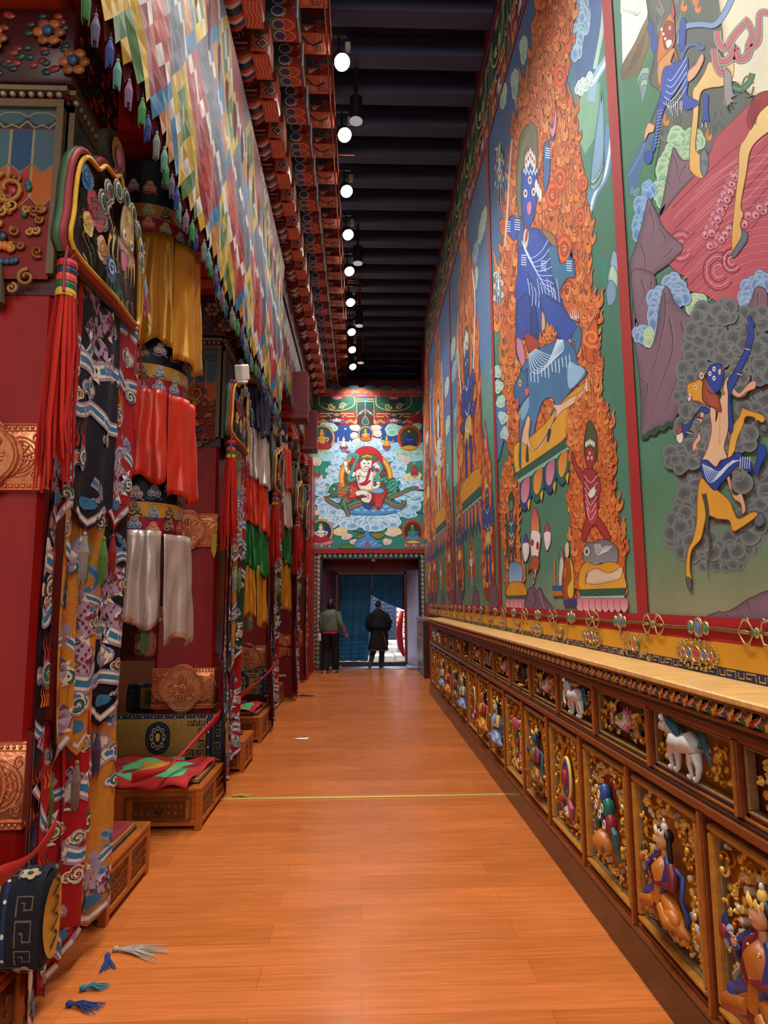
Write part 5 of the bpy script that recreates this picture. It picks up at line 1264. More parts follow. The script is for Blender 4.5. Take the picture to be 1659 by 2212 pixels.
def seat_mat(y0,y1,xr,z,label,c1='#8c2430',c2='#a87c34',th=.05):
 t=empty('seat_mat',(xr,y0,z)); tag(t,label,'mat','seat mats on the benches'); D=y1-y0
 MB().box((-1.5,0,0),(0,D,th),bev=.015).build('mat_pad',mat('mat_red',c1,rough=.8,bump=.3),t)
 MB().box((-1.5,-.004,.008),(.004,D+.004,th-.012),bev=.004).build('mat_edge',mat('mat_gold_edge',c2,rough=.45,noise=.2),t)
 MB().box((-1.51,-.012,0),(.012,D+.012,.012),bev=.004).build('felt_base',mat('dark_felt','#1c1a22',rough=.9),t)
 q=MB(); r=random.Random(3)
 for k in range(40):x=-.25-k*.005; yy=D+.0; q.tube([(x,yy,th-.01),(x+r.uniform(-.01,.01),yy+.03,th+r.uniform(0,.02)),(x+r.uniform(-.02,.02),yy+.05,th-.02)],.0025,'#a89c88',n=4)
 q.build('fringe',CLOTH,t); return t
seat_mat(5.12,5.66,-1.22,.30,'red seat mat with gold edge under the green-patched cloth'); seat_mat(3.70,4.16,-1.36,.30,'gold-edged mat with pale fringe on the bench past the nearest banner')
seat_mat(8.05,8.75,-1.24,.30,'brown patterned mat on the bench by the third column','#7c4a24','#a8783c')
def cloth_sheet(name,pts4,z,label,patch=True,seed=0,over=.0):
 """crumpled red cover with green and orange squares; pts4 = corner (x, y) in order"""
 a=Art(); a.rect(0,0,1,1,'#b01e1c')
 if patch:a.shape([(.18,.14),(.5,.16),(.84,.15),(.85,.5),(.83,.82),(.5,.84),(.17,.82),(.18,.5)],'#5cb478',n=2); a.poly([(.36,.28),(.62,.26),(.68,.34),(.78,.5),(.66,.58),(.70,.7),(.34,.72),(.36,.5)],'#d08a24')
 P=[Vector((*p,0))for p in pts4]
 def fn(u,v,d):
  p=(P[0]*(1-u)+P[1]*u)*(1-v)+(P[3]*(1-u)+P[2]*u)*v
  zz=z+.014*math.sin(u*9+v*5+seed)+.010*math.sin(u*17-v*13)+.012+d*3
  e=max(0,.5-4*v)if over else 0
  return Vector((p.x,p.y,zz-over*e*e*2+.03*max(0,u-.93)))
 o=a.build(name,CLOTH,fn,None,maxlen=.05,smooth=True,dz=.0008); o.modifiers.new('s','SOLIDIFY').thickness=.005; tag(o,label,'cloth','red covers spread on the benches'); return o
c1=[onZ(*p,.36)for p in((225,1645),(392,1702),(462,1632),(215,1618))]
cloth_sheet('seat_cover',[(-1.95,5.0),(c1[1].x,4.93),(-1.2,5.62),(-2.05,5.72)],.35,'crumpled red cloth with green and orange patches on the middle bench',over=.09)
cloth_sheet('seat_cover',[(-1.9,8.0),(-1.27,7.95),(-1.22,8.5),(-1.9,8.6)],.36,'red cloth with small green patch on the bench by the third column',seed=2)
cloth_sheet('seat_cover',[(-1.6,6.7),(-1.25,6.66),(-1.2,6.95),(-1.6,7.1)],.33,'plain red cloth on the small bench beyond the second banner',False,4)
cloth_sheet('seat_cover',[(-2.2,2.0),(-1.40,1.95),(-1.37,2.58),(-2.2,2.66)],.36,'red cloth corner turned up on the nearest bench',False,5)
def bolster(xl,xr,y,zc,label,ry=.085,rz=.175,parts=True):
 t=empty('bolster',(xr,y,zc)); tag(t,label,'bolster','black and gold carpet bolsters lying on the benches'); W_=xr-xl
 prof=[];
 for k in range(32):
  a=2*PI*k/32; cx,sz=math.cos(a),math.sin(a); prof.append((ry*abs(cx)**.7*(1 if cx>0 else-1),rz*abs(sz)**.8*(1 if sz>0 else-1)))
 m=MB(); n=len(prof); V=[]
 segs=[-W_,-W_+.02,-.02,-.008,0]; sc=[.9,1,1,.97,.88]
 for x,s in zip(segs,sc):V+=[(x,p[0]*s,p[1]*s)for p in prof]
 Fc=[(i*n+k,i*n+(k+1)%n,(i+1)*n+(k+1)%n,(i+1)*n+k)for i in range(4)for k in range(n)]+[tuple(range(n)),tuple(4*n+k for k in range(n))]
 m.add(V,Fc,'#10131f'); m.build('bolster_body',CLOTH,t,smooth=True)
 h=rz*2.6; a=Art(); a.rect(-W_,0,0,h,'#11141f'); G='#8c6a2c'; S_='#6a6050'
 a.rect(-W_+.13,.09,-.12,h-.09,'#1c3258'); a.rect(-W_+.145,.10,-.135,h-.10,'#11141f'); a.rect(-W_+.16,.11,-.15,h-.11,G)
 def fret(x,y,s,c,w=.008,fx=1,fy=1):
  P=[(0,0),(0,1),(1,1),(1,.3),(.5,.3),(.5,.65),(.28,.65)]; a.stroke([(x+fx*p[0]*s,y+fy*p[1]*s)for p in P],w,c)
 k=0; x=-.035
 while x>-W_+.03:
  for yy in(.03,h-.09):fret(x-.06,yy,.055,S_,.006,1,1)
  x-=.06
 for i in range(int((h-.2)/.065)):
  for xx in(-.085,-W_+.03):fret(xx,.10+i*.065,.055,S_,.006)
 for i in range(int(W_/.09)):a.disc(-.15-i*.09 if-.15-i*.09>-W_+.15 else-.15,h-.095,.007,None,'#d8d4c8',n=6)
 for i in range(4):a.disc(-.128,.12+i*.075,.007,None,'#d8d4c8',n=6)
 for(xx,yy)in((-.06,h-.06),(-.06,.06),(-W_/2,h-.05),(-W_*.8,h-.05)):
  for q in range(5):a.disc(xx+.022*math.cos(q*1.257),yy+.022*math.sin(q*1.257),.015,None,'#a89878',n=7)
  a.disc(xx,yy,.012,None,'#3c2c20',n=6)
 for(fx,fy,x0,y0_)in((-1,-1,-.165,h-.125),(-1,1,-.165,.125),(1,-1,-W_+.22,h-.14),(1,1,-W_+.22,.14)):
  for q in range(3):fret(x0+fx*q*.045,y0_,.05,'#11141f',.009,fx,fy)
  fret(x0,y0_+fy*.06,.045,'#11141f',.009,fx,fy)
 cx=-W_/2; cx=-.55 if W_>.9 else-W_/2; a.disc(cx,h/2,.105,None,'#0f1524',n=20); a.disc(cx,h/2,.09,None,'#1c3054',n=20); a.disc(cx,h/2,.08,None,'#10131f',n=20)
 for q in range(8):a.disc(cx+.05*math.cos(q*PI/4),h/2+.05*math.sin(q*PI/4),.018,None,'#9c8c68',n=7); a.disc(cx+.05*math.cos(q*PI/4),h/2+.05*math.sin(q*PI/4),.009,None,'#10131f',n=6)
 a.disc(cx,h/2,.02,None,'#b09a6c',n=8)
 def fn(u,v,d):
  an=-2.35+2.9*(1-v/h)*-1+2.9
  an=-PI*.5-1.25+(1-v/h)*0+0; th=-PI/2-.95+0
  a_=(1.45*PI)-(v/h)*1.0*PI+.08; c,s=math.cos(a_),math.sin(a_)
  yy=ry*abs(c)**.7*(1 if c>0 else-1); zz=rz*abs(s)**.8*(1 if s>0 else-1)
  return Vector((u*.995,yy*1.012-d*4*(1 if c<0 else-1)*1,zz*1.012+d*4*s))
 a.build('woven_cover',mat('wool_carpet',attr=True,rough=.9,noise=.2,nscale=50,bump=.6,bscale=160),fn,t,maxlen=.04,smooth=True,dz=.0003)
 e=Art(); e.disc(0,0,ry*.84,rz*.84,'#c08a2c',n=28)
 for q in range(5):e.stroke([(-.02,-rz*.6+q*.06),(.03,-rz*.6+q*.06+.03),(0,-rz*.6+q*.06+.05)],.012,'#3c3010',smooth=3)
 e.build('end_cap',CLOTH,lambda u,v,d:Vector((.003+d*3+.012*(1-(u/ry)**2),u,v)),t)
 return t
bolster(-3.3,-1.15,2.62,.50,'nearest black and gold fretwork bolster at the bottom left, yellow end cap showing',rz=.17)
bolster(-3.3,-1.16,5.80,.50,'black-bordered gold bolster with round blue medallion in front of the second column',rz=.19)
bolster(-1.95,-1.17,8.78,.58,'far black and gold bolster in front of the third column',rz=.17)
bench(7.9,8.9,-2.05,'bench in the rear row behind the second column',xl=-3.6); bolster(-2.75,-1.98,8.0,.52,'rear-row bolster seen left of the second column',rz=.16)
bench(10.6,11.2,-2.3,'rearmost bench seen between the banner and the second column',xl=-3.6,h=.62); bolster(-3.1,-2.5,11.0,.78,'small rearmost bolster with round medallion',rz=.16)
MB_=dup3(c0); MB_.location=(-3.85,12.2,0); MB_['label']='distant red column of the inner row, glimpsed left of the second column'
q=MB(); q.ell((0,0,.22),(.2,.16,.30),'#3c423f',18,12); q.ell((.03,-.08,.02),(.2,.12,.07),'#c8c4bc',16,8); q.tube([(.05,-.12,.0),(.14,-.2,-.1),(.12,-.2,-.2)],.012,'#a8835c')
o=q.build('folded_robe',CLOTH,smooth=True); o.location=(-2.62,9.3,1.0-.06); tag(o,'dark grey robe heap with a white cloth glimpsed behind the second column','clothing')
bb=MB().box((-3.3,9.1,.0),(-2.3,9.6,.86),bev=.01).build('rear_table',WOODO); tag(bb,'wooden table glimpsed behind the second column under the grey robe','table')
def ribbon(pts,w,label,name='ribbon_barrier',c='ribbon_red',twist=1.2):
 pts=cr([tuple(p)for p in pts],False,8)if False else[Vector(p)for p in pts]
 P=[]
 for i in range(len(pts)-1):
  for k in range(12):P.append(pts[i].lerp(pts[i+1],k/12))
 P.append(pts[-1]); V=[]; Fc=[]
 n=len(P)
 for i,p in enumerate(P):
  t=i/(n-1); sag=-.03*math.sin(PI*t); a=twist*math.sin(t*3.0); V+=[p+Vector((0,math.sin(a)*w/2,sag+math.cos(a)*w/2)),p+Vector((0,-math.sin(a)*w/2,sag-math.cos(a)*w/2))]
 for i in range(n-1):Fc.append((2*i,2*i+1,2*i+3,2*i+2))
 o=mesh_obj(name,V,Fc,mat(c,'#a01018',rough=.55),None,True); o.modifiers.new('s','SOLIDIFY').thickness=.003; tag(o,label,'ribbon','red ribbons closing off the benches'); return o
a_,b_=onX(0,1890,-1.62)if False else onY(-5,1895,2.2),onY(120,1785,2.66)
ribbon([a_,b_],.06,'red ribbon slanting up from the left edge to the nearest banner')
ribbon([onY(285,1680,4.7),onY(360,1650,5.0),onY(480,1538,5.75)],.075,'red ribbon stretched across the middle bench to the second banner')
ribbon([onY(520,1502,7.2),onY(600,1430,8.7)],.07,'red ribbon across the bench by the third column'); ribbon([onY(520,1388,8.9),onY(548,1395,9.03)],.05,'short red ribbon end above the far bolster')
ribbon([onY(592,1448,11.2),onY(622,1410,11.5)],.06,'red ribbon tied round the fourth banner, lower strand'); ribbon([onY(590,1388,11.0),onY(635,1396,11.5)],.06,'red ribbon tied round the fourth banner, upper strand')
o=MB().box((0,0,0),(.05,.006,.16)).add([(0,0,0),(.05,0,0),(.03,0,-.07)],[(0,1,2)]).build('yellow_scarf',mat('yellow_scarf','#c8a02c',rough=.6)); o.location=onY(456,1190,6.03); tag(o,'small yellow ribbon tail hanging beside the second banner','ribbon')
# ================================================================ MURALS
SKY,GRN1,GRN2,PALEG='#465f84','#4c7a62','#3a6a52','#93b89a'
FL,FL2,FLD='#cf5a1e','#b8441a','#6e2a1c'
SKIN_,BLU,BLUD,CRM='#d8a27c','#27459a','#1b2c66','#dccfae'
def M_(col):return L(col)
def lines(a,tr,P,w,c,taper=False):a.stroke([tr_(p,tr)for p in P],w,c,taper=taper,smooth=4)
class PArt(Art):
 """drawing in the coordinates of an enlarged view; y grows downwards; line widths in those units"""
 def __init__(s,T_,wall):super().__init__(); s.T_=T_; s.wall=wall; s.set(T_)
 def set(s,T_):
  w=px_right(T_)if s.wall=='R' else px_end(T_); s.tr=w; return s
 def blob(s,pts,c,line='#2a1c18',lw=2.2,c2=None,n=4):
  """brushed shape: soft darker modelling inside the drawn contour"""
  q=cr(pts,True,n); m=len(q); s.shape(pts,c,None,lw,n,c2)
  if line is not None:
   ar=sum(q[i][0]*q[(i+1)%m][1]-q[(i+1)%m][0]*q[i][1]for i in range(m))/2; per=sum(math.dist(q[i],q[(i+1)%m])for i in range(m))
   d=min(abs(ar)/per*.62,46); sg=1 if ar>0 else-1; inn=[]
   y0=min(p[1]for p in q); y1=max(p[1]for p in q); C0=L(c); C1=L(c2)if c2 else C0
   el=[math.dist(q[i],q[(i+1)%m])for i in range(m)]; ds=[1e9]*m
   for i in range(m):
    a,b,c3=q[i-1],q[i],q[(i+1)%m]; t=abs((math.atan2(c3[1]-b[1],c3[0]-b[0])-math.atan2(b[1]-a[1],b[0]-a[0])+PI)%(2*PI)-PI)
    if t>.45:ds[i]=0
   for _ in(0,1):
    for i in range(m):ds[i]=min(ds[i],ds[i-1]+el[i-1])
    for i in range(m-1,-1,-1):ds[i]=min(ds[i],ds[(i+1)%m]+el[i])
   for i in range(m):
    a,b=q[i-1],q[(i+1)%m]; l=math.dist(a,b)or 1; e=min(d,ds[i]*.45); inn.append((q[i][0]-(b[1]-a[1])/l*e*sg,q[i][1]+(b[0]-a[0])/l*e*sg))
   if not c2 and ar*ar>1:
    dk=mixc(C0,L(line),.42); tr=[]
    for i in range(m):j=(i+1)%m; tr+=[(i,j,m+j),(i,m+j,m+i)]
    s._add(q+inn,tr,[dk]*m+[C0]*m)
   s.stroke(q+[q[0]],lw*1.2,line)
  return s
 def scal(s,x,y,w,h,cols,n=6,seed=0,sp=True):
  """heap of scalloped lobes, largest below"""
  r=random.Random(seed); rim,heart,line=cols; B=[]
  for k in range(n):
   a=k*2.399+seed; q=math.sqrt((k+.5)/n); B.append((x+w*.36*q*math.cos(a),y+h*.36*q*math.sin(a),(.30+.1*r.random())))
  B.sort(key=lambda b:b[1])
  for(bx,by,q)in B:s.disc(bx,by,w*q*1.06,h*q*1.06,line,n=13)
  for(bx,by,q)in B:s.disc(bx,by,w*q,h*q,rim,heart,n=13)
  if sp:s.spiral(x,y,min(w,h)*.22,min(w,h)*.035,rim,a0=seed)
  return s
 def smoke(s,x,y,r_,seed,cols=('#7a7c78','#4c4e4c','#474948')):
  r=random.Random(seed)
  for k in range(5):
   a=k*2.4+seed*1.7; rr=r_*r.uniform(.5,.66); bx,by=x+r_*.5*math.cos(a),y+r_*.5*math.sin(a); s.disc(bx,by,rr*1.025,None,cols[2],n=14); s.disc(bx,by,rr,None,cols[0],cols[1],n=14)
  s.spiral(x,y,r_*.42,r_*.07,cols[0],a0=seed,turns=1.5); return s
 def fire(s,poly,step,size,seed=0,base=FLD,cols=('#d8742e','#dc8440','#c8602a','#d06c2c'),sx=1.0,ang=PI):
  """fills an outline with licking flames, bigger ones licking out of the edge"""
  r=random.Random(seed); q=cr(poly,True,4); s.poly(q,base)
  xs=[p[0]for p in q]; ys=[p[1]for p in q]
  def inside(x,y):
   c=False; j=len(q)-1
   for i in range(len(q)):
    if(q[i][1]>y)!=(q[j][1]>y)and x<(q[j][0]-q[i][0])*(y-q[i][1])/(q[j][1]-q[i][1])+q[i][0]:c=not c
    j=i
   return c
  y=min(ys); row=0; G=[]
  while y<max(ys)+step:
   x=min(xs)+(row%2)*step*.5*sx
   while x<max(xs):G.append((x,y)); x+=step*sx
   y+=step*.78; row+=1
  r.shuffle(G)
  for(x,y)in G:
   if 1:
    jx,jy=x+r.uniform(-.2,.2)*step*sx,y+r.uniform(-.2,.2)*step
    if inside(jx,jy):
     s.flame(jx,jy+size*.4,size*r.uniform(.8,1.25),size*.62*sx,ang+r.uniform(-.25,.25),cols[r.randrange(4)],'#8c3418',curl=r.choice((-1,1)),line='#5c1c10',lw=size*.018)
     if r.random()<.22:s.spiral(jx,jy,size*.24*min(1,sx*1.3),size*.05,'#9a3a1a',a0=r.random()*6)
  return s
 def petals(s,x0,y0,x1,y1,n,hgt,cols,line='#23345c'):
  for k in range(n):
   ax,ay=x0+(x1-x0)*k/n,y0+(y1-y0)*k/n; bx,by=x0+(x1-x0)*(k+1)/n,y0+(y1-y0)*(k+1)/n; mx,my=(ax+bx)/2,(ay+by)/2+hgt
   o=cols[k%len(cols)]
   s.shape([(ax,ay),(bx,by),(bx+(bx-ax)*.02,by+hgt*.6),(mx,my),(ax,ay+hgt*.6)],o[0],'#18202c',abs(bx-ax)*.03,3)
   i=.2; s.shape([(ax+(bx-ax)*i,ay),(bx-(bx-ax)*i,by),(bx-(bx-ax)*i,by+hgt*.5),(mx,my-hgt*.28),(ax+(bx-ax)*i,ay+hgt*.5)],o[1],None,1,3,c2=o[2])
T5=T(1250,0,.3166); T6=T(1300,600,.3616); T4=T(900,650,.3481); T3=T(900,0,.3165); TE=T(600,700,.2411)
def Yw(px,py):p=onX(px,py,XR); return p.y,p.z
def metric(a):a.tr=None; return a
def vgrad(a,y0,y1,stops,z0=1.575,z1=6.84,ny=16):
 def fn(y,z):
  t=(z-z0)/(z1-z0)
  for(t0,c0),(t1,c1)in zip(stops[:-1],stops[1:]):
   if t<=t1+1e-6:return mixc(c0,c1,max(0,min(1,(t-t0)/(t1-t0))))
  return L(stops[-1][1])
 a.tr=None; a.field(y0,z0,y1,z1,6,ny,fn)
ZB=1.575; ZT=6.84
def figure2(a,x,y,s,c,robe='#8c2a1c',sx=1.0,arms=2,skirt='#c8a050',halo=None):
 """small many-limbed standing figure in view coordinates"""
 P=lambda pts:[(x+u*s*sx,y+v*s)for u,v in pts]
 if halo:a.shape(P([(-.5,.9),(-.6,0),(-.4,-.8),(0,-1.15),(.4,-.8),(.6,0),(.5,.9)]),halo,'#5c1c10',s*.02)
 for d in(-1,1):
  a.shape(P([(d*.04,.2),(d*.2,.3),(d*.26,.6),(d*.20,.95),(d*.34,1.0),(d*.1,1.02),(d*.12,.6),(d*.02,.45)]),c,'#16182c',s*.018)
  for k in range(arms):e=.1*k; a.shape(P([(d*.12,-.25+e),(d*.34,-.3+e*2),(d*(.46+.05*k),-.52+e*3),(d*(.52+.05*k),-.48+e*3),(d*.40,-.16+e*2),(d*.14,-.08+e)]),c,'#16182c',s*.018)
 a.shape(P([(-.16,-.34),(.16,-.34),(.19,-.1),(.16,.12),(.22,.34),(0,.5),(-.22,.34),(-.16,.12),(-.19,-.1)]),c,'#16182c',s*.018)
 a.shape(P([(-.2,.15),(.2,.15),(.26,.42),(.08,.36),(0,.55),(-.08,.36),(-.26,.42)]),skirt,'#3c2010',s*.014)
 a.shape(P([(-.14,-.62),(0,-.70),(.14,-.62),(.13,-.42),(0,-.33),(-.13,-.42)]),c,'#16182c',s*.018)
 for d in(-1,1):a.disc(x+d*.06*s*sx,y-.54*s,.028*s*sx,.022*s,'#e8e0d0',n=8); a.disc(x+d*.06*s*sx,y-.54*s,.012*s*sx,.012*s,'#201410',n=6)
 a.disc(x,y-.44*s,.04*s*sx,.018*s,'#b02c28',n=8)
 for k in range(5):a.disc(x+(-.12+.06*k)*s*sx,y-(.68+.03*(2-abs(k-2)))*s,.026*s*sx,.04*s,'#d8cdb8',n=7)
 for(u0,v0,u1,v1)in((-.15,-.3,.15,-.3),(-.18,0,.18,0),(-.2,.2,.2,.2)):a.stroke(P([(u0,v0),(0,v0+.1),(u1,v1)]),s*.018,'#dcd6c8',smooth=4)
 a.stroke(P([(-.3,-.2),(-.42,.1),(-.36,.4),(-.5,.7)]),s*.05,robe,smooth=4); a.stroke(P([(.3,-.2),(.42,.1),(.36,.4),(.5,.7)]),s*.05,robe,smooth=4)
def panel_one():
 a=PArt(T5,'R'); vgrad(a,.2,3.26,[(0,'#8a8464'),(.06,'#5f7e5c'),(.16,'#48785c'),(.4,'#43735a'),(.7,'#4f7d62'),(1,'#4f7d62')]); a.set(T5)
 a.rect(285,-200,560,90,'#c8d2c4'); a.poly([(285,-160),(520,-160),(460,140),(400,290),(300,450)],'#d3d8ca')
 for q in range(4):a.stroke([(300+q*40,60+q*8),(330+q*30,80),(400,110)],3,'#6a7c70')
 a.blob([(298,445),(380,300),(440,170),(475,130),(480,300),(440,420),(400,520),(300,545)],'#8a6a3c',c2='#5f5438')
 for q in range(4):a.stroke([(470-q*30,180+q*60),(430-q*25,330+q*40),(410-q*30,400+q*40)],6,'#4a3a20',smooth=3)
 a.poly([(302,560),(420,500),(560,260),(600,200),(540,700),(560,1160),(420,1500),(330,1500)],'#3c7450')
 for q in range(4):a.blob([(400+q*8,560+q*30),(430,470+q*40),(480-q*4,470+q*40),(470-q*8,560+q*40),(430,600+q*38)],('#98a890','#6a8a8c')[q%2],'#3c5048',3)
 a.blob([(500,-200),(1000,-200),(1120,560),(1180,700),(900,1060),(720,1130),(560,1200),(520,1180),(560,900),(490,850),(560,640),(490,560),(520,330),(480,120)],'#5a5e54','#23282c',6)
 r=random.Random(4)
 for k in range(36):
  x,y=r.uniform(540,1080),r.uniform(-120,1000)
  if x+(y-500)*.1>1050:continue
  a.flame(x,y+40,r.uniform(90,170),50,PI+r.uniform(-.4,.4),('#66695e','#51554e','#74755f','#4a4e4c')[k%4],'#8a8a72',r.choice((-1,1)),'#3a3e3c',1.5)
 for(x,y)in((720,20),(800,-20),(890,900),(600,800),(815,30)):a.flame(x,y+60,90,44,PI,'#d2782a','#a84c1c',1,'#8c481c',1.5)
 a.poly([(330,1160),(430,960),(480,900),(505,960),(455,1060),(400,1260),(336,1340)],'#3f6288'); a.stroke([(460,950),(420,1060),(340,1200)],8,'#5f82a4',smooth=3)
 for k in range(12):a.disc(350+r.uniform(0,60),1280+r.uniform(0,60),10,9,'#8aa4b8','#3f6288',n=8)
 for(x,y,w,h,cs)in((680,960,130,150,0),(790,960,120,160,0),(640,1060,110,140,0),(590,1180,110,170,0),(560,1320,90,150,0),(740,1060,110,120,0),(480,1300,90,120,1),(440,1420,90,160,1),(410,1560,80,150,1)):
  a.scal(x,y,w,h,(('#b5cda0','#6f9c78','#4a6c50'),('#8fb0cc','#4c74a4','#2a4468'))[cs],7,int(x)%9)
 PK,PKD,PKL='#a8404a','#7c2834','#d8909a'
 a.blob([(1500,480),(1290,620),(1180,700),(1080,800),(940,940),(885,1070),(700,1290),(545,1480),(500,1620),(620,1800),(680,1860),(745,1900),(750,1980),(870,2010),(1060,2140),(1100,2060),(1140,1940),(1500,1700)],PK,PKD,4,c2='#b85058')
 for k in range(9):y=1000+k*60; a.stroke([(1330,y-200+k*12),(1180,y-60+k*18),(1000,y+70+k*22),(760,y+300+k*20),(640+k*10,y+420+k*12)],16 if k%2 else 7,(PKD,'#c0606a')[k%2],smooth=4)
 for k in range(16):y=1050+k*55; a.stroke([(1320,y),(1150,y+30),(960,y+120),(800,y+260)],3.0,PKL,smooth=4)
 for(x,y,q)in((700,1680,90),(960,1850,110),(1050,1780,70)):
  for e in range(4):a.stroke([(x+q*(1-e*.22)*math.cos(t),y+q*1.2*(1-e*.22)*math.sin(t))for t in[.6+i*.4 for i in range(13)]],7,(PKD,PKL)[e%2])
 for k in random.Random(3).sample(range(46),46):
  t=k/46; px_,py_=(1090-320*t+22*math.sin(k*2.1),1160+700*t)if k<30 else(1290-(k-30)*26,1400+(k-30)*18+22*math.sin(k*2.3))
  a.disc(px_,py_,32,36,'#6c1c2c',n=12); a.disc(px_,py_,29,32,'#c8707c','#b04c5c',n=12); a.spiral(px_,py_,19,6,'#e8b4bc',a0=k); a.disc(px_+3,py_+8,9,10,'#7c2030',n=8)
 MT,MTD='#7c5c66','#3c2a34'
 def mount(pts,ridges,c=MT,c2='#5c4450'):
  a.blob(pts,c,MTD,5,c2=None);
  for rr in ridges:a.stroke(rr,13,'#5a424c',taper=True,smooth=4); a.stroke([(p[0]+8,p[1])for p in rr],5,'#98787f',taper=True,smooth=4)
 mount([(545,1490),(575,1380),(600,1240),(640,1040),(655,1005),(690,1065),(720,1095),(760,1100),(770,1180),(800,1190),(700,1300),(640,1370)],[[(650,1050),(680,1160),(650,1260)],[(740,1120),(690,1220),(740,1270)],[(620,1240),(650,1300)]])
 mount([(355,1800),(400,1660),(450,1480),(480,1352),(510,1400),(545,1470),(590,1560),(712,1680),(680,1740),(620,1800),(590,1820),(500,1900),(460,2080),(380,2260),(372,2000)],[[(490,1420),(520,1560),(480,1700)],[(560,1560),(600,1640),(540,1720)],[(430,1660),(460,1800),(420,1960)],[(650,1700),(560,1780)]])
 HC,HS='#e2c07c','#b87c2c'
 a.blob([(975,-250),(1400,-250),(1400,640),(1290,640),(1190,650),(1130,600),(1080,560),(1040,540),(1000,420),(985,200)],'#ddd3b2','#8a6a3c',4)
 a.blob([(1050,330),(980,470),(900,420),(860,500),(812,575),(782,625),(785,760),(765,960),(760,1130),(775,1175),(820,1212),(858,1205),(850,1120),(835,1060),(800,1010),(815,840),(835,640),(900,600),(990,585),(1060,520)],HC,'#7c4c1c',4,c2='#d8a24c')
 a.blob([(835,1050),(865,1020),(890,1080),(885,1150),(858,1208),(835,1150)],'#6e7478','#2c3034',4); a.spiral(862,1105,22,6,'#3c4044')
 a.blob([(1400,760),(1292,690),(1200,840),(1140,950),(1105,1010),(1095,1180),(1070,1400),(1050,1640),(1062,1720),(1110,1690),(1145,1640),(1108,1540),(1130,1460),(1112,1400),(1150,1180),(1185,1010),(1300,900),(1400,850)],HC,'#7c4c1c',4,c2='#d29a44')
 a.blob([(1060,1715),(1115,1620),(1120,1570),(1155,1590),(1150,1650),(1065,1760)],'#5c666c','#2c3034',4)
 a.blob([(1300,620),(1210,660),(1155,800),(1180,885),(1240,770),(1330,680)],'#9c2028','#5c1014',4)
 for k in range(7):a.stroke([(1200+k*9,680),(1175+k*9,760),(1185+k*5,850)],3,'#5c1014')
 a.stroke([(1055,590),(1110,610),(1170,560),(1190,500)],44,'#2c5c48',smooth=4); a.stroke([(1055,590),(1110,610),(1170,560),(1190,500)],20,'#4c8468',smooth=4)
 a.stroke([(1160+38*math.cos(t),590+70*math.sin(t))for t in[i*.5 for i in range(13)]],14,'#6a5c3c')
 for(pts,w)in(([(950,210),(960,290),(1010,330),(1060,250),(1110,190),(1170,130)],60),([(920,340),(970,420),(1040,400),(1070,330),(1090,400),(1150,390),(1180,300)],66),([(1150,140),(1190,230),(1160,330),(1230,280),(1240,100),(1300,90)],52),([(930,330),(940,430),(980,500),(1030,470)],56)):
  a.stroke(pts,w,'#6c5c58',smooth=5); a.stroke(pts,w*.88,'#9c8c84',smooth=5); a.stroke(pts,w*.42,'#7c2c34',smooth=5); a.stroke(pts,w*.32,'#c85c64',smooth=5)
 a.blob([(1000,480),(1045,500),(1050,580),(1060,640),(1080,650),(1045,670),(1076,700),(1040,700),(1060,745),(1025,710),(1035,770),(1000,690),(995,600)],'#948884','#4c4040',3)
 a.stroke([(690,300),(720,190),(830,165),(930,170),(1000,90),(1050,-10)],44,'#34486c',smooth=5); a.stroke([(690,300),(720,190),(830,165),(930,170),(1000,90),(1050,-10)],34,'#7d93b4',smooth=5)
 a.stroke([(700,400),(740,320),(800,300),(830,330),(860,320)],26,'#4a6490',smooth=5)
 a.blob([(560,460),(600,430),(690,420),(745,390),(745,480),(705,560),(650,650),(590,700),(560,620)],BLU,BLUD,3,c2='#2f55a4')
 a.blob([(745,450),(720,540),(700,620),(725,740),(790,735),(830,700),(780,670),(740,640),(760,520)],BLU,BLUD,3)
 a.blob([(850,650),(885,650),(885,760),(895,830),(870,820),(845,840),(858,760)],BLU,BLUD,3); a.stroke([(845,870),(850,840)],5,'#e0dcd0'); a.stroke([(875,870),(870,830)],5,'#e0dcd0')
 a.blob([(560,660),(600,700),(560,820),(540,940),(520,1030),(500,1020),(525,900),(540,760)],BLU,BLUD,3); a.blob([(455,1045),(500,1030),(510,1060),(490,1115),(455,1100)],BLU,BLUD,3)
 a.blob([(500,240),(540,260),(530,340),(505,350),(495,290)],BLU,BLUD,3); a.blob([(490,140),(510,170),(500,240),(480,240),(475,180)],BLU,BLUD,3); a.blob([(710,120),(735,150),(725,330),(695,340),(690,230)],BLU,BLUD,3)
 a.blob([(545,440),(600,360),(660,330),(630,420),(640,440),(580,470),(560,620),(545,560)],'#d08c50','#8c4c1c',3)
 a.blob([(540,430),(545,300),(570,190),(600,130),(640,90),(660,180),(655,300),(610,360),(570,400)],'#cc7430','#7c3c14',3)
 a.blob([(585,180),(615,140),(650,160),(655,220),(640,300),(600,340),(580,280)],'#983038','#50141c',3); a.blob([(635,90),(640,0),(655,60),(660,100),(645,130)],'#b83c44','#50141c',2)
 a.disc(625,190,9,14,'#e8d060',n=8); a.disc(625,190,4,7,'#201410',n=6); a.blob([(600,280),(635,270),(640,300),(610,330)],'#e8e0d0','#50141c',2)
 for k in range(4):a.disc(570+k*12,200+k*32,9,12,'#ddd2bc',n=7)
 a.blob([(660,320),(680,390),(690,420),(660,390)],'#b84c48','#50141c',2); a.blob([(750,490),(800,440),(820,400),(850,365),(855,420),(800,520),(750,555)],SKIN_,'#7c4c34',3)
 a.blob([(450,970),(455,900),(480,840),(520,860),(510,900),(480,910)],SKIN_,'#7c4c34',3)
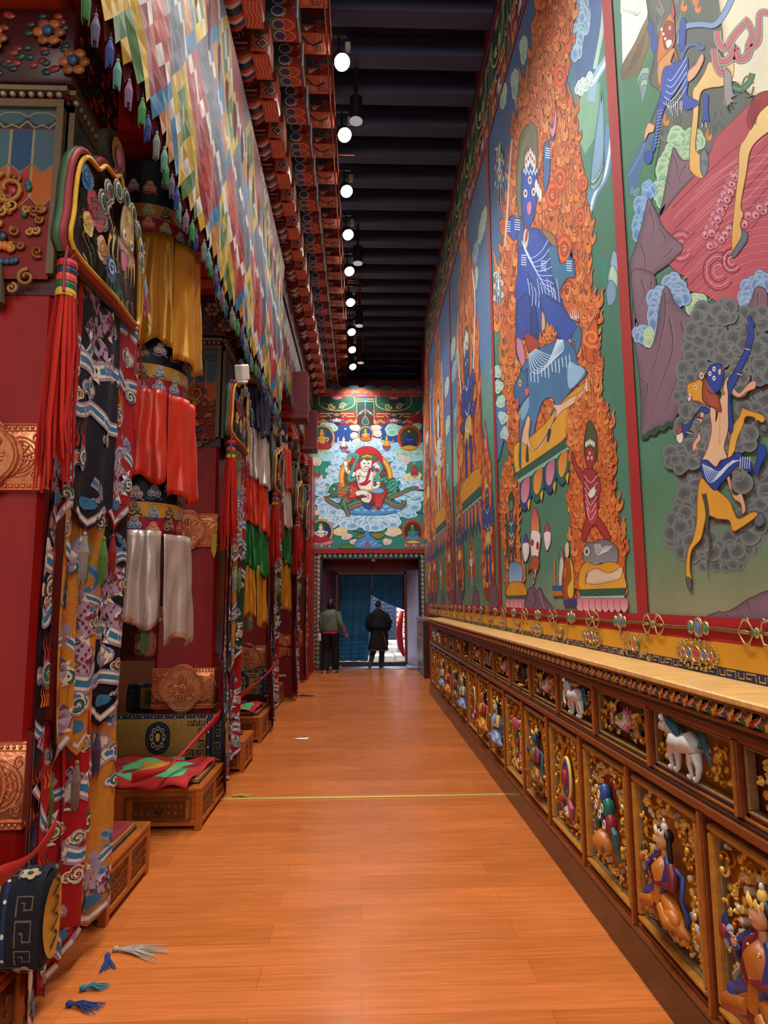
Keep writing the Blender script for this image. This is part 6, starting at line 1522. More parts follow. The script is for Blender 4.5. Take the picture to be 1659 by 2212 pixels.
 for k in range(5):a.stroke([(580+k*8,700-k*40),(640,730-k*46),(700,660-k*50),(740,590-k*50)],4,'#cfd6e4',smooth=4)
 for k in range(8):a.stroke([(600+k*16,690),(620+k*12,750+(k%3)*20)],3.5,'#cfd6e4')
 for k in range(12):a.stroke([(520+k*2,1000-k*22),(555+k*2,990-k*22)],3,'#aebcd8')
 a.set(T6)
 def m6(pts,rd):
  a.blob(pts,'#79596a' if False else MT,MTD,4)
  for rr in rd:a.stroke(rr,13,'#5a424c',taper=True,smooth=4); a.stroke([(p[0]+8,p[1])for p in rr],5,'#98787f',taper=True,smooth=4)
 m6([(185,-40),(300,-30),(330,60),(310,260),(240,300),(205,230),(192,150)],[[(240,10),(260,100),(220,180)],[(300,20),(290,140)]])
 for(x,y,w,h,cs)in((430,60,130,150,1),(340,140,110,170,1),(320,240,80,150,1),(560,150,120,110,0),(470,110,110,120,1),(900,60,110,130,1),(870,140,90,120,1),(235,340,80,110,1),(290,360,70,110,0),(960,30,100,130,1)):a.scal(x,y,w,h,(('#c2cfa4','#8caf84','#50704c'),('#9fb4cc','#5577a2','#2c4668'))[cs],7,int(x)%7)
 m6([(210,390),(290,425),(330,330),(350,180),(385,50),(420,95),(445,150),(520,220),(580,260),(570,420),(520,620),(440,850),(320,900),(245,950),(240,740),(225,560)],[[(385,90),(380,260),(330,480),(260,700)],[(410,240),(430,420),(360,640),(300,820)],[(480,260),(500,420),(440,640),(380,800)],[(520,330),(540,420),(500,560)],[(240,600),(280,650),(260,760)]])
 m6([(993,90),(930,55),(900,130),(880,190),(940,260),(993,300)],[[(940,90),(930,200)]])
 for k in range(26):x=250+k*8.6; y=945-k*4+8*math.sin(k); a.blob([(x-10,y+16),(x-6,y-12),(x,y+4),(x+6,y-14),(x+12,y+14)],'#2c4a38',None)
 r=random.Random(8); SM=[(620,220,80),(740,200,80),(850,260,90),(950,240,80),(580,330,80),(680,320,80),(780,400,90),(900,380,90),(980,420,80),(560,440,80),(620,420,70),(720,440,90),(860,500,90),(970,560,90),(530,560,80),(520,660,70),(620,560,80),(800,620,100),(930,700,110),(480,720,50),(560,780,90),(520,900,90),(650,900,90),(880,820,100),(980,850,90),(450,1070,80),(560,1050,90),(700,980,90),(860,960,90),(530,1190,80),(470,1110,60),(820,1180,110),(950,1180,90),(520,1320,80),(900,1300,90),(980,1320,90),(470,1440,90),(460,1540,90),(560,1500,90),(700,1400,100),(880,1480,110),(960,1480,80),(520,1620,90),(640,1600,90),(770,1600,100),(880,1580,90),(620,1690,70),(720,1690,80),(800,1680,70)]
 random.Random(1).shuffle(SM)
 for k,(x,y,q)in enumerate(SM):a.smoke(x,y,q,k)
 YL,YD='#d8922c','#7c4814'
 a.blob([(520,640),(560,620),(600,610),(640,680),(640,760),(590,740),(550,730),(545,700),(520,690)],YL,YD,4); a.disc(570,654,8,14,'#e8e4d0',n=8); a.disc(570,654,4,8,'#201410',n=6); a.blob([(520,700),(545,690),(540,730),(525,735)],'#d8ccc0',YD,2); a.blob([(518,705),(530,700),(535,716)],'#c04040',None)
 a.blob([(760,1080),(790,900),(830,830),(850,780),(880,790),(960,815),(985,840),(970,865),(940,850),(935,870),(920,835),(870,830),(855,880),(820,960),(800,1040)],YL,YD,4,c2='#e0b040'); a.blob([(960,880),(993,880),(993,920),(960,910)],'#5c5c58','#2c2c2c',3)
 a.blob([(600,1200),(580,1300),(575,1460),(550,1570),(525,1620),(510,1740),(520,1810),(545,1800),(535,1740),(545,1630),(600,1560),(620,1480),(640,1420),(700,1440),(770,1450),(790,1510),(830,1500),(940,1420),(910,1400),(830,1440),(800,1400),(770,1330),(700,1270),(640,1220)],YL,YD,4,c2='#d99c38')
 a.blob([(512,1790),(540,1800),(543,1868),(520,1840)],'#5c5856','#2c2c2c',3); a.blob([(920,1450),(960,1400),(985,1450),(960,1485),(930,1480)],'#5c6064','#202428',3)
 a.stroke([(620,1290),(640,1400),(635,1500),(655,1580),(645,1700),(645,1800)],30,'#4c4430',taper=True,smooth=5)
 a.blob([(600,790),(620,820),(590,900),(600,960),(575,1000),(585,1030),(565,1025),(560,1050),(550,1000),(585,930)],SKIN_,'#7c3c34',3)
 a.blob([(780,640),(790,690),(830,715),(880,680),(925,660),(930,620),(900,620),(860,660),(830,690),(800,660)],SKIN_,'#7c3c34',3)
 a.blob([(755,1180),(770,1250),(800,1320),(840,1350),(850,1410),(870,1380),(845,1290),(815,1300),(790,1280),(775,1190)],SKIN_,'#7c3c34',3)
 a.blob([(655,780),(720,720),(745,620),(770,600),(765,760),(765,900),(740,1010),(760,1080),(720,1090),(690,1130),(650,1100),(605,1100),(640,1020),(665,900)],'#dba883','#8c4038',4,c2='#e0b48c'); a.stroke([(715,760),(715,1000)],5,'#c08a68')
 B1,B2='#24408c','#152250'
 a.blob([(760,620),(800,560),(830,500),(870,420),(900,390),(905,420),(880,480),(840,560),(810,630),(780,700),(785,800),(795,900),(775,930),(765,800),(765,690)],B1,B2,4)
 a.blob([(870,400),(885,330),(870,290),(895,280),(880,250),(893,222),(905,250),(925,270),(915,300),(922,340),(905,400)],B1,B2,3)
 a.blob([(655,790),(610,770),(570,820),(530,900),(505,950),(490,900),(485,870),(510,880),(545,850),(590,800),(640,810)],B1,B2,4)
 a.blob([(640,560),(670,520),(710,512),(738,540),(735,610),(720,660),(680,690),(640,660)],B1,B2,4)
 for(x,y)in((655,572),(680,545),(680,600)):a.disc(x,y,10,15,'#e0dccc',n=9); a.disc(x,y,5,7,'#40201c',n=6)
 a.blob([(705,550),(722,545),(718,580),(705,575)],'#c8b0a0','#5c1418',2); a.disc(735,540,8,8,'#b83c24',n=7)
 a.blob([(635,570),(615,620),(610,720),(640,760),(690,790),(690,860),(705,800),(725,800),(715,740),(700,700),(650,690),(632,640)],'#93402a','#4c1c10',4)
 for k in range(6):a.stroke([(625+k*6,600+k*12),(640+k*10,700),(670+k*8,770)],3,'#b8603c',smooth=3)
 a.disc(605,585,14,20,'#dcc8b4',n=10); a.disc(605,585,7,10,'#a04438',n=8); a.disc(735,690,12,14,'#8a7438',n=8)
 a.blob([(600,1100),(640,1090),(690,1135),(730,1090),(780,1070),(830,1040),(860,1080),(900,1100),(905,1155),(870,1150),(820,1120),(780,1170),(720,1230),(690,1270),(650,1240),(610,1180)],B1,B2,4)
 a.blob([(920,1160),(935,1080),(940,1020),(950,1000),(985,1000),(993,1060),(960,1120),(945,1175)],B1,B2,3)
 for k in range(7):a.stroke([(610+k*8,1110+k*4),(650+k*10,1220-k*10),(720+k*8,1180-k*12),(790+k*8,1090)],4,'#d0d8e8',smooth=4)
 for k in range(5):a.stroke([(840+k*14,1070),(835+k*14,1140)],4,'#d0d8e8')
 for(x,y)in((880,410),(830,560),(590,830),(530,910)):a.stroke([(x-16,y),(x+20,y+10)],12,'#5c2c1c'); a.stroke([(x-14,y+12),(x+18,y+22)],4,'#d0d8e8')
 a.blob([(455,940),(490,925),(495,970),(475,990),(455,970)],'#d8d0bc','#6c5448',3); a.blob([(465,895),(488,900),(480,930),(460,930)],'#b0403c','#5c1418',2)
 m6([(650,2040),(700,1995),(730,2000),(800,1970),(870,1920),(920,1900),(993,1870),(1200,1850),(1200,2060)],[[(730,2000),(770,2030)],[(870,1930),(900,2020)]])
 o=a.build('wall_mural',MURAL,onright(XR),dz=.00008); tag(o,'nearest mural panel: cream horse over crimson torrent, blue demon and yellow horse in grey smoke','mural','painted panels on the right wall'); return o
def panel_two():
 a=PArt(T4,'R'); vgrad(a,3.37,6.70,[(0,'#7d8266'),(.07,'#4f7a60'),(.3,'#3f7058'),(.5,'#47785f'),(.62,'#5a8a70'),(.7,'#47678a'),(1,'#3f5880')])
 a.set(T3)
 a.poly([(1320,-100),(1330,860),(1150,1560),(1110,1300),(1180,800),(1240,300),(1270,0)],'#4a8064'); a.poly([(1180,-100),(1320,-100),(1240,320),(1200,560),(1090,620),(1080,360)],'#44618c')
 a.poly([(1110,640),(1250,560),(1240,900),(1150,1050),(1090,900)],'#7aa684'); a.poly([(1330,880),(1380,1700),(1200,2212),(1180,1500)],'#3f7058')
 for(P_,w,c)in(([(1285,-40),(1265,200),(1215,470)],26,'#a9c4b0'),([(1315,380),(1250,480),(1210,560),(1190,690)],50,'#8fb0c8'),([(1312,390),(1250,490),(1205,570)],16,'#dbe4e4'),([(1330,860),(1280,1180),(1200,1330),(1140,1560)],70,'#6287ab'),([(1335,880),(1290,1180),(1210,1340),(1150,1600)],18,'#cfe0dc')):a.stroke(P_,w,c,smooth=5)
 for k in range(5):a.blob([(1190,1300-k*20),(1200+k*8,1060-k*60),(1240+k*6,860-k*60),(1280,1000-k*50),(1270,1230-k*30)],('#6f94a8','#9cc4a4','#55809c','#b4d0ac','#7aa0b4')[k],'#2c4450',2.4)
 for(x,y)in((1130,20),(1150,140),(1110,220),(1090,330),(1130,90)):a.scal(x,y,70,150,('#a8c4cc','#6488ac','#34506c'),7,x%7)
 for(x,y)in((1140,580),(1110,600),(1180,540)):a.scal(x,y,60,90,('#dfe6d8','#9fb8b0','#5c7c74'),5,x%7)
 for k in range(8):a.stroke([(1300,1960-k*20),(1270-k*8,1900-k*30),(1285-k*6,1850-k*30)],12,'#2c7c68',taper=True,smooth=3)
 for q in range(3):a.blob([(1320-q*14,1800+q*90),(1345-q*12,1710+q*100),(1380-q*8,1780+q*90),(1376-q*12,1900+q*80),(1330-q*12,1920+q*80)],('#8aa4b8','#a8c4ac','#7494a8')[q],'#2c4450',3)
 for(x,y,h)in((620,640,150),(700,560,170),(760,330,160),(730,700,100)):a.scal(x-30,y,46,h,('#b4cdb4','#86a898','#4c6c60'),7,x%5)
 a.fire([(860,-200),(1130,-200),(1075,60),(1060,300),(1010,560),(1085,720),(1115,1000),(1150,1300),(1200,1500),(1190,1800),(1180,2212),(1000,2260),(560,2260),(560,1900),(590,1500),(640,1100),(690,720),(780,320)],70,150,2,'#7c3a1c',sx=.56)
 for(x,y,q)in((930,1330,100),(1010,1700,110),(1040,1960,110),(980,1220,90),(1120,1480,70),(1070,1800,80),(1140,1250,60),(900,250,60),(980,520,80),(880,1000,70)):
  for e in range(4):a.disc(x,y,q*(.52-e*.12),q*(1-e*.23),('#b8421a','#d9641f','#a83c1a','#d4702c')[e],n=14)
  a.spiral(x,y,q*.4,q*.06,'#7c2a14',a0=q)
 a.set(T4)
 a.fire([(560,0),(640,-60),(1090,-60),(1130,200),(1150,420),(1130,560),(1180,640),(1220,800),(1230,1150),(1280,1420),(1300,1700),(1260,1890),(1010,1880),(1000,1650),(960,1450),(950,1100),(930,850),(620,1000),(560,830),(545,500)],56,110,5,'#8c3a1a',sx=.8)
 a.blob([(1130,80),(1080,150),(1050,260),(1060,370),(1110,380),(1100,320),(1130,230),(1125,130)],'#c8541e','#5c1c10',4); a.spiral(1090,230,60,18,'#dc7a34',a0=1)
 a.set(T3)
 a.blob([(695,1480),(680,1250),(700,960),(740,870),(790,835),(825,900),(830,1100),(800,1180),(760,1000),(730,1150),(720,1350),(725,1460)],'#6c6648','#34301c',3)
 for k in range(7):a.stroke([(700+k*12,1300-k*50),(705+k*12,1100-k*40),(735+k*10,950-k*12)],3,'#8a8460',smooth=3)
 a.blob([(840,1600),(870,1680),(960,1760),(950,1620),(880,1570)],'#8c6a40','#40301c',3)
 for(pts,c)in(([(720,1180),(760,1130),(810,1130),(830,1250),(820,1400),(790,1520),(745,1540),(720,1430)],'#2a49a0'),([(700,1620),(730,1560),(830,1560),(900,1640),(950,1720),(940,1900),(1010,2100),(980,2300),(700,2300),(690,1960)],'#2c4c9c'),
 ([(870,1250),(870,1020),(905,960),(915,1150),(890,1300)],'#3a6490'),([(915,940),(920,850),(945,880),(940,960)],'#2c4c8c'),([(620,1560),(640,1480),(680,1480),(690,1600),(660,1640)],'#2c4ca0'),([(690,1660),(700,1480),(735,1540),(730,1680)],'#33558c'),
 ([(900,1700),(960,1690),(985,1800),(1040,1760),(1060,1700),(1085,1880),(1030,1900),(975,1980),(930,1890)],'#3a6c8c'),([(690,1880),(760,1860),(800,2000),(790,2290),(700,2290),(680,2050)],'#24449c')):a.blob(pts,c,'#141c40',3)
 for(x,y)in((745,1320),(800,1310),(775,1230)):a.disc(x,y,13,30,'#d8d4cc',n=10); a.disc(x,y,7,16,'#8c4c30',n=8); a.disc(x,y,3,7,'#140c0c',n=6)
 a.blob([(755,1400),(780,1370),(790,1420),(775,1470),(758,1450)],'#c87890','#5c1c34',2.5); a.blob([(745,1560),(770,1590),(760,1680),(735,1700),(728,1620)],'#c8c0b4','#5c1c24',2.5); a.blob([(752,1570),(764,1590),(756,1640),(742,1650)],'#a83444',None)
 for k in range(5):a.disc(750+k*14,1085+abs(k-2)*22-20,10,60,'#d8ccc4','#f0ece0',n=9,line='#7c3c34',lw=2); a.disc(750+k*14,1060+abs(k-2)*22,5,16,'#a84c44',n=7)
 for k in range(9):a.disc(735+k*11,1165+(k%2)*16,5,16,'#c0d0dc',n=7)
 for k in range(3):a.disc(820+k*14,1270+k*30,11,50,'#cfc8c0','#ece4da',n=9,line='#7c3c34',lw=2)
 for k in range(8):a.stroke([(720+k*6,1640+k*12),(770+k*14,1760+k*26),(850+k*12,1720+k*40),(900+k*8,1640+k*60)],4,'#ccd8e8',smooth=4)
 for k in range(10):a.stroke([(760+k*22,1900+(k%3)*30),(775+k*22,2000),(765+k*24,2100)],4,'#c4d2e4',smooth=2)
 for(x,y)in((690,1500),(625,1510),(900,1010),(1045,1780),(735,1740),(870,1780)):
  for e in range(5):a.stroke([(x-18,y+e*16),(x+18,y+e*16+5)],6,'#cfdae8')
 a.stroke([(835,500),(845,760),(835,950)],9,'#b85a3c'); a.stroke([(655,950),(635,1200),(625,1400),(605,1680)],12,'#d8b8a8',smooth=3)
 a.blob([(905,830),(930,880),(950,760),(945,640),(960,780),(950,900),(925,930)],'#d08090','#6c2434',2)
 for(x,y,s_)in((568,1150,230),(560,1960,170)):
  for k in range(7):a.disc(x+(k%3-1)*14,y-s_*.5+k*s_*.16,20,s_*.14,'#d8dccc','#a0b4a4',n=10)
  figure2(a,x,y,s_,'#d8cfc0','#4a74a0',.24,1,'#c0a070')
 a.set(T4)
 a.blob([(480,540),(500,640),(550,600),(560,760),(520,960),(500,980),(490,760)],'#4a74a0','#2c4468',3)
 for k in range(5):a.scal(500+k*12,440+k*95,50,70,('#c8d8c8','#8cb0a0','#4c7468'),5,k)
 B1,B2='#26408c','#141d44'
 a.blob([(620,60),(640,0),(700,-40),(730,200),(700,230),(640,250),(660,390),(620,330),(620,180)],B1,B2,4); a.blob([(625,230),(660,260),(680,380),(660,415),(625,320)],'#c07888','#5c2434',3)
 a.blob([(770,-40),(900,20),(960,110),(1000,130),(1005,180),(960,230),(920,280),(905,250),(880,225),(860,180),(800,130)],'#2a4896',B2,4); a.blob([(905,260),(960,230),(1000,175),(990,130),(1010,160),(985,240),(930,280)],'#c88c9c','#5c2434',3)
 for k in range(5):a.stroke([(965+k*11,110),(955+k*13,50+abs(k-2)*6)],8,'#dcc4c4',taper=True)
 a.blob([(780,70),(800,100),(800,190),(780,195)],'#c0a070','#4c2c1c',3); a.blob([(735,20),(750,90),(770,280),(740,320),(715,240),(715,60)],'#1f3674',B2,3); a.blob([(680,200),(760,250),(750,330),(690,300)],'#a0341c','#4c140c',3)
 a.fire([(790,180),(850,160),(860,250),(800,300),(770,270)],30,50,7)
 BF,BFD,BFL='#3c648a','#1c3450','#8fb0c4'
 a.blob([(1010,150),(1030,230),(1000,330),(950,370),(930,440),(910,470),(905,400),(960,340),(985,260),(960,240)],'#41698a',BFD,4)
 a.blob([(650,440),(700,350),(720,320),(900,240),(980,290),(1010,400),(1050,420),(1050,470),(960,560),(900,640),(860,720),(840,790),(830,860),(815,830),(830,730),(860,640),(840,600),(790,620),(760,700),(740,780),(720,900),(705,965),(695,930),(700,880),(715,760),(700,740),(655,800),(650,1030),(640,1020),(640,770),(650,700),(660,600)],BF,BFD,4,c2='#4c7a9e')
 a.blob([(950,380),(1000,400),(1030,410),(1045,450),(960,545),(940,480)],BFL,None); a.blob([(650,620),(690,560),(700,660),(655,740)],'#7ca4bc',None)
 a.blob([(610,520),(640,460),(650,430),(640,410),(670,440),(690,420),(690,500),(700,580),(665,630),(650,660),(625,690),(630,640),(612,600),(608,560)],BF,BFD,4); a.disc(645,510,9,22,'#e0b848',n=10); a.disc(645,510,4,11,'#201410',n=7); a.blob([(675,545),(705,545),(690,590),(675,580)],'#c85c6c','#5c1c2c',2); a.blob([(618,610),(635,610),(635,660),(622,665)],'#c85058','#5c1c2c',2)
 for k in range(9):a.stroke([(700+k*5,330-k*4),(720+k*16,440-k*12),(800+k*14,420-k*14),(880+k*4,240)],4.5,'#c8d8e4',smooth=4)
 for k in range(12):a.stroke([(710+k*22,440-k*10),(715+k*22,500-k*10+(k%3)*14)],5,'#c8d8e4')
 a.blob([(610,900),(700,850),(800,760),(930,600),(1060,500),(1085,540),(1080,590),(960,640),(940,830),(800,950),(640,1060),(612,1040)],'#d08a1c','#6c4410',4,c2='#d99a2c')
 a.blob([(655,850),(690,720),(710,740),(700,840),(730,920),(790,870),(870,700),(850,650),(900,640),(960,600),(1030,560),(1060,470),(1070,540),(1060,580),(960,650),(900,690),(850,760),(790,860),(730,930),(690,900),(660,880)],'#d9b08c','#7c4c34',3)
 a.blob([(640,930),(650,860),(650,1040),(640,1010)],'#33587c',BFD,3); a.blob([(680,990),(690,880),(700,990)],'#3c3428',None); a.blob([(812,870),(820,800),(840,800),(825,870)],'#20303c',None)
 a.poly([(620,1070),(940,850),(945,905),(630,1110)],'#2f5442'); a.poly([(630,1110),(945,905),(950,935),(635,1140)],'#86b090'); a.stroke([(620,1070),(940,850)],4,'#16241c')
 a.petals(640,1140,950,925,4,190,[('#26406c','#b05c6c','#d08c94'),('#2c5c48','#cc6c1c','#dc9440')]);
 for k in range(4):a.blob([(690+k*80,1255-k*55),(710+k*80,1230-k*55),(700+k*80,1300-k*55)],'#d8b02c','#5c4410',2)
 a.fire([(1060,560),(1150,600),(1190,740),(1210,900),(1220,1150),(1230,1300),(1250,1420),(1290,1500),(1300,1640),(1270,1760),(1000,1780),(985,1600),(990,1400),(960,1250),(970,1000),(930,820),(960,700),(1010,610)],44,84,15,'#a8481c',cols=('#d8742e','#dc8440','#c8602a','#d06c2c'),sx=.85)
 RD,RDD='#9c2c2c','#4c1014'
 a.blob([(1045,870),(1060,780),(1080,740),(1110,780),(1130,860),(1120,1000),(1080,960),(1050,960)],'#4a4a28','#1c1c10',3)
 for(pts)in([(1055,930),(1080,905),(1110,930),(1112,1000),(1085,1050),(1058,1010)],[(1040,1060),(1080,1040),(1130,1070),(1140,1200),(1120,1380),(1070,1390),(1045,1250)],[(1045,1070),(1000,1010),(975,930),(965,980),(990,1050),(1040,1140)],[(1125,1070),(1150,1150),(1130,1230),(1090,1210),(1120,1180)],[(1060,1350),(1030,1440),(1050,1500),(1080,1430),(1110,1390),(1150,1440),(1190,1510),(1210,1460),(1160,1370),(1130,1340)]):a.blob(pts,RD,RDD,3)
 a.disc(1095,1310,36,80,'#b03c38',n=16,line=RDD,lw=3); a.blob([(1072,1190),(1110,1150),(1115,1200),(1085,1225)],'#dcd0c4','#5c3c34',2)
 for(x,y)in((1070,975),(1093,975),(1080,945)):a.disc(x,y,6,11,'#e4dccc',n=8); a.disc(x,y,3,5,'#201010',n=6)
 for k in range(5):a.disc(1058+k*12,890-(2-abs(k-2))*8,6,20,'#e0d8cc',n=8,line='#7c3c34',lw=1.5)
 for k in range(6):a.stroke([(1045+k*3,1080+k*40),(1085,1130+k*46),(1130-k*2,1080+k*44)],3.5,'#d8ccc8',smooth=3)
 a.blob([(1040,1560),(1060,1500),(1100,1500),(1180,1480),(1250,1530),(1255,1610),(1220,1690),(1180,1760),(1170,1720),(1190,1640),(1140,1630),(1110,1690),(1100,1750),(1085,1740),(1090,1640),(1060,1680),(1055,1730),(1050,1640),(1040,1600)],'#6c6462','#1c1818',3,c2='#9a9490')
 a.disc(1062,1555,22,34,'#bcb4ac',n=12,line='#201818',lw=3); a.disc(1062,1555,9,14,'#403c3c',n=8)
 for k in range(5):a.stroke([(1110+k*8,1510),(1130+k*12,1580-k*6),(1180+k*10,1520)],3.5,'#dcdcd8',smooth=3)
 a.blob([(1020,1790),(1018,1680),(1060,1620),(1120,1640),(1200,1620),(1270,1640),(1300,1720),(1298,1790),(1160,1800)],'#d08a20','#6c4410',3,c2='#d99a30'); a.blob([(1050,1740),(1070,1680),(1130,1660),(1200,1690),(1280,1650),(1270,1720),(1180,1750),(1100,1760)],'#d8b494','#7c4c34',2.5)
 a.blob([(1060,1700),(1050,1780),(1066,1700)],'#2c2c30',None); a.poly([(1015,1790),(1300,1780),(1298,1830),(1020,1835)],'#2f5442'); a.poly([(1015,1835),(1300,1828),(1290,1850),(1025,1858)],'#9cc0a0')
 for k in range(8):a.blob([(1000+k*39,1850),(1040+k*39,1848),(1046+k*39,1900),(1024+k*39,1935),(998+k*39,1900)],'#c86c7c','#8c3c4c',3,c2='#dca0a0')
 a.fire([(575,980),(610,1100),(640,1250),(640,1450),(650,1600),(680,1700),(640,1800),(560,1800),(550,1600),(530,1450),(530,1100)],34,62,21,'#b04c1c',sx=.8)
 figure2(a,590,1440,230,'#3c6c60','#6c2c24',.28,2,'#8c6c3c'); a.disc(592,1250,20,70,'#3c3c24',n=12); a.disc(590,1270,12,34,'#4c7c6c',n=10); a.blob([(575,1660),(600,1620),(655,1640),(660,1720),(630,1790),(600,1750),(580,1790)],'#5c84a4','#1c3450',3,c2='#a0b8c8')
 a.blob([(565,1830),(570,1760),(620,1740),(675,1760),(680,1830)],'#d08a20','#6c4410',3); a.poly([(565,1830),(680,1825),(678,1850),(570,1856)],'#2f5442')
 for k in range(5):a.blob([(558+k*26,1855),(584+k*26,1852),(588+k*26,1890),(572+k*26,1918),(556+k*26,1890)],'#c86c7c','#8c3c4c',2.5,c2='#dca0a0')
 a.blob([(680,1915),(700,1790),(730,1780),(750,1800),(770,1780),(800,1840),(850,1925)],'#6c505c','#3c2a34',4); a.stroke([(730,1800),(745,1860),(720,1900)],9,'#4c3844',smooth=3); a.stroke([(770,1800),(780,1860),(800,1910)],9,'#8c6c78',smooth=3)
 a.blob([(735,1280),(715,1340),(712,1440),(730,1470),(765,1440),(760,1340)],'#b03c4c','#6c1c2c',3,c2='#d89040'); a.blob([(712,1440),(740,1420),(770,1440),(772,1500),(755,1620),(735,1740),(722,1750),(725,1640),(712,1560)],'#e0cfc4','#7c4448',3)
 a.blob([(712,1600),(740,1580),(765,1610),(755,1680),(740,1660),(728,1700),(715,1660),(695,1690)],'#a8502c','#5c2414',2); a.disc(722,1500,10,22,'#9c2c3c',n=10); a.disc(755,1520,10,26,'#9c2c3c',n=10)
 for(x,y,c)in((680,1500,'#3c4c8c'),(812,1430,'#b83c4c')):a.blob([(x-16,y),(x,y-60),(x+16,y),(x,y+20)],c,'#40202c',2); a.blob([(x-20,y+10),(x+20,y+5),(x+22,y+70),(x,y+120),(x-16,y+80)],'#e0d0c8','#7c4448',2.5)
 a.blob([(885,1600),(892,1550),(905,1540),(918,1600)],'#787068','#2c2420',2.5); a.blob([(890,1610),(915,1610),(920,1780),(885,1780)],'#c4bcb0','#4c4440',2.5)
 a.poly([(845,1770),(915,1765),(916,1800),(848,1800)],'#2c5480'); a.poly([(845,1800),(916,1800),(916,1830),(850,1832)],'#b8642c'); a.stroke([(858,1600),(857,1700),(860,1768)],12,'#a86c3c'); a.disc(858,1720,10,20,'#c05c2c',n=10)
 a.blob([(925,1600),(950,1590),(975,1640),(982,1760),(975,1850),(920,1850),(908,1740),(918,1660)],'#a04c18','#4c200c',3); a.blob([(955,1600),(978,1660),(980,1820),(950,1840),(940,1780),(965,1720)],'#dcac30','#6c4c10',2.5); a.blob([(925,1520),(940,1495),(952,1520),(950,1580),(930,1590)],'#dab48c','#5c3c24',2.5)
 a.blob([(912,1680),(935,1640),(940,1690),(925,1740)],'#b05c20','#4c200c',2); a.poly([(915,1850),(1000,1840),(1005,1890),(918,1892)],'#2c3c74'); a.stroke([(915,1852),(1000,1842)],8,'#a83028')
 o=a.build('wall_mural',MURAL,onright(XR),dz=.00008); tag(o,'second mural panel: blue wrathful deity riding a blue buffalo in tall orange flames','mural','painted panels on the right wall'); return o
def panel_far(y0,y1,label,main,seed,skyc=SKY):
 """narrow-looking far panel: flame aureole, standing figure on petalled platform, attendants, clouds, offerings"""
 a=Art(); vgrad(a,y0,y1,[(0,'#6c7c5c'),(.07,'#46745a'),(.28,'#4c7c64'),(.45,'#6a9480'),(.55,'#52749a'),(1,skyc)])
 r=random.Random(seed); cy=(y0+y1)/2+.1; w=(y1-y0)
 for k in range(9):y=y0+(.2+.8*r.random())*.5*w*(1 if k%2 else 0)+(0 if k%2 else w*r.uniform(.72,.96)); z=r.uniform(3.2,6.5); a.up=1; a.cloud(y,z,.55,.30,('#c4d4bc','#8fb09c','#4c6c60')if k%3 else('#a8c0cc','#5c84a8','#2c4c6c'),r)
 for k in range(6):
  y=r.uniform(y0+.1,y1-.1); z=r.uniform(2.6,4.6); a.shape([(y-.3,z),(y-.1,z+.5),(y+.05,z+.7),(y+.2,z+.4),(y+.35,z),(y,z-.1)],('#4a739c','#7fae94','#5c8aa4')[k%3],'#2c4450',.012)
 def fire(poly,step,size,base=FLD,sd=0):
  q=cr(poly,True,4); a.poly(q,base); rr=random.Random(sd); xs=[p[0]for p in q]; zs=[p[1]for p in q]; G=[(min(xs)+i*step,min(zs)+j*step*.8)for i in range(int((max(xs)-min(xs))/step)+1)for j in range(int((max(zs)-min(zs))/step/.8)+1)]; rr.shuffle(G)
  for(y,z)in G:
   if 1:
    c=False; j=len(q)-1
    for i in range(len(q)):
     if(q[i][1]>z)!=(q[j][1]>z)and y<(q[j][0]-q[i][0])*(z-q[i][1])/(q[j][1]-q[i][1])+q[i][0]:c=not c
     j=i
    if c:a.flame(y+rr.uniform(-.3,.3)*step,z,size*rr.uniform(.8,1.3),size*.6,rr.uniform(-.3,.3),('#d8742e','#dc8440','#c8602a','#d06c2c')[rr.randrange(4)],'#8c3418',rr.choice((-1,1)),'#5c1c10',.006)
 fire([(cy-.85,2.9),(cy-1.0,3.8),(cy-.85,4.9),(cy-.5,5.9),(cy,6.8),(cy+.5,5.9),(cy+.85,4.9),(cy+1.0,3.8),(cy+.85,2.9)],.24,.42,'#7c3a1c',seed)
 fig=PArt.__new__(PArt);
 def F(x,z,s,c,**k):
  t0=a.tr; a.tr=lambda u,v:(u,-v); figure2(a,x,-z,s,c,**k); a.tr=t0
 a.disc(cy,4.9,.3,.5,'#4c4a34',n=16); F(cy,4.25,1.15,main,arms=3,sx=.95)
 for k in range(5):a.disc(cy-.16+.08*k,5.15+.05*(2-abs(k-2)),.04,.10,'#dcd4c4',n=8)
 for d in(-1,1):a.stroke([(cy+d*.5,4.6),(cy+d*.75,5.4),(cy+d*.6,5.9)],.07,'#d8d0c4',smooth=4)
 a.shape([(cy-.75,3.0),(cy-.7,3.25),(cy,3.3),(cy+.7,3.25),(cy+.75,3.0)],'#d08a1c','#6c4410',.012); a.rect(cy-.8,2.9,cy+.8,3.02,'#2f5442'); a.rect(cy-.8,2.84,cy+.8,2.9,'#86b090')
 for k in range(6):
  y=cy-.8+k*1.6/6; o=[('#26406c','#b05c6c'),('#2c5c48','#cc6c1c')][k%2]
  a.shape([(y,2.84),(y+.26,2.84),(y+.25,2.6),(y+.13,2.46),(y+.01,2.6)],o[0],'#18202c',.008); a.shape([(y+.05,2.84),(y+.21,2.84),(y+.2,2.68),(y+.13,2.58),(y+.06,2.68)],o[1])
 fire([(y0+.25,1.75),(y0+.15,2.6),(y0+.5,3.5),(y0+.85,2.7),(y0+.85,1.75)],.18,.28,'#8c3a1a',seed+1); F(y0+.5,2.5,.62,'#2f4a86' if seed%2 else '#8c2c2c')
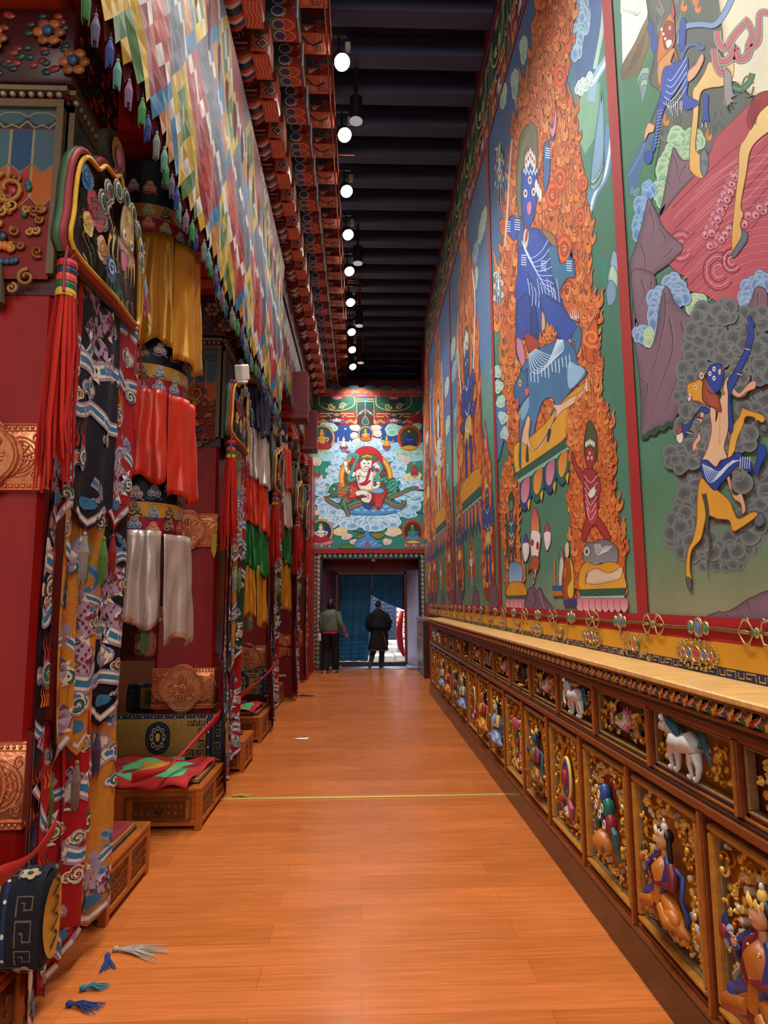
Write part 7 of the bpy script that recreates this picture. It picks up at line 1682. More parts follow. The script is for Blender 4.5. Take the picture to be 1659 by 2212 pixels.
 fire([(y1-.85,1.75),(y1-.85,2.6),(y1-.5,3.3),(y1-.2,2.7),(y1-.2,1.75)],.18,.28,'#4c4a46' if seed%2 else '#8c3a1a',seed+2); F(y1-.5,2.45,.6,'#3a4a6c')
 fire([(cy-.25,1.95),(cy-.2,2.2),(cy,2.42),(cy+.2,2.2),(cy+.25,1.95)],.12,.18,'#a8481c',seed+3); F(cy,2.1,.26,'#d8ccc0')
 for(y,s)in((y0+.05,.5),(y1-.6,.55),(cy-.5,.4)):a.shape([(y,1.58),(y+.1,1.58+s*.5),(y+.2,1.58+s*.4),(y+.3,1.58+s*.62),(y+.5,1.58)],'#6c4c58','#3c2a34',.012)
 o=a.build('wall_mural',MURAL,onright(XR),dz=.00008); tag(o,label,'mural','painted panels on the right wall'); return o
panel_one(); panel_two()
panel_far(6.80,9.95,'third mural panel: dark blue deity with orange flames, seen at a slant','#2a3f86',3)
panel_far(10.10,13.25,'fourth mural panel: white and grey figure in a dark orange aureole','#cfc4b8',4,'#4a66a0')
panel_far(13.38,13.98,'last sliver of mural panel before the wall recess','#8c3c30',5)
a=Art(); a.rect(.2,1.475,13.99,ZB,'#a81c22'); a.rect(.2,1.378,13.99,1.475,'#d0921c'); a.rect(.2,1.338,13.99,1.378,'#1c1c44')
for k in range(105):
 y=.3+k*.13; a.stroke([(y,1.345),(y,1.37),(y+.06,1.37),(y+.06,1.352),(y+.03,1.352)],.006,'#b89848'); a.stroke([(y+.075,1.37),(y+.075,1.348),(y+.11,1.348),(y+.11,1.37)],.006,'#b89848')
for yb in(3.315,6.75,10.02,13.31):a.rect(yb-.065,ZB,yb+.065,ZT,'#a82a28')
a.rect(.2,ZT-.02,13.99,ZT+.03,'#b0302c'); a.rect(.2,7.78,13.99,8.0,'#8c2020'); a.rect(.2,7.9,13.99,8.0,'#1c1c3c')
o=a.build('painted_wall_border',PAINT,onright(XR-.0074),dz=.0001); tag(o,'red, ochre and navy painted bands and uprights framing the mural panels','painted border')
def lambrequin(a,y0,y1,zb,zt,seed,step=.9):
 """painted brocade valance: green pleats above, red below, gold fret, bells, jewels and tassels"""
 h=zt-zb; r=random.Random(seed); n=int((y1-y0)/(step/4))or 1
 for k in range(n):
  x=y0+(y1-y0)*k/n; x2=y0+(y1-y0)*(k+1)/n; a.rect(x,zb+h*.45,x2,zt,('#1c5a44','#123c30')[k%2]); a.rect(x,zb,x2,zb+h*.45,('#a01c20','#40201a')[k%2])
 m=max(1,round((y1-y0)/step)); st=(y1-y0)/m
 for k in range(m):
  c=y0+(k+.5)*st; e=st/2
  a.stroke([(c-e*.62,zt),(c-e*.6,zt-h*.3),(c-e*.3,zt-h*.46),(c,zt-h*.49),(c+e*.3,zt-h*.46),(c+e*.6,zt-h*.3),(c+e*.62,zt)],h*.03,'#c8b060',smooth=4)
  for d in(-1,1):
   a.spiral(c+d*e*.2,zt-h*.34,e*.13,h*.035,'#c8b878',a0=0,d=d); a.stroke([(c+d*e*.05,zt-h*.42),(c+d*e*.3,zt-h*.28),(c+d*e*.5,zt-h*.24)],h*.025,'#c8b878',taper=True,smooth=3)
   a.stroke([(c+d*e*.12,zb+h*.40),(c+d*e*.6,zb+h*.40),(c+d*e*.6,zb+h*.30),(c+d*e*.35,zb+h*.30),(c+d*e*.35,zb+h*.35)],h*.03,'#ccb670'); a.stroke([(c+d*e*.2,zb+h*.28),(c+d*e*.3,zb+h*.36)],h*.03,'#ccb670')
   for q in range(3):a.disc(c+d*e*(.35+.12*q),zb+h*(.10+.05*(q%2)),e*.08,h*.045,'#c8b070','#8c7c3c',n=8)
   for q in range(5):a.disc(c+d*e*(.68+.07*q),zb+h*(.30+.06*q),e*.05,h*.03,('#c05060','#3c8c78','#c8c8d0','#c89a40','#4468a0')[q],n=8)
  a.disc(c,zt-h*.02,e*.2,h*.09,'#b05060','#d89098',n=10); a.disc(c,zb+h*.36,e*.12,h*.06,'#2c6c8c','#c07c3c',n=10)
  for q in range(5):a.disc(c+(q-2)*e*.1,zb+h*.13+(2-abs(q-2))*h*.02,e*.06,h*.07,('#b86c90','#d8a0ac','#e8ccc8','#d8a0ac','#b86c90')[q],n=8)
  for q in(-1,1):a.disc(c+q*e*.22,zb+h*.12,e*.10,h*.045,'#3c5c9c',n=8)
  b=c+e
  if b<y1-.05:
   a.stroke([(b-e*.3,zt-h*.08),(b-e*.3,zt-h*.16),(b+e*.3,zt-h*.16),(b+e*.3,zt-h*.08),(b-e*.3,zt-h*.08)],h*.03,'#ccb670'); a.disc(b,zt-h*.1,e*.1,h*.06,'#2c6c8c')
   for q in(-.3,0,.3):a.stroke([(b+q*e,zt-h*.16),(b+q*e,zb+h*.2)],h*.012,'#c8b070'); a.disc(b+q*e,zb+h*.5,e*.05,h*.025,'#c05060',n=8); a.disc(b+q*e,zb+h*.42,e*.04,h*.02,'#3c8c78',n=8)
   a.shape([(b-e*.12,zb+h*.04),(b-e*.06,zb+h*.26),(b,zb+h*.30),(b+e*.06,zb+h*.26),(b+e*.12,zb+h*.04)],'#1c5c5c','#c8b070',h*.012);
   for q in(-1,1):a.shape([(b+q*e*.3,zb+h*.22),(b+q*e*.42,zb+h*.06),(b+q*e*.3,zb+h*.04)],'#c8a860','#6c4c20',h*.008)
a=Art(); lambrequin(a,1.0,13.98,ZT+.03,7.78,3,.95); o=a.build('painted_valance',PAINT,onright(XR),dz=.0001); tag(o,'painted green and red valance with gold frets, bells and tassels above the side murals','mural')
a=Art(); vgrad(a,14.05,15.88,[(0,'#6c7c5c'),(.4,'#4c7c64'),(1,SKY)]); r=random.Random(2)
for k in range(12):a.cloud(r.uniform(14.2,15.7),r.uniform(2,6.6),.5,.3,('#c4d4bc','#8fb09c','#4c6c60'),r)
o=a.build('recess_mural',MURAL,onright(1.56),dz=.0001); tag(o,'thin slanted mural strip inside the wall recess beside the doorway','mural')
# ================================================================ LAMPS
LENS=mat('lamp_lens','#ffffff',emit='#fff8ee',estr=60)
def track_lamp(x,y,z,n):
 t=empty('track_spotlight',(x,y,z)); tag(t,n,'spotlight','bright spotlights in a line under the joists')
 q=MB(); q.tube([(0,0,.34),(0,0,.10)],.012,n=8); q.box((-.09,-.02,.33),(.09,.02,.37),bev=.004); q.build('bracket',BLACK,t)
 d=Vector((.30,-.55,-.9)).normalized(); a=Vector((0,0,.08)); q=MB()
 q.tube([a-d*.05,a+d*.02,a+d*.15],[.04,.08,.088],n=20,cap=False); q.build('housing',BLACK,t,smooth=True)
 q=MB(); q.tube([a+d*.14,a+d*.156],.082,n=20); q.build('lens',LENS,t)
 MB().box((.07,-.03,.16),(.13,.03,.26),bev=.01).build('driver_box',mat('cream_plastic','#a8a08c',rough=.5),t)
 return t
ys=[.6,1.75,2.9,4.05,5.2,6.33,7.43,8.55,9.65,10.8,12.0,13.4,14.4,15.5]
nm=['','','','','','brightest spotlight at the top edge, first in the line','second spotlight in the line, near the copper pipe bend','third spotlight in the line','fourth spotlight in the line','fifth spotlight in the line','sixth spotlight in the line',
'seventh spotlight in the line','eighth spotlight in the line','farthest spotlight in the line']
tp=None
for y,lb in zip(ys,nm):
 if y>6:
  if tp is None:tp=track_lamp(-.24,y,7.42,lb); o=tp
  else:o=dup(tp,(-.24,y,7.42)); o['label']=lb
 lamp('SPOT','spot_beam',(-.17,y-.1,7.36),LAMP_W,(1,.985,.95),(.5,y+(-.6 if y<9 else 1.6),.0),.08,1.75,1.0)
q=MB()
for dx in(0,.05):q.tube([(-.36+dx,4.2,7.52),(-.36+dx,13.0,7.52)],.011,n=6)
q.tube([(-.31,7.9,7.52),(-.08,7.9,7.52)],.011,n=6)
o=q.build('copper_conduit',mat('copper_pipe','#a8583a',rough=.4,metal=.7),smooth=True); tag(o,'pair of thin copper-coloured conduits running along the spotlights','pipe')
for k,(px,py,px2,py2,py3)in enumerate(((752,611,779,611,658),(764,729,786,729,762))):
 Y=(12.2,14.7)[k]; q=MB(); a,b,c=onY(px,py,Y),onY(px2,py2,Y),onY(px2,py3,Y)
 for e in(0,.05):q.tube([a+Vector((0,0,e)),b+Vector((-e,0,e)),c+Vector((-e,0,0))],.011,n=6)
 q.tube([a,Vector((a.x,a.y,8.22))],.011,n=6)
 o=q.build('copper_conduit',MATS['copper_pipe'],smooth=True); tag(o,'copper conduit bent into a drop, %s one'%('nearer' if k==0 else 'farther'),'pipe')
for k,(px,py,lb)in enumerate(((769,262,'nearest cylindrical black downlight with ribbed reflector'),(773,569,'second cylindrical downlight from the viewer'),(776,704,'third cylindrical downlight, farther away'),(779,784,'farthest cylindrical downlight in the row'))):
 p=onZ(px,py,7.3); t=empty('downlight',p); tag(t,lb,'ceiling light','cylindrical downlights under the joists')
 q=MB(); q.lathe((0,0,0),[(.075,0),(.075,.3),(.02,.32),(.02,.92)],None,20); q.build('housing',BLACK,t,smooth=True)
 q=MB(); q.lathe((0,0,0),[(.078,-.004),(.078,.006),(.07,.006)],None,20)
 q.ell((0,0,.012),(.068,.068,.016),None,20,6); q.build('reflector',mat('reflector','#b8b8b8',rough=.2,metal=.9,emit='#ffffff',estr=.25),t,smooth=True)
 # ================================================================ SMALL FITTINGS
def cctv(loc,s,label):
 t=empty('security_camera',loc); tag(t,label,'camera');
 MB().box((-.07*s,-.10*s,-.10*s),(.07*s,.10*s,.12*s),bev=.012).box((-.075*s,-.11*s,-.14*s),(.075*s,.02,-.10*s),bev=.008).build('camera_housing',WHITEP,t)
 q=MB(); q.tube([(0,.10*s,0),(-.08*s,.22*s,-.06),(-.24*s,.24*s,-.08)],.014*s+.004,n=8); q.ell((-.06*s,.12*s,-.02),.035*s,None,10,8); q.build('bracket',WHITEP,t,smooth=True)
 q=MB(); q.tube([(-.05*s,.1*s,.06),(-.16*s,.14*s,.06),(-.2*s,.16*s,-.08)],.006,n=6); q.build('cable',WHITEP,t,smooth=True); t.rotation_euler=(.35,.1,-.35); return t
cctv(onY(523,806,5.9),.66,'white box security camera on an arm above the second banner crown')
t=cctv(onY(672,1117,15.6),.8,'small pinkish-white camera on the left edge of the end mural'); t.rotation_euler=(0,0,.2)
t=empty('dome_camera',onY(806,1208,YE+.1)); tag(t,'white dome camera with dark lens under the door lintel','camera')
q=MB(); q.lathe((0,0,-.07),[(.045,0),(.05,.06),(.05,.1)],None,16); q.build('dome_base',WHITEP,t,smooth=True); q=MB(); q.ell((0,-.02,-.07),(.04,.04,.035),None,12,8); q.build('dome_lens',BLACK,t,smooth=True)
def redbox(px0,py0,px1,py1,Y,label,lv):
 a,b=onY(px0,py1,Y),onY(px1,py0,Y); t=empty('alarm_box',(a.x,Y,a.z)); tag(t,label,'alarm box'); w,h=b.x-a.x,b.z-a.z
 MB().box((0,-.10,0),(w,.0,h),bev=.01).build('box_housing',mat('signal_red','#d81f14',rough=.4),t)
 if lv:
  q=MB()
  for k in range(5):q.box((w*.15,-.104,h*(.3+.1*k)),(w*.45,-.098,h*(.33+.1*k)))
  q.build('louvre_marks',WHITEP,t)
redbox(658,1195,672,1222,15.0,'bright red alarm sounder box high beside the doorway',True); redbox(660,1319,668,1339,15.0,'small bright red call box lower down beside the doorway',False)
for k,(x0,x1,y0)in enumerate(((590,611,1315),(590,608,1346),(594,618,1461))):
 a,b=onY(x0,y0,11.62),onY(x1,y0-2,11.6); q=MB(); q.tube([a,(a+b)/2+Vector((0,-.02,0)),b],.022,n=8)
 o=q.build('white_tie',mat('white_cloth_tie','#d0ccc8',rough=.7),smooth=True); tag(o,'%s white tie wrapped around the fourth red column'%('upper','middle','lowest')[k],'tie','white ties on the fourth column')
o=MB().box((-1.35,14.75,0),(-1.13,15.88,4.9),bev=.02).build('red_pilaster',REDLAC); tag(o,'plain red pilaster left of the doorway carrying the red boxes','pilaster')
# ================================================================ PEOPLE
SKINM=mat('skin','#b07c60',rough=.55,noise=.05)
def skin_body(name,verts,edges,radii,m,parent,sub=2):
 me=bpy.data.meshes.new(name); me.from_pydata(verts,edges,[]); o=bpy.data.objects.new(name,me); link(o,parent)
 sk=o.modifiers.new('skin','SKIN'); sk.use_smooth_shade=True
 for i,r in enumerate(radii):me.skin_vertices[0].data[i].radius=(r,r)if not isinstance(r,tuple)else r
 me.skin_vertices[0].data[0].use_root=True
 s=o.modifiers.new('sub','SUBSURF'); s.levels=sub; s.render_levels=sub; me.materials.append(m); return o
def hand(parent,wrist,d,m,side=1,s=1.0,down=Vector((0,0,-1))):
 """five separate fingers on a palm; d points along the hand"""
 d=Vector(d).normalized(); a=d.cross(Vector((0,1,.1))).normalized()*side; n_=d.cross(a)
 v=[Vector(wrist),Vector(wrist)+d*.035*s,Vector(wrist)+d*.07*s]; e=[(0,1),(1,2)]; r=[.024*s,(.036*s,.016*s),(.036*s,.014*s)]
 o=skin_body('hand',[tuple(p)for p in v],e,r,m,parent,1)
 for k,(off,l)in enumerate(((-.026,.062),(-.009,.074),(.009,.070),(.025,.054))):
  b=v[2]+a*off*s; q=MB(); q.tube([b-d*.015*s,b+d*l*.45*s+n_*.004,b+d*l*.8*s+n_*.018*s,b+d*l*s+n_*.030*s],[.0095*s,.009*s,.008*s,.006*s],n=8); q.build('finger',m,o,smooth=True)
 q=MB(); b=v[0]+d*.018*s-a*.026*s; q.tube([b,b-a*.025*s+d*.018*s,b-a*.034*s+d*.045*s,b-a*.032*s+d*.062*s],[.012*s,.011*s,.009*s,.006*s],n=8); q.build('thumb',m,o,smooth=True)
 return o
def head_mesh(parent,c,hair_c,hair_fn,m,yaw=0,s=1.0):
 """head with brow, nose, mouth, ears; faces +Y turned by yaw"""
 R_=Matrix.Rotation(yaw,3,'Z'); q=MB(); P=lambda x,y,z:Vector(c)+R_@Vector((x,y,z))*s
 V=[]; Fc=[]; nu,nv=20,16
 for j in range(nv+1):
  th=PI*j/nv
  for i in range(nu):
   ph=2*PI*i/nu; x,y,z=math.sin(th)*math.cos(ph),math.sin(th)*math.sin(ph),math.cos(th)
   w=.074*(1-.22*max(0,-z)**1.2); l=.092*(1-.12*max(0,-z)); yy=y*l+(.012*max(0,-z)if y>0 else-.0)
   if y>.5:yy+=.018*math.exp(-((x/.22)**2)-((z+.12)/.28)**2)-.007*math.exp(-((abs(x)-.38)/.18)**2-((z-.08)/.14)**2)+.005*math.exp(-((x/.35)**2)-((z+.5)/.1)**2)
   V.append(P(x*w,yy,z*.115))
 for j in range(nv):
  for i in range(nu):Fc.append((j*nu+i,(j+1)*nu+i,(j+1)*nu+(i+1)%nu,j*nu+(i+1)%nu))
 q.add(V,Fc); o=q.build('head',m,parent,smooth=True)
 q=MB()
 for d_ in(-1,1):q.ell(P(d_*.076,-.002,-.01),(.012,.018,.03),None,10,8)
 q.build('ear',m,o,smooth=True)
 q=MB()
 for d_ in(-1,1):q.ell(P(d_*.03,.083,.008),(.012,.006,.007),'#e8e4e0',8,6); q.ell(P(d_*.03,.0885,.008),(.006,.003,.006),'#1c120c',8,6)
 q.tube([P(-.022,.094,-.062),P(0,.099,-.06),P(.022,.094,-.062)],.005,'#8c4a40',n=6); q.build('eyes_and_mouth',LACQ,o,smooth=True)
 V=[]; Fc=[]
 for j in range(nv+1):
  th=PI*j/nv
  for i in range(nu):
   ph=2*PI*i/nu; x,y,z=math.sin(th)*math.cos(ph),math.sin(th)*math.sin(ph),math.cos(th); r=hair_fn(x,y,z)
   V.append(P(x*.074*r,y*.092*r-.008,z*.115*r))
 hm=MB(); hm.add(V,Fc2:=[(j*nu+i,(j+1)*nu+i,(j+1)*nu+(i+1)%nu,j*nu+(i+1)%nu)for j in range(nv)for i in range(nu)]); hm.build('hair',mat('black_hair',hair_c,rough=.5,noise=.2,nscale=40,nstretch=(6,6,1)),o,smooth=True)
 return o
def garment(name,parent,rings,m,n=28,wob=.0,seed=0,thick=.006):
 """rings: (cx, cy, z, rx, ry) from top to bottom"""
 r=random.Random(seed); ph=[r.random()*6 for _ in range(4)]; V=[]; Fc=[]; R2=[]
 for a,b in zip(rings[:-1],rings[1:]):
  for k in range(4):t=k/4; R2.append(tuple(a[i]+(b[i]-a[i])*t for i in range(5)))
 R2.append(rings[-1]); M=len(R2)
 for j,(cx,cy,z,rx,ry)in enumerate(R2):
  for i in range(n):
   a=2*PI*i/n; w=1+wob*(math.sin(5*a+ph[0]+j*.15)+.6*math.sin(9*a+ph[1]))*(j/M)
   V.append((cx+rx*w*math.cos(a),cy+ry*w*math.sin(a),z+wob*.15*math.sin(3*a+ph[2]+j)))
 for j in range(M-1):
  for i in range(n):Fc.append((j*n+i,(j+1)*n+i,(j+1)*n+(i+1)%n,j*n+(i+1)%n))
 o=mesh_obj(name,V,Fc,m,parent,True); o.modifiers.new('s','SOLIDIFY').thickness=thick; return o
def sleeve(name,parent,pts,rs_,m):
 q=MB(); P=[]; R_=[]
 for i in range(len(pts)-1):
  for k in range(4):t=k/4; P.append(Vector(pts[i]).lerp(Vector(pts[i+1]),t)); R_.append((rs_[i]+(rs_[i+1]-rs_[i])*t)*(1+.06*math.sin(k*2+i*3)))
 P.append(Vector(pts[-1])); R_.append(rs_[-1]); q.tube(P,R_,n=14); return q.build(name,m,parent,smooth=True)
def shoe(name,parent,x,y,z,ang,m,l=.25,pitch=0):
 q=MB(); R_=Matrix.Rotation(ang,3,'Z')@Matrix.Rotation(pitch,3,'X'); V=[]; Fc=[]; n=12
 prof=[(-.09,.030,.075),(-.06,.036,.085),(0,.036,.07),(.06,.042,.05),(.12,.044,.038),(.155,.034,.028),(.17,.012,.02)]
 for(yy,w,h)in prof:
  for k in range(n):
   a=2*PI*k/n; V.append(Vector((x,y,z))+R_@Vector((w*math.cos(a),yy*l/.25,max(0,h*.5+h*.5*math.sin(a)))))
 for i in range(len(prof)-1):
  for k in range(n):Fc.append((i*n+k,i*n+(k+1)%n,(i+1)*n+(k+1)%n,(i+1)*n+k))
 Fc+=[tuple(range(n)),tuple((len(prof)-1)*n+k for k in range(n))]; q.add(V,Fc); return q.build(name,m,parent,smooth=True)
W_=empty('person',onZ(713,1454,0)); tag(W_,'person with bobbed black hair and olive jacket walking left of the doorway','person',None)
W_.rotation_euler=(0,0,-.25)
bv=[(0,0,.93),(0,.01,1.10),(0,.02,1.26),(0,.03,1.37),(0,.045,1.43),(0,.06,1.49),
(-.15,.02,1.33),(-.20,-.02,1.10),(-.17,.05,.90),(.15,.02,1.33),(.24,-.03,1.12),(.33,.04,.95),
(-.085,0,.88),(-.095,.05,.48),(-.10,-.06,.10),(.085,0,.88),(.095,.09,.50),(.09,.12,.10)]
be=[(0,1),(1,2),(2,3),(3,4),(4,5),(3,6),(6,7),(7,8),(3,9),(9,10),(10,11),(0,12),(12,13),(13,14),(0,15),(15,16),(16,17)]
br=[(.13,.10),(.11,.085),(.13,.095),(.10,.08),.05,.045,.05,.04,.028,.05,.04,.028,.08,.055,.04,.08,.055,.04]
skin_body('body',bv,be,br,SKINM,W_)
OLV=mat('olive_quilted_jacket','#5a6050',rough=.75,noise=.15,nscale=20,bump=.4,bscale=22); PNK=mat('magenta_knit','#c0205c',rough=.8,bump=.3); BLK=mat('black_trousers','#0e0e11',rough=.8,noise=.1)
garment('jacket',W_,[(0,.045,1.455,.06,.055),(0,.03,1.42,.13,.09),(0,.02,1.35,.20,.125),(0,.01,1.2,.205,.14),(0,0,1.05,.21,.15),(0,0,.95,.205,.15)],OLV,wob=.02,thick=.02)
garment('jumper_hem',W_,[(0,0,.955,.20,.145),(0,0,.895,.205,.15)],PNK,wob=.02)
sleeve('sleeve',W_,[(-.16,.02,1.37),(-.225,-.01,1.12),(-.19,.04,.93)],[.075,.066,.05],OLV); sleeve('sleeve',W_,[(.16,.02,1.37),(.25,-.03,1.13),(.325,.03,.97)],[.075,.066,.05],OLV)
sleeve('cuff',W_,[(.31,.015,.99),(.34,.045,.945)],[.054,.045],PNK); sleeve('cuff',W_,[(-.195,.03,.95),(-.185,.045,.91)],[.05,.045],PNK)
for s_,k in((-1,(.05,-.06)),(1,(.09,.12))):sleeve('trouser_leg',W_,[(s_*.09,0,.93),(s_*.10,k[0],.5),(s_*.10,k[1],.08)],[.125,.095,.085],BLK)
shoe('shoe',W_,-.10,-.05,0,.1,mat('pale_shoe','#a89c94',rough=.6)); shoe('shoe',W_,.09,.13,.0,-.2,MATS['pale_shoe'])
hand(W_,(.345,.05,.935),(.3,.35,-.8),SKINM,1,.95); hand(W_,(-.18,.05,.90),(.05,.2,-1),SKINM,-1,.95)
hw=head_mesh(W_,(0,.07,1.56),'#15100e',lambda x,y,z:(1.22+.06*(z<.2)if(y<.25 or z>.45)else .9)if z>-.75 else .7,SKINM,-.35,.98)
q=MB(); q.tube([(.15,-.02,1.42),(.04,-.135,1.30),(-.12,-.16,1.1),(-.2,-.12,.98)],.010,n=8,flat=.5); q.build('bag_strap',mat('cyan_strap','#2c98a8',rough=.6),W_,smooth=True)
MB().box((-.27,-.08,.72),(-.21,.08,.90),bev=.02).build('shoulder_bag',mat('white_bag','#d8d4d8',rough=.6),W_)
M_=empty('person',onZ(818,1443,0)); tag(M_,'person in black knee-length robe with gold trim stepping out through the curtain','person')
bv=[(0,0,.95),(0,.0,1.12),(0,0,1.28),(0,.0,1.42),(0,.01,1.49),(0,.015,1.55),(-.17,0,1.38),(-.24,0,1.12),(-.16,.08,.94),(.17,0,1.38),(.24,0,1.12),(.18,.02,.95),
(-.09,0,.90),(-.13,.04,.50),(-.22,-.10,.14),(.09,0,.90),(.09,.03,.50),(.07,0,.08)]
br=[(.14,.11),(.13,.10),(.15,.11),(.11,.09),.06,.055,.06,.05,.03,.06,.05,.03,.085,.06,.042,.085,.06,.042]
skin_body('body',bv,be,br,SKINM,M_)
RB=mat('black_robe_wool','#0b0a0c',rough=.85,noise=.15,bump=.2,bscale=20)
garment('robe',M_,[(0,.01,1.56,.075,.07),(0,0,1.52,.13,.10),(0,0,1.43,.235,.14),(0,0,1.25,.25,.17),(0,-.01,1.08,.26,.20),(0,0,.98,.20,.15),(0,0,.85,.22,.16),(-.01,0,.66,.25,.19),(-.01,0,.50,.27,.21)],RB,wob=.03,thick=.012)
garment('robe_hem',M_,[(-.01,0,.505,.275,.215),(-.01,0,.46,.277,.217)],mat('brown_fur_trim','#4c3424',rough=.9,bump=.5),wob=.03)
q=MB(); q.tube([(.12,-.165,.98),(.16,-.18,.8),(.20,-.18,.6),(.24,-.17,.47)],[.012,.022,.024,.02],n=8,flat=.4); q.build('gold_trim',mat('old_gold_trim','#8c7038',rough=.5),M_,smooth=True)
garment('sash',M_,[(0,0,1.00,.205,.155),(0,0,.95,.205,.155)],mat('dark_sash','#1c1418',rough=.7),wob=.02)
q=MB(); q.tube([(.2,-.1,.98),(.24,-.08,.9),(.23,-.1,.75),(.26,-.1,.6)],[.02,.03,.022,.01],n=8); q.build('hanging_sleeve',RB,M_,smooth=True)
for s_ in(-1,1):sleeve('sleeve',M_,[(s_*.17,0,1.43),(s_*.275,-.01,1.2),(s_*.25,.04,1.04),(s_*.17,.10,.97)],[.09,.10,.08,.055],RB)
DJ=mat('dark_jeans','#1a2430',rough=.8)
sleeve('trouser_leg',M_,[(-.11,.0,.7),(-.14,.03,.42),(-.22,-.09,.16)],[.10,.075,.06],DJ); sleeve('trouser_leg',M_,[(.09,0,.7),(.09,.03,.42),(.07,0,.09)],[.10,.08,.07],DJ)
shoe('shoe',M_,.07,.0,.0,-.35,BLACK,.27); shoe('shoe',M_,-.23,-.10,.10,.1,mat('brown_shoe','#7c5c48',rough=.6),.26,-.9)
hand(M_,(-.16,.10,.95),(.3,.4,-.8),SKINM,-1); hand(M_,(.17,.10,.95),(.0,.4,-.8),SKINM,1)
head_mesh(M_,(.0,.025,1.655),'#0e0c0c',lambda x,y,z:(1.07 if(y<.3 or z>.45)else .9)if z>-.35 else .85,SKINM,-.5,1.0)
sc_=onY(818,1297,16.3).z/1.79
M_.scale=(sc_*1.0,)*3
def end_wall():
 a=PArt(TE,'E')
 a.rect(272,905,1312,2012,'#2a8070'); a.rect(272,905,1312,1080,'#1d478c'); a.poly([(272,1060),(1312,1060),(1312,1260),(1150,1225),(272,1230)],'#9cc4d8')
 a.poly([(272,1230),(420,1250),(560,1300),(560,1420),(272,1400)],'#2a8a70'); a.poly([(1312,1220),(1200,1235),(1100,1290),(1120,1400),(1312,1400)],'#2a8a70')
 for P_ in([(272,1500),(420,1440),(480,1470)],[(272,1700),(400,1640),(560,1700)],[(1312,1500),(1180,1460)],[(1312,1700),(1180,1690),(1100,1740)],[(560,1800),(700,1860),(800,1870),(960,1830),(1080,1760)],[(272,1900),(420,1850)],[(700,1930),(600,1870),(500,1800)],[(940,1900),(1050,1850),(1120,1820)]):a.stroke(P_,16,'#154c40',smooth=5)
 WC=('#dcecec','#5fa0cc','#1c4478'); GC=('#bfe0cc','#74b49c','#2c6c58'); PC=('#ecd8c8','#d8a890','#7c4c3c'); YC=('#ece0b8','#d8bc78','#7c6434')
 for k,(x,y,w,c)in enumerate([(350,1150,150,GC),(440,1140,120,GC),(520,1120,110,WC),(1130,1150,150,GC),(1230,1140,150,GC),(1040,950,140,GC),(1240,920,90,GC),(450,930,140,GC),(700,930,80,PC),(690,1000,70,PC),(730,1050,90,PC),(870,1050,90,PC),(890,980,80,PC),(880,930,80,PC),(330,1230,110,PC),(1120,1220,120,PC),(1000,1190,130,WC),(580,1190,120,WC),(1080,1270,140,WC),(640,1090,110,WC),(900,1080,150,WC),(820,1090,130,WC),(340,1420,150,WC),(430,1420,110,WC),(330,1370,110,PC),(520,1370,130,WC),(500,1300,110,WC),(1080,1360,150,WC),(1120,1430,130,WC),(1210,1370,130,YC),(1250,1440,130,WC),
 (1160,1500,150,WC),(1250,1540,140,WC),(1200,1620,150,WC),(1120,1560,130,WC),(400,1500,130,WC),(420,1600,140,WC),(480,1660,140,WC),(420,1660,110,WC),(560,1560,120,WC),(530,1240,100,WC),(1190,1120,90,PC),(300,1650,60,PC),(350,1690,60,PC),(1080,1680,150,WC),(1180,1700,120,WC),(470,1760,170,WC),(600,1720,170,WC),(640,1780,170,WC),(740,1730,180,WC),(820,1780,200,WC),(920,1730,190,WC),(1010,1770,170,WC),(900,1800,160,WC),(560,1860,110,YC),(1040,1860,110,YC),(1010,1870,80,PC),(620,1900,80,PC),(690,1950,70,PC),(980,1950,70,PC)]):
  a.scal(x,y,w,w*.62,c,7,k,sp=(k%2==0))
 for k in range(30):a.stroke([(300+k*34,1560+20*math.sin(k)),(320+k*34,1552+20*math.sin(k)),(335+k*34,1562+20*math.sin(k))],5,'#245c94',smooth=2)
 a.blob([(580,1620),(700,1600),(860,1620),(1050,1580),(1120,1660),(960,1710),(700,1710),(600,1680)],'#4c90c0','#1c4478',4)
 for k in range(24):a.disc(620+k*20,1650+22*math.sin(k*1.7),14,8,'#cfe4ee','#5a9cc8',n=8)
 for rx,ry,c in((244,250,'#d87818'),(228,236,'#e8a850'),(205,222,'#c8701c'),(196,214,'#5c4038')):a.disc(790,1380,rx,ry,c,n=36)
 for k in range(26):t=2*PI*k/26; a.stroke([(790+90*math.cos(t),1380+95*math.sin(t)),(790+190*math.cos(t),1380+205*math.sin(t))],3,'#a87c40')
 a.disc(800,1230,142,135,'#c01c2c',n=36,line='#5c1418',lw=4)
 dr=[(480,1500),(560,1520),(640,1470),(660,1540),(590,1600),(620,1640),(740,1600),(900,1580),(1010,1540),(1060,1490),(1010,1470),(1000,1430),(1060,1410)]
 for P_,w in((dr,66),([(960,1570),(1040,1620),(1120,1630),(1130,1580)],44),([(600,1620),(620,1680),(640,1720)],40),([(1000,1560),(1100,1520),(1180,1480),(1240,1470)],34),([(560,1640),(480,1600),(430,1560)],36)):
  a.stroke(P_,w*1.15,'#103c2c',smooth=6); a.stroke(P_,w,'#2c6c50',smooth=6); a.stroke([(p[0],p[1]+w*.24)for p in P_],w*.26,'#c04c3c',smooth=6); a.stroke([(p[0],p[1]-w*.2)for p in P_],w*.16,'#5c9c7c',smooth=6)
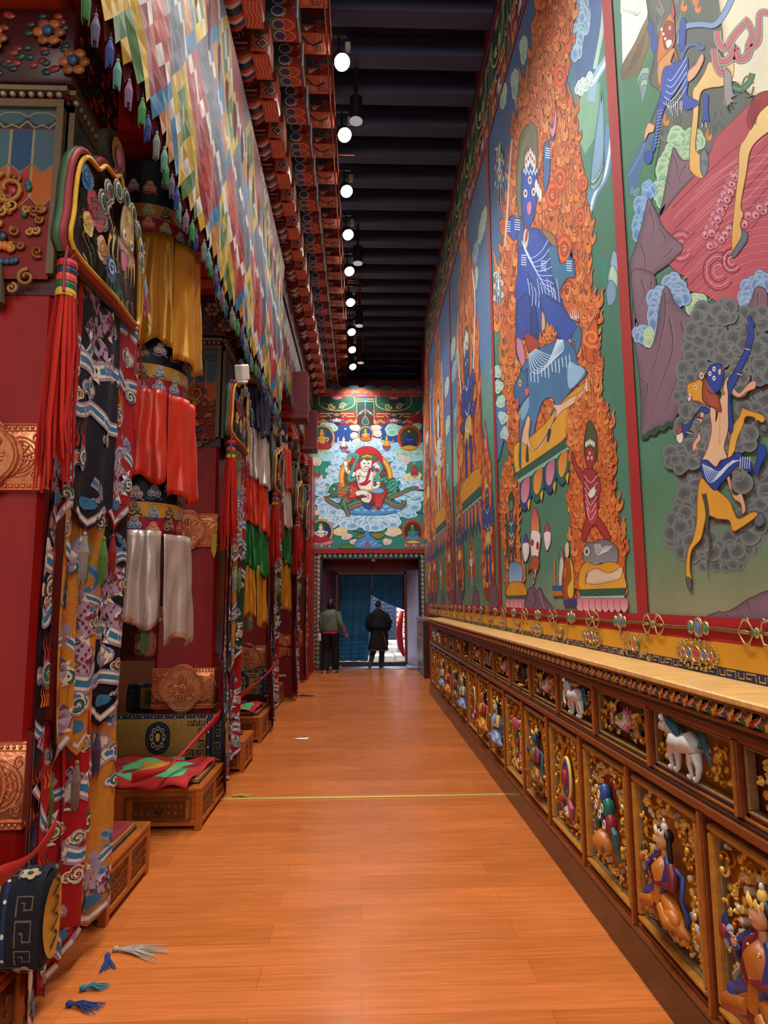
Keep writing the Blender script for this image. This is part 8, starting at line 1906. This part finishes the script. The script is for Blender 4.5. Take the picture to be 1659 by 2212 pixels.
 a.blob([(460,1480),(480,1450),(540,1450),(560,1480),(550,1530),(500,1560),(460,1540),(500,1520),(455,1510)],'#2c7454','#103c2c',4); a.disc(505,1478,9,9,'#ece8d0',n=8); a.disc(505,1478,4,4,'#201010',n=6); a.stroke([(470,1520),(500,1515),(530,1520)],8,'#b83040')
 for k in range(9):a.stroke([(540,1440+k*14),(590,1430+k*16),(640,1450+k*13)],10,('#cc5420','#d87c34')[k%2],taper=True,smooth=3)
 for k in range(5):a.stroke([(460-k*6,1450+k*12),(440,1430+k*20),(420-k*4,1450+k*24)],7,'#2c7c6c',taper=True,smooth=3)
 for(x,y)in((430,1555),(1130,1620),(1250,1470)):a.disc(x,y,16,14,'#b82c30',n=9)
 a.blob([(640,1440),(700,1420),(730,1500),(700,1560),(640,1570),(620,1540),(670,1500)],'#b02024','#5c1014',4); a.blob([(840,1500),(960,1480),(980,1530),(940,1600),(920,1660),(860,1640),(840,1570)],'#a81c20','#5c1014',4)
 a.blob([(700,1530),(800,1560),(880,1620),(900,1660),(820,1660),(760,1600)],'#7c1c24','#40101c',3); a.blob([(760,1600),(830,1620),(890,1640),(840,1665),(780,1650)],'#1c4c8c','#10203c',3); a.stroke([(850,1640),(890,1660),(830,1664)],8,'#d88c30',smooth=3)
 for k in range(6):a.stroke([(650+k*12,1440+k*8),(665+k*10,1500),(640+k*10,1550)],4,'#e0684c',smooth=3); a.stroke([(870+k*18,1500),(880+k*12,1560),(875+k*8,1640)],4,'#d8584c',smooth=3)
 W='#e8dccc'; WL='#7c5448'
 a.blob([(840,1470),(930,1470),(950,1500),(900,1520),(820,1500)],'#6ca8cc','#1c4478',3)
 for P_ in([(700,1320),(760,1290),(830,1290),(880,1330),(860,1420),(850,1480),(780,1500),(730,1470),(710,1400)],[(700,1330),(640,1310),(610,1250),(585,1240),(590,1280),(620,1340),(680,1370)],[(870,1330),(905,1380),(880,1450),(840,1450),(860,1480),(910,1460),(920,1400),(900,1340)],[(735,1220),(765,1200),(830,1205),(845,1250),(830,1300),(790,1325),(750,1300)],[(700,1500),(780,1490),(840,1530),(820,1600),(760,1590),(750,1560),(800,1550),(760,1530),(710,1540)],[(585,1240),(600,1225),(625,1235),(625,1265),(600,1275)],[(880,1390),(905,1380),(915,1420),(890,1440)]):a.blob(P_,W,WL,3.5)
 a.blob([(730,1240),(735,1190),(780,1165),(850,1170),(900,1190),(870,1230),(840,1215),(800,1225),(770,1210),(745,1235)],'#5c6034','#2c3018',3)
 for k in range(5):a.disc(765+k*18,1190-(2-abs(k-2))*6,9,14,'#d8a43c',n=8,line='#6c3c14',lw=2)
 for(x,y)in((775,1252),(812,1252)):a.stroke([(x-12,y-10),(x,y-4),(x+12,y-10)],4,'#401c14',smooth=2); a.disc(x,y,7,5,'#402018',n=7)
 a.disc(792,1270,8,8,'#d8a890',n=8); a.stroke([(765,1285),(792,1278),(820,1285)],6,'#b8342c',smooth=3); a.stroke([(770,1296),(792,1304),(815,1296)],5,'#9c5c3c',smooth=3)
 for(x,y,c)in((695,1265,'#2c5ca0'),(850,1300,'#2c5ca0'),(880,1265,'#e0dcd8'),(915,1280,'#e0dcd8'),(700,1262,'#b83c5c'),(690,1175,'#40a0a0'),(640,1190,'#40a0a0')):
  for q in range(4):a.disc(x+14*math.cos(q*1.6),y+14*math.sin(q*1.6),13,13,c,n=8)
 for P_ in([(650,1170),(720,1180),(690,1250),(660,1330),(640,1400),(700,1380)],[(890,1230),(930,1290),(880,1370),(870,1400),(950,1390),(980,1380),(960,1420)],[(980,1470),(1040,1430),(1090,1420),(1000,1500)]):a.stroke(P_,28,'#124c44',smooth=5); a.stroke(P_,21,'#3ca08c',smooth=5)
 a.stroke([(628,1150),(628,1400)],7,'#a86c28'); a.stroke([(870,1260),(850,1440)],7,'#a86c28'); a.disc(628,1145,24,12,'#b8342c',n=8)
 a.stroke([(740,1440),(790,1410),(815,1340),(830,1290)],24,'#a81c28',smooth=4); a.stroke([(730,1430),(780,1440),(830,1400)],20,'#a81c28',smooth=4); a.stroke([(730,1330),(760,1370),(800,1360),(815,1330)],6,'#7c4c34',smooth=4); a.stroke([(725,1350),(728,1400)],9,'#6c4030'); a.stroke([(712,1365),(742,1365)],9,'#6c4030')
 a.stroke([(760,1480),(800,1492),(850,1485)],14,'#d89438',smooth=3); a.disc(810,1545,15,30,'#d89c9c',n=10)
 def seated(x,y,s,c,ring,hal,robe='#a82028',disc_='#1c5c40'):
  a.disc(x,y,s*1.0,s*1.05,ring,n=24,line='#5c1418',lw=3); a.disc(x,y,s*.84,s*.9,hal,n=24); a.disc(x-s*.1,y-s*.45,s*.42,s*.45,disc_,n=18)
  a.blob([(x-s*.7,y+s*.8),(x-s*.5,y+s*.35),(x,y+s*.25),(x+s*.5,y+s*.35),(x+s*.7,y+s*.8),(x,y+s*.9)],robe,'#40101c',3)
  a.blob([(x-s*.25,y-s*.15),(x+s*.2,y-s*.15),(x+s*.28,y+s*.3),(x,y+s*.5),(x-s*.3,y+s*.3)],c,'#402018',3); a.disc(x-s*.05,y-s*.35,s*.17,s*.2,c,n=12,line='#402018',lw=2)
  a.stroke([(x-s*.25,y),(x-s*.5,y+s*.1),(x-s*.3,y+s*.3)],s*.12,c,smooth=3); a.stroke([(x+s*.2,y),(x+s*.5,y+s*.05),(x+s*.35,y+s*.3)],s*.12,c,smooth=3)
  a.disc(x-s*.05,y-s*.58,s*.12,s*.1,'#d8a43c',n=7); a.stroke([(x-s*.3,y+s*.1),(x,y+s*.2),(x+s*.3,y+s*.1)],s*.05,'#3ca08c',smooth=3)
 seated(400,1020,112,'#d8982c','#e0903c','#1c3c6c'); seated(788,985,68,'#d8a03c','#e08c24','#1c3c7c','#c86c18'); seated(390,1860,108,'#e0d0c4','#e0983c','#1c2c54'); seated(1180,1020,100,'#1c2c7c','#b8301c','#3c4424','#16245c','#3c4424'); seated(1210,1860,90,'#3c7c64','#b82c1c','#3c2c1c','#4c7ca8','#3c2c1c')
 for k in range(30):t=2*PI*k/30; a.disc(1180+100*math.cos(t),1020+108*math.sin(t),11,14,'#c8401c',n=6); a.disc(1210+88*math.cos(t),1865+108*math.sin(t),10,13,'#c8401c',n=6)
 a.blob([(1100,1110),(1180,1085),(1260,1110),(1180,1130)],'#dca02c','#6c4410',3); a.blob([(1145,1955),(1210,1935),(1275,1955),(1210,1970)],'#dcb04c','#6c4410',3); a.blob([(1130,1975),(1210,1965),(1295,1975),(1290,2000),(1135,2000)],'#b8304c','#5c1424',3)
 a.blob([(290,1950),(390,1960),(490,1935),(480,1970),(390,1985),(300,1975)],'#d87890','#7c2c44',3)
 for(x,y,c)in((590,1055,'#e8dcd0'),(975,1050,'#d8a43c'),(350,1300,'#2c9478'),(1225,1290,'#b8382c')):a.disc(x,y+50,40,22,'#b82c34',n=10); a.blob([(x-22,y+40),(x-16,y-5),(x+16,y-5),(x+22,y+40)],c,'#402018',2.5); a.disc(x,y-20,13,15,c,n=9,line='#402018',lw=2); a.stroke([(x-16,y),(x-50,y-5),(x-45,y-40)],9,c,smooth=3); a.stroke([(x+16,y),(x+50,y+10),(x+60,y-15)],9,c,smooth=3); a.disc(x,y-40,9,10,'#d8a43c',n=6); a.stroke([(x-30,y+60),(x,y+85),(x+30,y+60)],9,'#2c7ca0',smooth=3)
 a.blob([(690,1960),(760,1890),(800,1850),(830,1890),(880,1930),(920,2005),(700,2008)],'#4a88bc','#1c4478',3); a.blob([(700,1900),(770,1880),(780,1900),(720,1920)],'#8a7a34','#3c3414',3); a.blob([(840,1890),(900,1870),(960,1890),(900,1925)],'#8a7a34','#3c3414',3)
 for k in range(10):a.stroke([(720+k*20,1985-(k%3)*16),(735+k*20,1978-(k%3)*16),(750+k*20,1986-(k%3)*16)],3,'#cfe4ee',smooth=2)
 a.blob([(785,1995),(805,1950),(828,1995)],'#c03c34','#5c1418',2); a.disc(806,1980,9,12,'#3c9c74',n=8); a.blob([(545,2008),(580,1980),(640,1970),(700,2008)],'#4c7c34','#1c3c14',3)
 for k in range(11):
  for q,x0 in enumerate((285,1130)):a.disc(x0+k*18,1990-(k%2)*12,10,13,('#c83c2c','#2c74b0','#d89030','#3c9c64')[(k+q)%4],n=7)
 a.disc(605,940,9,9,'#e0e0d0',n=8)
 a.build('painted_canvas',MURAL,onend(YE),t_end,dz=.0002)
t_end=empty('end_wall_mural',(0,0,0)); tag(t_end,'mural above the far doorway: white figure in red robe riding a green dragon','mural')
end_wall()
x0,zt=E_(664.5,918); x1,zb=E_(918,1187)
m=MB(); k=.09; m.box((x0-k,YE-.03,zb-k),(x1+k*.3,YE-.002,zb)); m.box((x0-k,YE-.03,zb),(x0,YE-.002,zt)); m.box((x1,YE-.03,zb),(x1+.03,YE-.002,zt)); m.build('mural_frame',REDPAINT,t_end)
xv0=-1.33; z_v0=E_(780,918)[1]; z_v1=E_(780,857)[1]
a=Art(); lambrequin(a,xv0,1.55,z_v0,z_v1,5,1.55); a.rect(xv0,z_v1,1.55,z_v1+.09,'#a83040'); a.rect(xv0,z_v1+.09,1.55,z_v1+.22,'#b0481c')
for k in range(9):
 x=xv0+.2+k*.33
 for q in range(3):a.disc(x+(q-1)*.07,z_v1+.13+.02*(q%2),.045,.04,'#a87830',n=8); a.spiral(x+(q-1)*.07,z_v1+.14,.03,.010,'#5c3014',n=8)
 for q in range(3):a.disc(x+.16+(q-1)*.07,z_v1+.035,.045,.03,'#c0606c',n=8); a.spiral(x+.16+(q-1)*.07,z_v1+.035,.025,.010,'#7c2030',n=8)
zz=z_v1+.22; a.rect(xv0,zz,1.55,7.02,'#1a2444')
for k in range(7):a.cloud(xv0+.3+k*.42,(zz+7.0)/2,.3,.14,('#3c4460','#2c3450','#141a30'),random.Random(k),5)
o=a.build('painted_valance',PAINT,onend(YE),dz=.0002); tag(o,'painted green and red valance with scroll bands above the dragon-rider mural','mural')
a=Art();
def E1(x,y):p=onY(600+x*.2291,1150+y*.2291,YE); return p.x,p.z
xl0,zt0=E1(340,178); xl1,zt1=E1(372,200); xl2,zt2=E1(403,236)
xr0,_=E1(1405,178); xr1,_=E1(1378,200); xr2,_=E1(1345,236)
TC=['#7c3038','#c08a34','#3c6c50','#44608c','#c8582c','#8c5c6c']; FC=['#3c7a4c','#c8a034','#4472a8','#b84c3c','#8c8c94']
a.rect(xl0,0.02,xl1,zt0,'#5c1c1c'); a.rect(xr1,.02,xr0,zt0,'#5c1c1c'); a.rect(xl0,zt1,xr0,zt0,'#5c1c1c'); a.rect(xl1,.02,xl2,zt1,'#23382c'); a.rect(xr2,.02,xr1,zt1,'#23382c'); a.rect(xl1,zt2,xr1,zt1,'#23382c')
h=(xl1-xl0); n=int(zt0/(h*1.25))
for k in range(n):
 z=.05+k*h*1.25
 for(p,q,d)in((xl0,xl1,1),(xr0,xr1,-1)):
  for e,c in((0,'#d8c8a8'),(.12,TC[k%6])):a.poly([(p,z+h*1.2*e*.5),(q-(q-p)*e,z+h*.6),(p,z+h*1.2*(1-e*.5))],c)
n=int((xr0-xl0)/(h*1.25)); hh=zt0-zt1
for k in range(n):
 x=xl0+k*(xr0-xl0)/n; w_=(xr0-xl0)/n
 for e,c in((0,'#d8c8a8'),(.12,TC[k%6])):a.poly([(x+w_*e*.5,zt0),(x+w_*(1-e*.5),zt0),(x+w_*.5,zt1+hh*e)],c)
w_=xl2-xl1; n=int(zt1/(w_*1.35))
def flower(x,z,c):
 a.disc(x,z,w_*.44,w_*.6,'#d8ccb0',n=9); a.disc(x,z,w_*.38,w_*.52,c,n=9); a.disc(x,z,w_*.22,w_*.3,'#d8ccb0',n=8); a.disc(x,z,w_*.15,w_*.2,FC[(FC.index(c)+2)%5],n=8)
for k in range(n):
 z=.08+k*w_*1.35; flower((xl1+xl2)/2,z,FC[k%5]); flower((xr1+xr2)/2,z,FC[(k+1)%5])
n=int((xr1-xl1)/(w_*1.5))
for k in range(n):flower(xl1+(k+.5)*(xr1-xl1)/n,(zt1+zt2)/2,FC[k%5])
o=a.build('door_surround',PAINT,onend(YE),dz=.0002); tag(o,'painted surround of the doorway with coloured triangles and a row of flowers','door surround')
